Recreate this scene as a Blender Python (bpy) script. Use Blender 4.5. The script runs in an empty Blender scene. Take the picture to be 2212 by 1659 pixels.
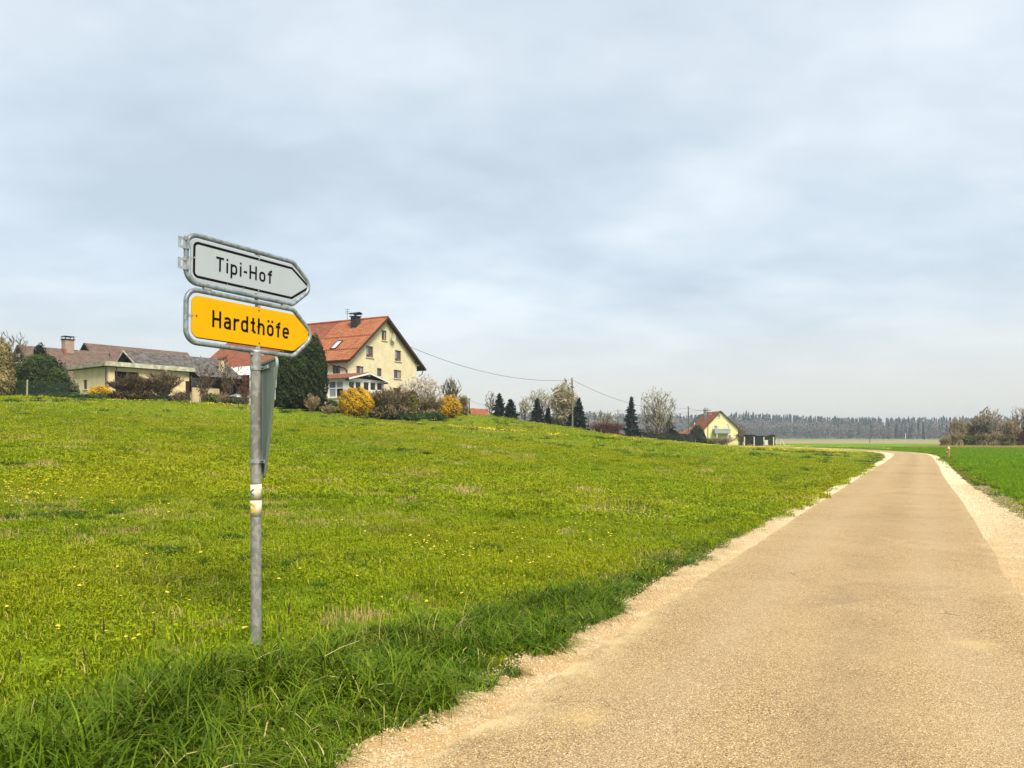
import bpy, math, random
import numpy as np
from mathutils import Vector, Matrix
from mathutils.geometry import tessellate_polygon

random.seed(7); RNG = np.random.default_rng(11)
SC = bpy.context.scene
COL = SC.collection
PI = math.pi
FPX, CX, HY, EYE = 1661.0, 1106.0, 945.0, 1.6      # survey of the photograph: focal length, axis, horizon, eye height

# ------------------------------------------------------------------ camera
cam = bpy.data.cameras.new('camera'); cam_o = bpy.data.objects.new('camera', cam); COL.objects.link(cam_o)
cam.sensor_width = 36.0; cam.lens = 36.0 * FPX / 2212.0
cam.shift_y = (HY - 829.5) / 2212.0
cam.clip_start = 0.05; cam.clip_end = 9000
cam_o.location = (0, 0, EYE); cam_o.rotation_euler = (PI/2, 0, 0)
SC.camera = cam_o

# ------------------------------------------------------------------ world: overcast spring sky
SUN_EL, SUN_AZ = math.radians(50), math.radians(153)     # azimuth clockwise from +Y: behind the camera, to the right
W = bpy.data.worlds.new('World'); SC.world = W; W.use_nodes = True
nt = W.node_tree; nt.nodes.clear()
def wn(t, **k):
    n = nt.nodes.new(t)
    for a, b in k.items(): setattr(n, a, b)
    return n
def wm(op, a, b=None, c=None):
    n = wn('ShaderNodeMath', operation=op)
    for i, s in enumerate((a, b, c)):
        if s is None: continue
        if isinstance(s, (int, float)): n.inputs[i].default_value = s
        else: nt.links.new(s, n.inputs[i])
    return n.outputs[0]
tc = wn('ShaderNodeTexCoord'); sp = wn('ShaderNodeSeparateXYZ'); nt.links.new(tc.outputs['Generated'], sp.inputs[0])
zc = wm('MAXIMUM', sp.outputs[2], 0.0)
den = wm('ADD', zc, 0.22)
cb = wn('ShaderNodeCombineXYZ')
nt.links.new(wm('DIVIDE', sp.outputs[0], den), cb.inputs[0]); nt.links.new(wm('DIVIDE', sp.outputs[1], den), cb.inputs[1])
mp = wn('ShaderNodeMapping'); mp.inputs['Rotation'].default_value = (0, 0, 0.35); mp.inputs['Scale'].default_value = (0.62, 0.80, 1)
nt.links.new(cb.outputs[0], mp.inputs[0])
n1 = wn('ShaderNodeTexNoise'); n1.inputs['Scale'].default_value = 1.25; n1.inputs['Detail'].default_value = 5; n1.inputs['Roughness'].default_value = 0.5; n1.inputs['Distortion'].default_value = 0.25
n2 = wn('ShaderNodeTexNoise'); n2.inputs['Scale'].default_value = 3.6; n2.inputs['Detail'].default_value = 5; n2.inputs['Roughness'].default_value = 0.55
nt.links.new(mp.outputs[0], n1.inputs[0]); nt.links.new(mp.outputs[0], n2.inputs[0])
cl = wm('ADD', wm('MULTIPLY', n1.outputs[0], 0.70), wm('MULTIPLY', n2.outputs[0], 0.30))
rp = wn('ShaderNodeValToRGB'); nt.links.new(cl, rp.inputs[0])
e = rp.color_ramp.elements
e[0].position = 0.40; e[0].color = (0.56, 0.65, 0.725, 1)
e[1].position = 0.60; e[1].color = (0.855, 0.92, 0.965, 1)
m_ = e.new(0.50); m_.color = (0.69, 0.78, 0.855, 1)
# towards the horizon the cloud deck thins to a pale warm band
hz = wn('ShaderNodeMapRange'); hz.interpolation_type = 'SMOOTHSTEP'
nt.links.new(sp.outputs[2], hz.inputs[0]); hz.inputs[1].default_value = 0.015; hz.inputs[2].default_value = 0.20; hz.inputs[3].default_value = 1.0; hz.inputs[4].default_value = 0.0
mx = wn('ShaderNodeMix', data_type='RGBA'); nt.links.new(hz.outputs[0], mx.inputs[0]); nt.links.new(rp.outputs[0], mx.inputs[6]); mx.inputs[7].default_value = (0.80, 0.765, 0.70, 1)
sky = wn('ShaderNodeTexSky', sky_type='NISHITA'); sky.sun_disc = False; sky.sun_elevation = SUN_EL; sky.sun_rotation = SUN_AZ
EXPO = 2.15
HAZE = 0.00036
SKY_STR = 0.10
sc_ = wn('ShaderNodeVectorMath', operation='SCALE'); nt.links.new(mx.outputs[2], sc_.inputs[0]); sc_.inputs['Scale'].default_value = 1.0 / SKY_STR / (2 ** EXPO)
m2 = wn('ShaderNodeMix', data_type='RGBA'); m2.inputs[0].default_value = 0.94
nt.links.new(sky.outputs[0], m2.inputs[6]); nt.links.new(sc_.outputs[0], m2.inputs[7])
bg = wn('ShaderNodeBackground'); bg.inputs[1].default_value = SKY_STR; nt.links.new(m2.outputs[2], bg.inputs[0])
wo = wn('ShaderNodeOutputWorld'); nt.links.new(bg.outputs[0], wo.inputs[0])

# ------------------------------------------------------------------ sun through thin cloud
sl = bpy.data.lights.new('sun', 'SUN'); sl.energy = 1.5; sl.angle = math.radians(22); sl.color = (1.0, 0.89, 0.70)
so = bpy.data.objects.new('sun', sl); COL.objects.link(so)
sd = Vector((math.sin(SUN_AZ)*math.cos(SUN_EL), math.cos(SUN_AZ)*math.cos(SUN_EL), math.sin(SUN_EL)))
so.rotation_euler = sd.to_track_quat('Z', 'Y').to_euler(); so.location = (0, -10, 40)

SC.view_settings.view_transform = 'Standard'; SC.view_settings.look = 'None'
SC.view_settings.gamma = 1.0; SC.view_settings.use_curve_mapping = False
SC.view_settings.exposure = EXPO
SC.cycles.use_denoising = True; SC.cycles.denoiser = 'OPENIMAGEDENOISE'; SC.cycles.denoising_input_passes = 'RGB_ALBEDO_NORMAL'; SC.cycles.denoising_prefilter = 'ACCURATE'
SC.cycles.max_bounces = 6; SC.cycles.transparent_max_bounces = 8
SC.cycles.diffuse_bounces = 3; SC.cycles.glossy_bounces = 2; SC.cycles.volume_bounces = 0; SC.cycles.transmission_bounces = 3
SC.cycles.caustics_reflective = False; SC.cycles.caustics_refractive = False

# ================================================================== helpers
def at(px, py, D): return Vector(((px-CX)/FPX*D, D, EYE + (HY-py)/FPX*D))
def gx(px, D): return (px-CX)/FPX*D

MATS = {}
def new_mat(name):
    m = bpy.data.materials.new(name); m.use_nodes = True; m.node_tree.nodes.clear(); MATS[name] = m
    return m
class NT:
    def __init__(s, m): s.t = m.node_tree
    def n(s, t, **k):
        x = s.t.nodes.new(t)
        for a, b in k.items(): setattr(x, a, b)
        return x
    def l(s, a, b): s.t.links.new(a, b)
    def m(s, op, a, b=None, clamp=False):
        x = s.n('ShaderNodeMath', operation=op, use_clamp=clamp)
        for i, q in enumerate((a, b)):
            if q is None: continue
            if isinstance(q, (int, float)): x.inputs[i].default_value = q
            else: s.l(q, x.inputs[i])
        return x.outputs[0]
    def noise(s, vec, scale, detail=3, rough=0.55, dist=0.0):
        x = s.n('ShaderNodeTexNoise'); x.inputs['Scale'].default_value = scale; x.inputs['Detail'].default_value = detail
        x.inputs['Roughness'].default_value = rough; x.inputs['Distortion'].default_value = dist
        if vec is not None: s.l(vec, x.inputs['Vector'])
        return x.outputs[0]
    def mix(s, f, a, b, mode='MIX'):
        x = s.n('ShaderNodeMix', data_type='RGBA', blend_type=mode)
        for i, q in ((0, f), (6, a), (7, b)):
            if isinstance(q, (int, float)): x.inputs[i].default_value = q
            elif isinstance(q, tuple): x.inputs[i].default_value = (*q[:3], 1)
            else: s.l(q, x.inputs[i])
        return x.outputs[2]
    def ramp(s, f, lo, hi):
        x = s.n('ShaderNodeMapRange'); x.interpolation_type = 'SMOOTHSTEP'
        s.l(f, x.inputs[0]); x.inputs[1].default_value = lo; x.inputs[2].default_value = hi
        return x.outputs[0]
    def out(s, col, rough=0.8, bump=None, bstr=0.3, bdist=0.01, metal=0.0, spec=0.3, transl=0.0, tcol=None):
        p = s.n('ShaderNodeBsdfPrincipled')
        if isinstance(col, tuple): p.inputs['Base Color'].default_value = (*col[:3], 1)
        else: s.l(col, p.inputs['Base Color'])
        if isinstance(rough, (int, float)): p.inputs['Roughness'].default_value = rough
        else: s.l(rough, p.inputs['Roughness'])
        p.inputs['Metallic'].default_value = metal; p.inputs['Specular IOR Level'].default_value = spec
        if bump is not None:
            b = s.n('ShaderNodeBump'); b.inputs['Strength'].default_value = bstr; b.inputs['Distance'].default_value = bdist
            s.l(bump, b.inputs['Height']); s.l(b.outputs[0], p.inputs['Normal'])
        o = s.n('ShaderNodeOutputMaterial')
        if transl:
            t = s.n('ShaderNodeBsdfTranslucent')
            c = tcol if tcol is not None else col
            if isinstance(c, tuple): t.inputs[0].default_value = (*c[:3], 1)
            else: s.l(c, t.inputs[0])
            mm = s.n('ShaderNodeMixShader'); mm.inputs[0].default_value = transl
            s.l(p.outputs[0], mm.inputs[1]); s.l(t.outputs[0], mm.inputs[2]); s.l(mm.outputs[0], o.inputs[0])
        else: s.l(p.outputs[0], o.inputs[0])
        return p

def simple(name, a, b=None, scale=3.0, rough=0.8, bump=0.0, bscale=None, metal=0.0, spec=0.3, stretch=None, contrast=(0.35, 0.65)):
    """two-colour procedural surface with optional fine relief"""
    m = new_mat(name); q = NT(m); tc = q.n('ShaderNodeTexCoord'); v = tc.outputs['Object']
    if stretch:
        mp = q.n('ShaderNodeMapping'); mp.inputs['Scale'].default_value = stretch; q.l(v, mp.inputs[0]); v = mp.outputs[0]
    if b is None: b = tuple(c*0.82 for c in a)
    f = q.ramp(q.noise(v, scale, 4), *contrast)
    bp = q.noise(v, bscale or scale*8, 3) if bump else None
    q.out(q.mix(f, a, b), rough, bp, bump, 0.01, metal, spec)
    return m
def leafy(name, a, b, transl=0.25, rough=0.6, c=None, wscale=0.0, spec=0.25):
    """foliage: colour varies leaf by leaf (face attribute v) and in patches over the plant"""
    m = new_mat(name); q = NT(m); at_ = q.n('ShaderNodeAttribute', attribute_name='v')
    col = q.mix(at_.outputs['Fac'], a, b)
    if c:
        g = q.n('ShaderNodeNewGeometry')
        col = q.mix(q.ramp(q.noise(g.outputs['Position'], wscale or 0.6, 3), 0.42, 0.62), col, c)
    q.out(col, rough, spec=spec, transl=transl)
    return m

def tag(o, label=None, cat=None, group=None, kind=None):
    if label: o['label'] = label
    if cat: o['category'] = cat
    if group: o['group'] = group
    if kind: o['kind'] = kind
    return o
def thing(name, label, cat, loc=(0, 0, 0), rz=0.0, group=None):
    o = bpy.data.objects.new(name, None); COL.objects.link(o); o.location = loc; o.rotation_euler = (0, 0, rz)
    o.empty_display_size = 0.3
    return tag(o, label, cat, group)

class MB:
    """collects verts/faces; build() links them as ONE mesh object"""
    def __init__(s): s.v = []; s.f = []; s.mi = []; s.cur = 0
    def poly(s, pts):
        b = len(s.v); s.v += [tuple(p) for p in pts]; s.f.append(tuple(range(b, b+len(pts)))); s.mi.append(s.cur); return s
    def box(s, x0, x1, y0, y1, z0, z1, M=None):
        c = [Vector(p) for p in ((x0,y0,z0),(x1,y0,z0),(x1,y1,z0),(x0,y1,z0),(x0,y0,z1),(x1,y0,z1),(x1,y1,z1),(x0,y1,z1))]
        if M is not None: c = [M @ p for p in c]
        b = len(s.v); s.v += [tuple(p) for p in c]
        for q in ((0,3,2,1),(4,5,6,7),(0,1,5,4),(1,2,6,5),(2,3,7,6),(3,0,4,7)): s.f.append(tuple(b+i for i in q)); s.mi.append(s.cur)
        return s
    def prism(s, pts, ext):
        """extrude a planar polygon by a vector"""
        n = len(pts); ext = Vector(ext); b = len(s.v)
        s.v += [tuple(p) for p in pts] + [tuple(Vector(p)+ext) for p in pts]
        s.f.append(tuple(b+i for i in range(n))[::-1]); s.mi.append(s.cur)
        s.f.append(tuple(b+n+i for i in range(n))); s.mi.append(s.cur)
        for i in range(n):
            j = (i+1) % n; s.f.append((b+i, b+j, b+n+j, b+n+i)); s.mi.append(s.cur)
        return s
    def tube(s, pts, r, sides=8, closed=False, cap=True):
        pts = [Vector(p) for p in pts]; n = len(pts); rs = r if hasattr(r, '__len__') else [r]*n
        T = []
        for i in range(n):
            if closed: t = pts[(i+1) % n]-pts[i-1]
            else: t = pts[min(i+1, n-1)]-pts[max(i-1, 0)]
            T.append(t.normalized())
        u = Vector((0, 0, 1)) if abs(T[0].z) < 0.9 else Vector((1, 0, 0))
        u = (u - T[0]*u.dot(T[0])).normalized(); b = len(s.v)
        for i in range(n):
            u = (u - T[i]*u.dot(T[i])).normalized(); w = T[i].cross(u)
            for k in range(sides):
                a = 2*PI*k/sides; s.v.append(tuple(pts[i] + (u*math.cos(a)+w*math.sin(a))*rs[i]))
        for i in range(n if closed else n-1):
            j = (i+1) % n
            for k in range(sides):
                l = (k+1) % sides; s.f.append((b+i*sides+k, b+i*sides+l, b+j*sides+l, b+j*sides+k)); s.mi.append(s.cur)
        if cap and not closed:
            s.f.append(tuple(b+k for k in range(sides))[::-1]); s.mi.append(s.cur)
            s.f.append(tuple(b+(n-1)*sides+k for k in range(sides))); s.mi.append(s.cur)
        return s
    def build(s, name, mats, parent=None, smooth=False, kind=None, label=None):
        me = bpy.data.meshes.new(name); me.from_pydata(s.v, [], s.f)
        if not isinstance(mats, (list, tuple)): mats = [mats]
        for m in mats: me.materials.append(m)
        if len(mats) > 1: me.polygons.foreach_set('material_index', s.mi)
        if smooth:
            me.polygons.foreach_set('use_smooth', [True]*len(me.polygons))
            me.set_sharp_from_angle(angle=math.radians(40))
        me.update()
        o = bpy.data.objects.new(name, me); COL.objects.link(o)
        if parent is not None: o.parent = parent
        if kind: o['kind'] = kind
        if label: o['label'] = label
        return o

def np_obj(name, V, F, mats, parent=None, v=None, mi=None, smooth=False, kind=None, link=True):
    """V (n,3), F (m,k) -> mesh object, v = per-face value"""
    V = np.asarray(V, np.float32); F = np.asarray(F, np.int32); k = F.shape[1]
    me = bpy.data.meshes.new(name)
    me.vertices.add(len(V)); me.vertices.foreach_set('co', V.ravel())
    me.loops.add(F.size); me.loops.foreach_set('vertex_index', F.ravel())
    me.polygons.add(len(F)); me.polygons.foreach_set('loop_start', np.arange(0, F.size, k, dtype=np.int32))
    if not isinstance(mats, (list, tuple)): mats = [mats]
    for m in mats: me.materials.append(m)
    if mi is not None: me.polygons.foreach_set('material_index', np.asarray(mi, np.int32))
    if smooth: me.polygons.foreach_set('use_smooth', np.ones(len(F), bool))
    if v is not None:
        a = me.attributes.new('v', 'FLOAT', 'FACE'); a.data.foreach_set('value', np.asarray(v, np.float32))
    me.update(calc_edges=True)
    o = bpy.data.objects.new(name, me)
    if link: COL.objects.link(o)
    if parent is not None: o.parent = parent
    if kind: o['kind'] = kind
    return o

def scatter(name, protos, P, rot, scl, idx, kind='stuff', label=None):
    """GEOMETRY-NODE scatter of uncountable stuff: prototypes on given points"""
    n = len(P); me = bpy.data.meshes.new(name); me.vertices.add(n); me.vertices.foreach_set('co', np.asarray(P, np.float32).ravel())
    a = me.attributes.new('rt', 'FLOAT_VECTOR', 'POINT'); a.data.foreach_set('vector', np.asarray(rot, np.float32).ravel())
    a = me.attributes.new('sc', 'FLOAT_VECTOR', 'POINT'); a.data.foreach_set('vector', np.asarray(scl, np.float32).ravel())
    a = me.attributes.new('ix', 'INT', 'POINT'); a.data.foreach_set('value', np.asarray(idx, np.int32))
    me.update()
    o = bpy.data.objects.new(name, me); COL.objects.link(o); o['kind'] = kind
    if label: o['label'] = label
    g = bpy.data.node_groups.new(name+'_nodes', 'GeometryNodeTree')
    g.interface.new_socket('Geometry', in_out='INPUT', socket_type='NodeSocketGeometry')
    g.interface.new_socket('Geometry', in_out='OUTPUT', socket_type='NodeSocketGeometry')
    gi = g.nodes.new('NodeGroupInput'); go = g.nodes.new('NodeGroupOutput'); jn = g.nodes.new('GeometryNodeJoinGeometry')
    def attr(nm, t):
        x = g.nodes.new('GeometryNodeInputNamedAttribute'); x.data_type = t; x.inputs['Name'].default_value = nm
        return x.outputs['Attribute']
    r_, s_, i_ = attr('rt', 'FLOAT_VECTOR'), attr('sc', 'FLOAT_VECTOR'), attr('ix', 'INT')
    for k, p in enumerate(protos):
        oi = g.nodes.new('GeometryNodeObjectInfo'); oi.inputs['Object'].default_value = p; oi.inputs['As Instance'].default_value = True
        ip = g.nodes.new('GeometryNodeInstanceOnPoints')
        cmp_ = g.nodes.new('FunctionNodeCompare'); cmp_.data_type = 'INT'; cmp_.operation = 'EQUAL'
        g.links.new(i_, cmp_.inputs[2]); cmp_.inputs[3].default_value = k
        g.links.new(gi.outputs[0], ip.inputs['Points']); g.links.new(cmp_.outputs[0], ip.inputs['Selection'])
        g.links.new(oi.outputs['Geometry'], ip.inputs['Instance']); g.links.new(r_, ip.inputs['Rotation']); g.links.new(s_, ip.inputs['Scale'])
        g.links.new(ip.outputs[0], jn.inputs[0])
    g.links.new(jn.outputs[0], go.inputs[0])
    md = o.modifiers.new('scatter', 'NODES'); md.node_group = g
    return o

# ------------------------------------------------------------------ lie of the land
RD = np.array([0.4683, 0.8836])                # heading of the lane
def left_edge(y): return 0.53*y - 2.43         # left asphalt edge, straight part
EDGE_L = [(-6.5,-7.7),(-2.43,0.0),(1.84,8.06),(3.67,11.53),(7.65,19.04),(14.87,32.5),(24.8,51.0),(32.0,64.6),(36.5,73.5),(39.6,81.0),(41.8,90.0),(43.6,101.0),(44.6,114.0),(44.4,130.0),(42.5,150.0)]
EDGE_R = [(-3.05,-9.5),(0.95,-1.75),(5.17,7.79),(6.94,11.13),(11.6,19.9),(17.9,31.9),(25.2,45.5),(34.2,62.6),(38.9,72.0),(42.2,80.5),(44.7,90.0),(46.6,101.0),(47.65,114.0),(47.5,130.0),(45.6,151.0)]
def seg_dist(X, Y, poly):
    d = np.full(X.shape, 1e9)
    for (x0, y0), (x1, y1) in zip(poly[:-1], poly[1:]):
        vx, vy = x1-x0, y1-y0; t = np.clip(((X-x0)*vx+(Y-y0)*vy)/(vx*vx+vy*vy), 0, 1)
        d = np.minimum(d, np.hypot(X-(x0+t*vx), Y-(y0+t*vy)))
    return d
MIDL = [((a[0]+b[0])/2, (a[1]+b[1])/2) for a, b in zip(EDGE_L, EDGE_R)]
HALF = 1.53
def road_side(X, Y):
    """signed: >0 on the meadow (left), <0 on the crop (right); metres from the asphalt edge, about"""
    X = np.asarray(X, float); Y = np.asarray(Y, float)
    d = seg_dist(X, Y, MIDL)
    xm = np.interp(Y, [p[1] for p in MIDL], [p[0] for p in MIDL])
    return np.where(X < xm, 1.0, -1.0), d - HALF
CTRL = []
for D_, x_, z_ in ((62,0,4.85),(64,240,4.68),(62,400,4.32),(62,540,4.03),(68,700,3.75),(76,870,3.48),(88,1010,4.25),(100,1130,3.62),(115,1230,2.62),(130,1340,1.75),(145,1440,.6),(155,1520,.12),(160,1640,-.1)):
    CTRL.append((gx(x_, D_), D_, z_))
CTRL += [(-1.84,5.5,.14),(-4.5,4,.25),(-17,80,3.95),(-37.8,73,4.75),(-60,95,4.95),(-30,100,4.35),(-30,125,4.0),(-12,95,3.55),(-8,80,3.62),(-6,110,3.6),(0,122,2.5),(20,150,.5),(-62,200,2.5),(-150,110,6),(-150,300,2),(-95,60,6.2),(-60,25,4.4),(-30,5,2.3),(-20,-20,1.6),
         (30,200,0),(60,200,0),(0,220,.8),(60,150,0),(100,150,0),(150,200,0),(0,300,0),(100,300,0),(-100,330,0),(45,100,0),(60,60,0),(100,50,0),(30,10,0),(60,-20,0),(150,50,0),(200,120,0),
         (-24,30,2.15),(-10,38,1.95),(2,60,1.95),(14,84,1.05),(25,110,.35),(33,120,.12),(40,140,-.05),(18,98,.85),(8,88,1.75),(-16,60,3.1),(-12,68,3.15)]
for y_ in (-10,-4,0,4,8,12,18,25,33,42,52,62,72,85,100,115): CTRL.append((np.interp(y_, [p[1] for p in EDGE_L], [p[0] for p in EDGE_L])-0.5, y_, 0.0)); CTRL.append((np.interp(y_, [p[1] for p in EDGE_R], [p[0] for p in EDGE_R])+1.5, y_, 0.0))
CTRL = np.array(CTRL, float)
def _phi(d2): return -np.sqrt(d2 + 5.0**2)
_A = _phi((CTRL[:, None, 0]-CTRL[None, :, 0])**2 + (CTRL[:, None, 1]-CTRL[None, :, 1])**2)
_n = len(CTRL); _M = np.zeros((_n+1, _n+1)); _M[:_n, :_n] = _A + np.eye(_n)*0.02; _M[:_n, _n] = 1; _M[_n, :_n] = 1
_Wt = np.linalg.solve(_M, np.append(CTRL[:, 2], 0))
def sstep(a, b, x): t = np.clip((x-a)/(b-a), 0, 1); return t*t*(3-2*t)
def H(X, Y):
    X = np.atleast_1d(np.asarray(X, float)); Y = np.atleast_1d(np.asarray(Y, float)); sh = X.shape
    x, y = X.ravel(), Y.ravel(); z = np.full(x.shape, _Wt[-1])
    for i in range(_n): z += _Wt[i]*_phi((x-CTRL[i, 0])**2 + (y-CTRL[i, 1])**2)
    fade = (1-sstep(200, 330, y))*(1-sstep(150, 320, np.abs(x)))*(1-sstep(15, 60, -y))
    z = z*fade
    sd_, d = road_side(x, y)
    k = np.where(sd_ > 0, sstep(0.6, 3.4, d), sstep(1.6, 6, d))
    z = z*k
    # gentle unevenness of the meadow
    z += 0.05*np.sin(x*.53+1.1)*np.sin(y*.37)*sstep(3, 14, d)*(y < 300)
    # the wooded rise far behind
    z += 0.025*np.clip(y-820, 0, 400)
    return z.reshape(sh)
def h1(x, y): return float(H(x, y)[0])
def ground(px, D, dz=0.0): x = gx(px, D); return Vector((x, D, h1(x, D)+dz))
# ================================================================== the land
def land_material():
    m = new_mat('field_ground'); q = NT(m); g = q.n('ShaderNodeNewGeometry'); P = g.outputs['Position']
    a = q.n('ShaderNodeAttribute', attribute_name='reg'); s3 = q.n('ShaderNodeSeparateColor'); q.l(a.outputs['Color'], s3.inputs[0])
    big = q.ramp(q.noise(P, 0.16, 4), 0.38, 0.66); mid = q.ramp(q.noise(P, 0.9, 4), 0.35, 0.68)
    mp = q.n('ShaderNodeMapping'); mp.inputs['Scale'].default_value = (1, 1, 0.2); q.l(P, mp.inputs[0])
    fine = q.noise(mp.outputs[0], 9, 4, 0.7); finer = q.noise(mp.outputs[0], 45, 2, 0.6)
    mead = q.mix(big, (0.15, 0.235, 0.006), (0.22, 0.275, 0.008))
    mead = q.mix(q.m('MULTIPLY', mid, 0.35), mead, (0.085, 0.15, 0.012))
    dry = q.ramp(q.noise(P, 0.33, 5), 0.66, 0.78); mead = q.mix(q.m('MULTIPLY', dry, 0.5), mead, (0.30, 0.26, 0.07))
    mead = q.mix(q.ramp(fine, 0.32, 0.7), q.mix(0.45, mead, (0.03, 0.05, 0.006)), mead)
    crop = q.mix(q.ramp(q.noise(P, 0.07, 3), 0.4, 0.6), (0.12, 0.235, 0.006), (0.15, 0.27, 0.008))
    crop = q.mix(q.ramp(fine, 0.3, 0.7), q.mix(0.3, crop, (0.02, 0.06, 0.006)), crop)
    soil = q.mix(q.ramp(q.noise(P, 0.05, 4), 0.35, 0.65), (0.30, 0.245, 0.15), (0.25, 0.21, 0.12))
    pale = q.mix(q.ramp(q.noise(P, 0.02, 4), 0.4, 0.6), (0.15, 0.20, 0.06), (0.22, 0.22, 0.10))
    c = q.mix(s3.outputs[0], mead, crop); c = q.mix(s3.outputs[1], c, soil); c = q.mix(s3.outputs[2], c, pale)
    # bare earth under the grass beside the lane
    ea = q.n('ShaderNodeAttribute', attribute_name='earth')
    ec = q.mix(q.ramp(q.noise(P, 3.5, 5, 0.7), 0.4, 0.62), (0.15, 0.10, 0.035), (0.09, 0.10, 0.015))
    c = q.mix(ea.outputs['Fac'], c, ec)
    q.out(c, 0.95, q.m('ADD', fine, finer), 0.8, 0.05, spec=0.1)
    return m
def axis(lo, hi, fine_lo, fine_hi, step, grow=1.13):
    v = list(np.arange(fine_lo, fine_hi+1e-6, step)); s = step; x = fine_hi
    while x < hi: s *= grow; x += s; v.append(min(x, hi))
    s = step; x = fine_lo
    while x > lo: s *= grow; x -= s; v.insert(0, max(x, lo))
    return np.array(v)
gxs = axis(-4200, 4200, -14, 14, 0.35, 1.045); gys = axis(-1500, 5200, -2, 30, 0.35, 1.03)
GX, GY = np.meshgrid(gxs, gys); GZ = H(GX, GY)
sd_, dd_ = road_side(GX.ravel(), GY.ravel())
Z = GZ.ravel() - np.where(dd_ < 0.15, 0.05, 0.0) - 0.01
nx, ny = len(gxs), len(gys)
ii = (np.arange(ny-1)[:, None]*nx + np.arange(nx-1)[None, :]).ravel()
F_ = np.stack([ii, ii+1, ii+nx+1, ii+nx], 1)
land = np_obj('ground', np.stack([GX.ravel(), GY.ravel(), Z], 1), F_, land_material(), smooth=True, kind='structure')
x_, y_ = GX.ravel(), GY.ravel()
crop = ((sd_ < 0) & (y_ < 126)) | (y_ > 126 + np.clip(x_-60, -40, 400)*0.06)
crop = np.where((x_ < 30) & (y_ < 180), 0, crop)
reg = np.zeros((len(x_), 4), np.float32); reg[:, 3] = 1
reg[:, 0] = crop
reg[:, 1] = ((y_ > 205) & (y_ < 400))
reg[:, 2] = (y_ > 400)
ca = land.data.attributes.new('reg', 'FLOAT_COLOR', 'POINT'); ca.data.foreach_set('color', reg.ravel())
ea = land.data.attributes.new('earth', 'FLOAT', 'POINT'); ea.data.foreach_set('value', (1-sstep(0.35, 1.35, dd_)).astype(np.float32))

# ---- the lane: asphalt sheet, gravel shoulders
def resample(poly, step):
    P = np.array(poly, float)
    # Catmull-Rom
    out = []
    for i in range(len(P)-1):
        p0, p1, p2, p3 = P[max(i-1, 0)], P[i], P[i+1], P[min(i+2, len(P)-1)]
        n = max(2, int(np.linalg.norm(p2-p1)/step))
        for t in np.arange(n)/n:
            out.append(.5*((2*p1)+(-p0+p2)*t+(2*p0-5*p1+4*p2-p3)*t*t+(-p0+3*p1-3*p2+p3)*t**3))
    out.append(P[-1]); return np.array(out)
NS = 900
def param(poly):
    r = resample(poly, 0.2); d = np.r_[0, np.cumsum(np.linalg.norm(np.diff(r, axis=0), axis=1))]
    # equal parameter steps, denser near the camera
    t = (np.linspace(0, 1, NS)**1.35)*d[-1]
    return np.stack([np.interp(t, d, r[:, 0]), np.interp(t, d, r[:, 1])], 1)
LE, RE = param(EDGE_L), param(EDGE_R)
def wob(n, seed, scales=((7, .5), (19, .3), (53, .2)), L=None):
    r = np.random.default_rng(seed); y = np.zeros(n)
    for k, a in scales:
        m = max(4, int(n/900*0+k*6)); y += a*np.interp(np.linspace(0, m-1, n), np.arange(m), r.uniform(-1, 1, m))
    return y
along = np.r_[0, np.cumsum(np.linalg.norm(np.diff((LE+RE)/2, axis=0), axis=1))]
LEr = LE + (wob(NS, 3)*0.025)[:, None]*np.array([-.88, .47]); REr = RE + (wob(NS, 4)*0.03)[:, None]*np.array([-.88, .47])
def sheet(name, A, B, mat, nc, zf, kind='structure'):
    n = len(A); V = []
    for j in range(nc+1):
        t = j/nc; P = A*(1-t)+B*t; V.append(np.c_[P, np.vectorize(lambda q: q)(zf(t))*np.ones(n)])
    V = np.stack(V, 1).reshape(-1, 3); i = (np.arange(n-1)[:, None]*(nc+1)+np.arange(nc)[None, :]).ravel()
    F = np.stack([i, i+1, i+nc+2, i+nc+1], 1)
    return np_obj(name, V, F, mat, smooth=True, kind=kind)
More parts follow.
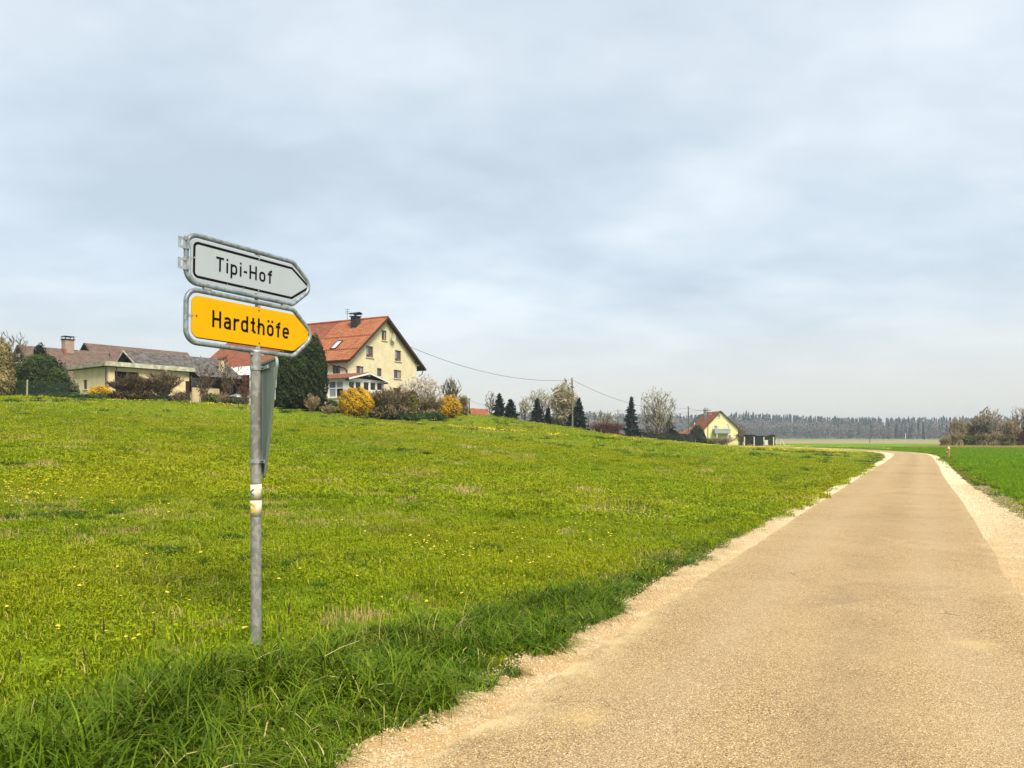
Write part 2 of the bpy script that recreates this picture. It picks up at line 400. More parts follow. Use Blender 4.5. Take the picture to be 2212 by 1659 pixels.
def asphalt_material():
    m = new_mat('worn_asphalt'); q = NT(m); g = q.n('ShaderNodeNewGeometry'); P = g.outputs['Position']
    v = q.n('ShaderNodeTexVoronoi'); v.inputs['Scale'].default_value = 125; q.l(P, v.inputs['Vector'])
    hs = q.n('ShaderNodeSeparateColor'); q.l(v.outputs['Color'], hs.inputs[0])
    c = q.mix(q.ramp(hs.outputs[0], 0.1, 0.95), (0.25, 0.165, 0.078), (0.525, 0.372, 0.185))
    c = q.mix(q.ramp(hs.outputs[1], 0.90, 0.97), c, (0.72, 0.60, 0.42))
    c = q.mix(q.ramp(hs.outputs[2], 0.965, 0.99), c, (0.045, 0.036, 0.028))
    c = q.mix(q.m('MULTIPLY', q.ramp(v.outputs['Distance'], 0.45, 0.75), 0.55), c, (0.12, 0.09, 0.055))
    big = q.ramp(q.noise(P, 0.55, 5, 0.6), 0.36, 0.66)
    c = q.mix(q.m('MULTIPLY', big, 0.30), c, (0.47, 0.36, 0.20))
    # wheel tracks: distance across the lane
    u = q.n('ShaderNodeAttribute', attribute_name='across')
    w1 = q.m('ABSOLUTE', q.m('SUBTRACT', q.m('ABSOLUTE', q.m('SUBTRACT', u.outputs['Fac'], 0.5)), 0.25))
    c = q.mix(q.m('MULTIPLY', q.ramp(w1, 0.14, 0.0), 0.16), c, (0.44, 0.36, 0.25))
    mid_ = q.ramp(q.m('ABSOLUTE', q.m('SUBTRACT', u.outputs['Fac'], 0.53)), 0.15, 0.02)
    c = q.mix(q.m('MULTIPLY', q.m('MULTIPLY', mid_, q.ramp(q.noise(P, 0.8, 5, .65), .38, .66)), 0.30), c, (0.18, 0.127, 0.07))
    # repair patches with crisper, darker binder
    pv = q.n('ShaderNodeTexVoronoi'); pv.inputs['Scale'].default_value = 0.34; q.l(P, pv.inputs['Vector']); ps = q.n('ShaderNodeSeparateColor'); q.l(pv.outputs['Color'], ps.inputs[0])
    c = q.mix(q.m('MULTIPLY', q.m('MULTIPLY', q.ramp(ps.outputs[0], 0.72, 0.80), q.ramp(q.noise(P, 1.1, 4, .6), .40, .62)), 0.30), c, (0.17, 0.125, 0.08))
    dk = q.m('MULTIPLY', q.ramp(q.noise(P, 1.7, 4, 0.65), 0.56, 0.72), 0.22); c = q.mix(dk, c, (0.15, 0.12, 0.08))
    # sandy dust, thicker towards the shoulders
    ed = q.ramp(q.m('ABSOLUTE', q.m('SUBTRACT', u.outputs['Fac'], 0.5)), 0.40, 0.51)
    sy_ = q.n('ShaderNodeSeparateXYZ'); q.l(P, sy_.inputs[0]); ed = q.m('MULTIPLY', ed, q.m('ADD', q.ramp(sy_.outputs[1], 9.0, 4.5), 0.35))
    du = q.m('MULTIPLY', ed, q.ramp(q.noise(P, 2.2, 5, 0.7), 0.36, 0.7)); c = q.mix(q.m('MULTIPLY', du, 0.75), c, (0.60, 0.47, 0.26))
    for (sx, sy, sr) in ((0.40, 4.36, .28), (3.52, 5.85, .30), (11.0, 22.5, .45)):
        vs = q.n('ShaderNodeVectorMath', operation='DISTANCE'); q.l(P, vs.inputs[0]); vs.inputs[1].default_value = (sx, sy, 0)
        sp_ = q.m('MULTIPLY', q.ramp(q.m('ADD', vs.outputs['Value'], q.m('MULTIPLY', q.noise(P, 6, 4), sr*1.1)), sr*1.5, sr*0.3), 0.45)
        c = q.mix(sp_, c, (0.62, 0.44, 0.20))
    # hairline crack
    cr = q.n('ShaderNodeTexVoronoi', feature='DISTANCE_TO_EDGE'); cr.inputs['Scale'].default_value = 0.55
    wv = q.n('ShaderNodeVectorMath', operation='MULTIPLY_ADD'); nn = q.n('ShaderNodeTexNoise'); nn.inputs['Scale'].default_value = 1.6; nn.inputs['Detail'].default_value = 6; q.l(P, nn.inputs['Vector'])
    q.l(nn.outputs['Color'], wv.inputs[0]); wv.inputs[1].default_value = (1.1, 1.1, 0); q.l(P, wv.inputs[2]); q.l(wv.outputs[0], cr.inputs['Vector'])
    ck = q.m('MULTIPLY', q.ramp(cr.outputs['Distance'], 0.0035, 0.001), q.ramp(q.noise(P, 0.35, 2), 0.52, 0.6))
    c = q.mix(q.m('MULTIPLY', ck, 0.5), c, (0.07, 0.055, 0.04))
    q.out(c, 0.92, q.m('ADD', v.outputs['Distance'], q.noise(P, 40, 3)), 0.9, 0.006, spec=0.15)
    return m
def gravel_material():
    m = new_mat('limestone_gravel'); q = NT(m); g = q.n('ShaderNodeNewGeometry'); P = g.outputs['Position']
    v = q.n('ShaderNodeTexVoronoi'); v.inputs['Scale'].default_value = 60; q.l(P, v.inputs['Vector'])
    hs = q.n('ShaderNodeSeparateColor'); q.l(v.outputs['Color'], hs.inputs[0])
    c = q.mix(hs.outputs[0], (0.52, 0.42, 0.26), (0.80, 0.71, 0.52))
    c = q.mix(q.m('MULTIPLY', q.ramp(v.outputs['Distance'], 0.4, 0.8), 0.6), c, (0.27, 0.20, 0.10))
    c = q.mix(q.m('MULTIPLY', q.ramp(q.noise(P, 1.1, 5, 0.65), 0.45, 0.7), 0.5), c, (0.56, 0.42, 0.22))
    # near the camera the gravel is trodden into brown earth
    sx = q.n('ShaderNodeSeparateXYZ'); q.l(P, sx.inputs[0])
    nr = q.m('MULTIPLY', q.ramp(sx.outputs[1], 19.0, 7.0), q.ramp(q.noise(P, 2.4, 5, 0.7), 0.22, 0.58))
    c = q.mix(q.m('MULTIPLY', nr, 0.85), c, (0.38, 0.235, 0.095))
    q.out(c, 0.95, v.outputs['Distance'], 1.0, 0.008, spec=0.15)
    return m
MA, MG = asphalt_material(), gravel_material()
road = sheet('road', LEr, REr, MA, 8, lambda t: 0.012+0.02*(1-(2*t-1)**2))
ac = road.data.attributes.new('across', 'FLOAT', 'POINT'); ac.data.foreach_set('value', np.tile(np.arange(9)/8, NS).astype(np.float32))
nrm = np.gradient((LE+RE)/2, axis=0); nrm /= np.linalg.norm(nrm, axis=1)[:, None]; nl = np.c_[-nrm[:, 1], nrm[:, 0]]
dist = (LE+RE)[:, 1]/2
rg = wob(NS, 8, ((40, .5), (110, .35), (220, .3)))
wl = np.interp(dist, [0, 5, 9, 20, 60, 75, 90, 130], [.46, .42, .42, .38, .45, .95, 1.3, .9])*(1+.28*rg)
wr = np.interp(dist, [0, 6, 10, 16, 25, 45, 65, 80, 95, 130], [1.5, 1.4, 1.15, .85, .62, .55, .55, .30, .12, .1])*(1+.20*wob(NS, 9, ((40, .5), (120, .35), (220, .3))))
sheet('gravel_shoulder', LE + nl*wl[:, None], LE - nl*0.06, MG, 4, lambda t: 0.002+0.008*t)
sheet('gravel_shoulder', RE + nl*0.06, RE - nl*wr[:, None], MG, 5, lambda t: 0.010-0.008*t)
# ================================================================== the signpost by the lane
def galv(name, a=(0.33,0.37,0.40), b=(0.47,0.50,0.52), rough=0.45, metal=0.55):
    m = new_mat(name); q = NT(m); tc = q.n('ShaderNodeTexCoord'); P = tc.outputs['Object']
    mp = q.n('ShaderNodeMapping'); mp.inputs['Scale'].default_value = (1, 1, 0.75); q.l(P, mp.inputs[0])
    v = q.n('ShaderNodeTexVoronoi'); v.inputs['Scale'].default_value = 42; q.l(mp.outputs[0], v.inputs['Vector'])
    hs = q.n('ShaderNodeSeparateColor'); q.l(v.outputs['Color'], hs.inputs[0])
    c = q.mix(q.ramp(hs.outputs[0], 0.2, 0.8), a, b)
    c = q.mix(q.ramp(q.noise(P, 5, 4), 0.55, 0.75), c, tuple(x*.72 for x in a))
    # grime and lichen specks
    c = q.mix(q.m('MULTIPLY', q.ramp(q.noise(P, 30, 5, .75), 0.56, 0.72), 0.45), c, (0.16, 0.15, 0.12))
    q.out(c, rough, q.noise(P, 60, 3), 0.12, 0.003, metal=metal, spec=0.4)
    return m
M_POLE = galv('galvanised_post', (0.185,0.188,0.178), (0.275,0.275,0.258), 0.6, 0.2)
M_TUBE = galv('galvanised_tube', (0.165,0.20,0.23), (0.265,0.31,0.345), 0.45, 0.4)
M_BRKT = galv('galvanised_bracket', (0.28,0.32,0.35), (0.40,0.43,0.46), 0.5, 0.5)
def sheet_mat(name, col, dirt, rough=0.45):
    m = new_mat(name); q = NT(m); tc = q.n('ShaderNodeTexCoord'); P = tc.outputs['Object']
    c = q.mix(q.m('MULTIPLY', q.ramp(q.noise(P, 7, 5, .7), .45, .75), 0.22), col, dirt)
    c = q.mix(q.m('MULTIPLY', q.ramp(q.noise(P, 160, 2, .5), .66, .8), 0.25), c, dirt)
    q.out(c, rough, spec=0.12); return m
M_GREY = sheet_mat('grey_white_sheeting', (0.335,0.385,0.445), (0.26,0.29,0.32))
M_YEL = sheet_mat('yellow_sheeting', (0.62,0.325,0.0), (0.53,0.265,0.0))
M_BLACK = simple('black_print', (0.004,0.004,0.0045), (0.007,0.007,0.0075), rough=0.7, spec=0.08)
M_BACK = sheet_mat('aluminium_back', (0.23,0.29,0.285), (0.16,0.20,0.19), 0.45)
M_STICK = simple('cream_sticker', (0.62,0.56,0.43), (0.57,0.50,0.37), scale=20, rough=0.5)
M_BLUE = simple('blue_print', (0.03,0.13,0.20), (0.04,0.16,0.24), rough=0.5)
M_GREENP = simple('green_print', (0.10,0.22,0.10), (0.14,0.26,0.14), rough=0.5)
M_YPR = simple('yellow_print', (0.66,0.42,0.01), (0.60,0.38,0.01), rough=0.5)
M_SEAM = simple('sticker_edge', (0.33,0.27,0.19), (0.28,0.23,0.16), rough=0.7)
M_DARKM = simple('dark_bolt', (0.05,0.045,0.04), (0.09,0.075,0.06), rough=0.5, metal=0.5)
M_ZINC = simple('zinc_bolt', (0.45,0.45,0.44), (0.35,0.35,0.34), rough=0.4, metal=0.6)

PX, PY = -1.831, 5.5; PZ = h1(PX, PY)
post = thing('sign_post', 'tall round galvanised post with pale trail stickers, standing in long grass beside the lane', 'signpost', (PX, PY, PZ))
R_ = 0.038
mb = MB(); mb.tube([(0,0,-0.25),(0,0,2.215-PZ)], R_, 28); mb.build('pole', M_POLE, post, smooth=True)
mb = MB(); mb.tube([(0,0,2.212-PZ),(0,0,2.222-PZ)], [R_+.002, R_-.004], 28); mb.build('cap', M_BRKT, post, smooth=True)
def wrap(name, mat, a0, a1, z0, z1, r, n=18, parent=post):
    V = []; F = []
    for i in range(n+1):
        a = a0+(a1-a0)*i/n
        for rr in (r, r-.0012):
            V += [(rr*math.sin(a), -rr*math.cos(a), z0-PZ), (rr*math.sin(a), -rr*math.cos(a), z1-PZ)]
    for i in range(n):
        b = i*4; F += [(b, b+4, b+5, b+1), (b+2, b+3, b+7, b+6), (b, b+2, b+6, b+4), (b+1, b+5, b+7, b+3)]
    return np_obj(name, V, F, mat, parent, smooth=False)
cz0, cz1, cz2 = 1.037, 1.152, 1.266          # lower sticker, upper sticker
A0 = math.atan2(-PX*-1, PY)                  # the side facing the camera: azimuth from -Y
face = math.atan2(0-PX, 5.5)                 # rotate towards the camera
st1 = wrap('sticker', M_STICK, face-1.9, face+1.9, cz0, cz1-.0005, R_+.0016)
st2 = wrap('sticker', M_STICK, face-1.9, face+0.30, cz1+.0005, cz2-.002, R_+.0018)
st3 = wrap('sticker', M_STICK, face+0.315, face+1.9, cz1+.002, cz2+.001, R_+.0020)
def curved_print(name, mat, polys, parent, r):
    """flat print bent round the post: polys of (angle offset, z)"""
    V = []; F = []
    for p in polys:
        b = len(V); V += [(r*math.sin(face+a), -r*math.cos(face+a), z-PZ) for a, z in p]; F.append(tuple(range(b, b+4)))
    return np_obj(name, V, F, mat, parent)
def arm(a0, z0, a1, z1, w, n=5):
    out = []
    for i in range(n):
        t0, t1 = i/n, (i+1)/n
        p = [(a0+(a1-a0)*t, z0+(z1-z0)*t) for t in (t0, t1)]
        out.append([(p[0][0], p[0][1]-w), (p[1][0], p[1][1]-w), (p[1][0], p[1][1]+w), (p[0][0], p[0][1]+w)])
    return out
zc_ = cz1+.057
curved_print('trail_mark', M_BLUE, arm(-1.22, zc_, -0.36, zc_+.022, .0065)+arm(-1.22, zc_, -0.36, zc_-.022, .0065), st2, R_+.0024)
curved_print('trail_mark', M_GREENP, arm(1.25, zc_, 0.90, zc_+.022, .006)+arm(1.25, zc_, 0.90, zc_-.022, .006), st3, R_+.0026)
ring = []
for i in range(40):
    a0_, a1_ = 2*PI*i/40, 2*PI*(i+1)/40; ri, ro = .0185, .034
    f_ = lambda a, r: (-0.95 + r*math.cos(a)/R_*1.0, cz0+.060+r*math.sin(a)*1.02)
    ring.append([f_(a0_, ri), f_(a0_, ro), f_(a1_, ro), f_(a1_, ri)])
curved_print('trail_mark', M_YPR, ring, st1, R_+.0022)
for s_, (a_, b_, c_) in ((st2, (0.300, 0.318, 0)),):
    curved_print('sticker_edge', M_SEAM, [[(a_, cz1), (b_, cz1), (b_, cz2-.002), (a_, cz2-.002)]], s_, R_+.0028)

# ---- arrow signs: local frame a = along the board (towards the tip), up = z, out = n (towards the reader)
SD = Vector((0.53, 0.848, 0)).normalized(); SANG = math.atan2(SD.y, SD.x)
def fillet(P, rads, n=7):
    out = []; N = len(P)
    for i in range(N):
        p, a, b = Vector(P[i]), Vector(P[i-1]), Vector(P[(i+1) % N]); r = rads[i]
        if r <= 0: out.append(p); continue
        u, v = (a-p).normalized(), (b-p).normalized(); ang = u.angle(v); d = r/math.tan(ang/2)
        c = p + (u+v).normalized()*(r/math.sin(ang/2)); s, e_ = p+u*d, p+v*d
        a0, a1 = math.atan2(s.y-c.y, s.x-c.x), math.atan2(e_.y-c.y, e_.x-c.x)
        da = (a1-a0+PI) % (2*PI)-PI
        for k in range(n+1): out.append(Vector((c.x+r*math.cos(a0+da*k/n), c.y+r*math.sin(a0+da*k/n))))
    return out
def arrow(x0, x1, xt, z0, z1, rl=.06, rs=.03, rt=.03, n=7):
    zm = (z0+z1)/2
    return fillet([(x0, z0), (x1, z0), (xt, zm), (x1, z1), (x0, z1)], [rl, rs, rt, rs, rl], n)
def plate_mb(poly, y0, y1):
    return MB().prism([(p.x, y0, p.y) for p in poly], (0, y1-y0, 0))
def ribbon(poly, w, y, closed=False):
    """flat stroke of width w along a polyline in the board plane"""
    n = len(poly); V = []; F = []; P = [Vector(p) for p in poly]
    for i in range(n):
        a = P[i-1] if (closed or i > 0) else None; b = P[(i+1) % n] if (closed or i < n-1) else None
        d1 = (P[i]-a).normalized() if a is not None else None; d2 = (b-P[i]).normalized() if b is not None else None
        if d1 is None: d1 = d2
        if d2 is None: d2 = d1
        n1, n2 = Vector((-d1.y, d1.x)), Vector((-d2.y, d2.x)); m = (n1+n2)
        m = m.normalized() if m.length > 1e-6 else n1; k = 1/max(0.4, m.dot(n1))
        o = m*(w/2*k); V += [(P[i].x+o.x, y, P[i].y+o.y), (P[i].x-o.x, y, P[i].y-o.y)]
    for i in range(n if closed else n-1):
        j = (i+1) % n; F.append((2*i, 2*i+1, 2*j+1, 2*j))
    return V, F
# letters as centre-line strokes, cap height 1
SW = .152; hh = SW/2; XH = .735
def arc(cx, cy, rx, ry, a0, a1, n=9): return [(cx+rx*math.cos(math.radians(a0+(a1-a0)*i/n)), cy+ry*math.sin(math.radians(a0+(a1-a0)*i/n))) for i in range(n+1)]
def stadium(x0, x1, y0, y1):
    r = (x1-x0)/2; cx = (x0+x1)/2; return arc(cx, y1-r, r, r, 0, 180)+arc(cx, y0+r, r, r, 180, 360)
def L_o(x=0): return [(stadium(x+hh, x+.52-hh, hh, XH-hh), True)]
GL = {
 'T': (.56, [([(0, 1-hh), (.56, 1-hh)], False), ([(.28, 1-hh), (.28, 0)], False)]),
 'H': (.60, [([(hh, 0), (hh, 1)], False), ([(.60-hh, 0), (.60-hh, 1)], False), ([(hh, .5), (.60-hh, .5)], False)]),
 'i': (.14, [([(hh, 0), (hh, XH)], False), ([(hh, .86), (hh, 1.0)], False)]),
 'p': (.52, [([(hh, -.27), (hh, XH)], False)] + [(stadium(hh, .52-hh, hh, XH-hh), True)]),
 '-': (.26, [([(0, .40), (.26, .40)], False)]),
 'o': (.52, L_o()),
 'f': (.36, [([(.13+hh-.02, 0), (.13+hh-.02, .80)]+arc(.37, .80, .37-.11-hh, 1-.80-hh, 180, 95, 6), False), ([(0, XH-hh), (.34, XH-hh)], False)]),
 'a': (.50, [([(.06, .63)]+arc(.25, .50, .25-hh, XH-hh-.50, 125, 0, 8)+[(.50-hh, 0)], False),
            ([(.50-hh, .41)]+[(.26, .41)]+arc(.22, .24, .22-hh, .17, 90, 270, 8)+[(.30, hh+.0)]+[(.50-hh, .17)], False)]),
 'r': (.36, [([(hh, 0), (hh, XH)], False), ([(hh, .46)]+arc(.30, .44, .30-hh, XH-hh-.44, 180, 62, 7), False)]),
 'd': (.52, [([(.52-hh, 0), (.52-hh, 1)], False), (stadium(hh, .52-hh, hh, XH-hh), True)]),
 't': (.36, [([(.11+hh, .96), (.11+hh, .22)]+arc(.38, .22, .38-.11-hh, .22-hh, 180, 268, 6), False), ([(0, XH-hh), (.33, XH-hh)], False)]),
 'h': (.52, [([(hh, 0), (hh, 1)], False), ([(hh, .44)]+arc(.26, .44, .26-hh, XH-hh-.44, 180, 0, 10)+[(.52-hh, 0)], False)]),
 'ö': (.52, L_o()+[([(.11, .86), (.11, 1.0)], False), ([(.41, .86), (.41, 1.0)], False)]),
 'e': (.52, [([(hh, .37), (.52-hh, .37)], False), ([(.52-hh, .30), (.52-hh, .47)]+arc(.26, XH-.26, .26-hh, .26-hh, 0, 180)+arc(.26, .26, .26-hh, .26-hh, 180, 325), False)]),
}
def lettering(text, x0, x1, z0, cap, y, parent, gap=.15):
    tot = sum(GL[c][0] for c in text)+gap*(len(text)-1); sx = (x1-x0)/tot; x = x0; k = 0
    for c in text:
        w, strokes = GL[c]; V = []; F = []
        for poly, cl in strokes:
            v, f = ribbon([(x+px*sx, z0+py*cap) for px, py in poly], SW*cap*0.98, y-k*2e-5, cl); b = len(V); V += v; F += [tuple(b+i for i in q) for q in f]; k += 1
        np_obj('letter', V, F, M_BLACK, parent)
        x += (w+gap)*sx
def bolt(parent, x, z, y, mat=M_ZINC, r=.0055):
    mb = MB(); mb.tube([(x, y+.002, z), (x, y-.004, z)], r, 8); mb.build('bolt', mat, parent, smooth=True)
def tab(parent, x0, x1, z0, z1, y=-.004):
    mb = MB(); mb.box(x0, x1, y, y+.006, z0, z1); mb.build('lug', M_BRKT, parent)

def make_sign(label, zc, tilt, z0, z1, frame, plate, body):
    t = thing('direction_sign', label, 'road sign', (PX, PY, 0), 0)
    t.matrix_world = Matrix.Translation((PX, PY, zc)) @ Matrix.Rotation(SANG, 4, 'Z') @ Matrix.Rotation(tilt, 4, 'Y')
    x0, x1, xt = frame; r = .0165
    pts = arrow(x0+r, x1, xt-r, z0+r, z1-r, .085, .05, .075, 9)
    mb = MB(); mb.tube([(p.x, 0, p.y) for p in pts], r, 14, closed=True); mb.build('frame', M_TUBE, t, smooth=True)
    body(t)
    return t
# yellow
def yellow(t):
    zb = -.1355; zt = .1405
    bp = plate_mb(arrow(-.515, .352, .545, zb-.006, zt-.002, .05, .012, .02), .0035, .0075).build('plate_back', M_BLACK, t)
    p = plate_mb(arrow(-.5246, .345, .535, zb, zt, .05, .06, .02), -.004, .003).build('plate', M_YEL, t)
    lettering('Hardthöfe', -.368, .300, -.0520, .1145, -.0052, p, .16)
    for x, z in ((-.490, 0.004), (.020, zt-.022), (.028, zb+.020), (.490, .006)): bolt(p, x, z, -.004, M_DARKM)
    tab(t, -.56, -.515, -.010, .010); tab(t, .012, .034, zt-.004, .178); tab(t, .012, .034, -.182, zb+.004)
    mb = MB(); mb.tube([(.012, .012, -.20), (.012, .012, .20)], .011, 8); mb.build('mounting_rod', M_BRKT, t, smooth=True)
    # angle under the frame on the post
    mb = MB(); mb.box(-.05, .06, -.012, .012, -.205, -.190); mb.build('foot', M_BRKT, t)
make_sign('yellow arrow sign reading Hardthöfe on the post', 2.392, math.radians(0.9), -.1915, .1915, (-.58, .3445, .566), None, yellow)
def grey(t):
    p = plate_mb(arrow(-.53, .338, .530, -.136, .136, .05, .02, .02), -.004, .003).build('plate', M_GREY, t)
    b = arrow(-.506, .327, .500, -.112, .112, .032, .008, .008)
    V, F = ribbon([(q.x, q.y) for q in b], .0172, -.0051, True); np_obj('border', V, F, M_BLACK, p)
    lettering('Tipi-Hof', -.337, .140, -.0430, .0990, -.0052, p, .17)
    for x, z in ((-.506, 0.01), (.02, .112), (.02, -.112), (.496, .01)): bolt(p, x, z, -.004)
    for x in (-.245, -.115): bolt(p, x, -.118, -.004, M_ZINC, .0035)
    tab(t, -.56, -.523, -.012, .012); tab(t, .008, .030, .130, .166); tab(t, .008, .030, -.170, -.130)
    mb = MB(); mb.tube([(.012, .012, -.19), (.012, .012, .165)], .011, 8); mb.build('mounting_rod', M_BRKT, t, smooth=True)
    # two slotted clamp ears on the blunt end
    for zc in (.088, -.048):
        mb = MB()
        for bx in ((-.628, -.610, -.036, .036), (-.592, -.560, -.036, .036), (-.610, -.592, .019, .036), (-.610, -.592, -.036, -.019)):
            mb.box(bx[0], bx[1], -.014, -.009, zc+bx[2], zc+bx[3])
        mb.box(-.572, -.552, -.026, .020, zc-.036, zc+.036)
        mb.box(-.590, -.572, -.020, -.014, zc+.020, zc+.045)
        mb.build('clamp_ear', M_BRKT, t)
    # shims between the two frames
    for x in (-.40, .27):
        mb = MB(); mb.box(x-.03, x+.03, -.012, .012, -.186, -.173); mb.build('shim', M_BRKT, t)
make_sign('grey-white arrow sign reading Tipi-Hof above the yellow one', 2.766, math.radians(1.2), -.175, .178, (-.578, .338, .556), None, grey)

# ---- give-way sign seen from behind
ed = Vector((0.47, -0.882, 0)).normalized()
C0 = Vector((PX, PY, 0)) + Vector((0.882, 0.47, 0))*0.062
gw = thing('yield_sign', 'triangular road sign seen edge-on from behind, bare metal back towards us, clamped to the post', 'road sign', (C0.x, C0.y, 1.276), math.atan2(ed.y, ed.x))
tri = fillet([(0, 0), (.50, .862), (-.50, .862)], [.035, .045, .045], 6)
o_ = MB(); o_.prism([(p.x, 0, p.y) for p in tri], (0, .003, 0)); o_.build('plate', M_BACK, gw)
V, F = ribbon([(p.x, p.y) for p in fillet([(0, .012), (.490, .856), (-.490, .856)], [.03, .04, .04], 6)], .016, 0, True)
mb = MB()
for f in F: mb.prism([(V[i][0], -.014, V[i][2]) for i in f], (0, .0135, 0))
mb.build('rim', M_BACK, gw)
# white test sticker on the back and rails
sb = MB(); sb.box(.345, .415, -.0035, -.0015, .66, .80); sb.box(.350, .385, -.0035, -.0015, .58, .645); sb.build('sticker', simple('white_label', (.62,.64,.64), (.5,.52,.52)), gw)
for zc in (2.094-1.276, 1.429-1.276):
    mb = MB(); w_ = .43*zc/.86
    mb.box(-min(w_, .20), min(w_, .20), -.022, -.002, zc-.012, zc+.012); mb.build('rail', M_BRKT, gw)
for zc in (2.094, 1.429):
    t = MB()
    for k in range(24):
        a0_, a1_ = 2*PI*k/24, 2*PI*(k+1)/24
        t.prism([( (R_+.0005)*math.cos(a), (R_+.0005)*math.sin(a), zc-PZ-.014) for a in (a0_, a1_)]+[((R_+.0045)*math.cos(a), (R_+.0045)*math.sin(a), zc-PZ-.014) for a in (a1_, a0_)], (0, 0, .028))
    t.box(R_, R_+.022, -.014, .010, -PZ+zc-.013, -PZ+zc+.013)
    o = t.build('clamp', M_BRKT, post); 
    b = MB(); b.tube([(R_+.012, -.028, zc-PZ), (R_+.012, .022, zc-PZ)], .006, 8); b.build('bolt', M_DARKM, o)
    b = MB(); b.tube([(-.010, -R_-.010, zc-PZ), (-.010, -R_+.002, zc-PZ)], .006, 8); b.build('bolt', M_ZINC, o)
# ================================================================== buildings
M_CREAM = simple('cream_render', (0.63,0.56,0.38), (0.56,0.49,0.33), scale=1.2, rough=0.9, bump=0.15, bscale=30)
M_CREAM2 = simple('weathered_cream_render', (0.66,0.555,0.34), (0.56,0.475,0.30), scale=1.0, rough=0.9, bump=0.15, bscale=30)
M_LEMON = simple('lemon_render', (0.70,0.64,0.33), (0.65,0.585,0.30), scale=1.0, rough=0.9)
M_WHITE = simple('white_paint', (0.72,0.71,0.68), (0.62,0.61,0.58), scale=2, rough=0.6)
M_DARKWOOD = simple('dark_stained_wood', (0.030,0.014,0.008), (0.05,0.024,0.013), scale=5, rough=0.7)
M_BROWNWOOD = simple('brown_window_wood', (0.16,0.055,0.025), (0.10,0.035,0.016), scale=5, rough=0.5)
M_GUTTER = simple('brown_metal', (0.075,0.028,0.018), (0.05,0.02,0.014), rough=0.4, metal=0.3)
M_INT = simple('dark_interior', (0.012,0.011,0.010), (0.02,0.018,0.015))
M_BEIGE = simple('beige_wall', (0.52,0.42,0.26), (0.44,0.35,0.21), scale=1.5, rough=0.9)
M_SILL = simple('pale_sill', (0.62,0.55,0.36), (0.55,0.48,0.30))
M_ZGREY = simple('weathered_fascia', (0.30,0.30,0.25), (0.17,0.17,0.13), scale=2.2, rough=0.8)
M_PARA = simple('pale_stained_fascia', (0.50,0.49,0.40), (0.30,0.30,0.23), scale=2.6, rough=0.8)
M_BLK = simple('black_slate_clad', (0.02,0.02,0.022), (0.035,0.035,0.038), scale=6)
M_GREYW = simple('grey_old_wood', (0.10,0.095,0.085), (0.06,0.055,0.05), scale=6, stretch=(1,1,.15))
def glass(name, col, rough=0.08, spec=0.6):
    m = new_mat(name); q = NT(m); tc = q.n('ShaderNodeTexCoord')
    q.out(q.mix(q.noise(tc.outputs['Object'], 2.0, 2), col, tuple(c*1.8+.01 for c in col)), rough, spec=spec); return m
M_PANE = glass('window_glass', (0.035,0.045,0.065)); M_PANED = glass('dark_window_glass', (0.010,0.012,0.013)); M_CURT = glass('curtained_glass', (0.16,0.17,0.20), 0.15)
M_PALEGL = glass('pale_skylight_glass', (0.30,0.35,0.40), 0.05, 0.9)
def tile_mat(name, a, b, c=None, lichen=0.25):
    m = new_mat(name); q = NT(m); g = q.n('ShaderNodeNewGeometry'); P = g.outputs['Position']; at_ = q.n('ShaderNodeAttribute', attribute_name='v')
    col = q.mix(at_.outputs['Fac'], a, b)
    if c: col = q.mix(q.m('MULTIPLY', q.ramp(q.noise(P, 0.8, 5, .7), .45, .72), lichen*2), col, c)
    q.out(col, 0.85, spec=0.2); return m
M_T_OR = tile_mat('orange_clay_tiles', (0.45,0.175,0.088), (0.30,0.11,0.056), (0.36,0.19,0.11), 0.25)
M_T_BR = tile_mat('brown_red_tiles', (0.26,0.10,0.065), (0.16,0.065,0.045), (0.20,0.11,0.08), 0.3)
M_T_E = tile_mat('old_red_tiles', (0.33,0.115,0.07), (0.22,0.075,0.05), (0.30,0.16,0.10), 0.3)
M_T_PK = tile_mat('faded_reddish_tiles', (0.185,0.125,0.105), (0.11,0.077,0.068), (0.15,0.125,0.10), 0.35)
M_T_GR = tile_mat('grey_concrete_tiles', (0.165,0.155,0.155), (0.055,0.052,0.054), (0.11,0.10,0.09), 0.3)
M_T_RED = tile_mat('bright_red_tiles', (0.60,0.19,0.10), (0.44,0.13,0.07))
M_T_OLD = tile_mat('mossy_grey_brown_tiles', (0.24,0.21,0.17), (0.15,0.13,0.11), (0.2,0.2,0.12), .3)

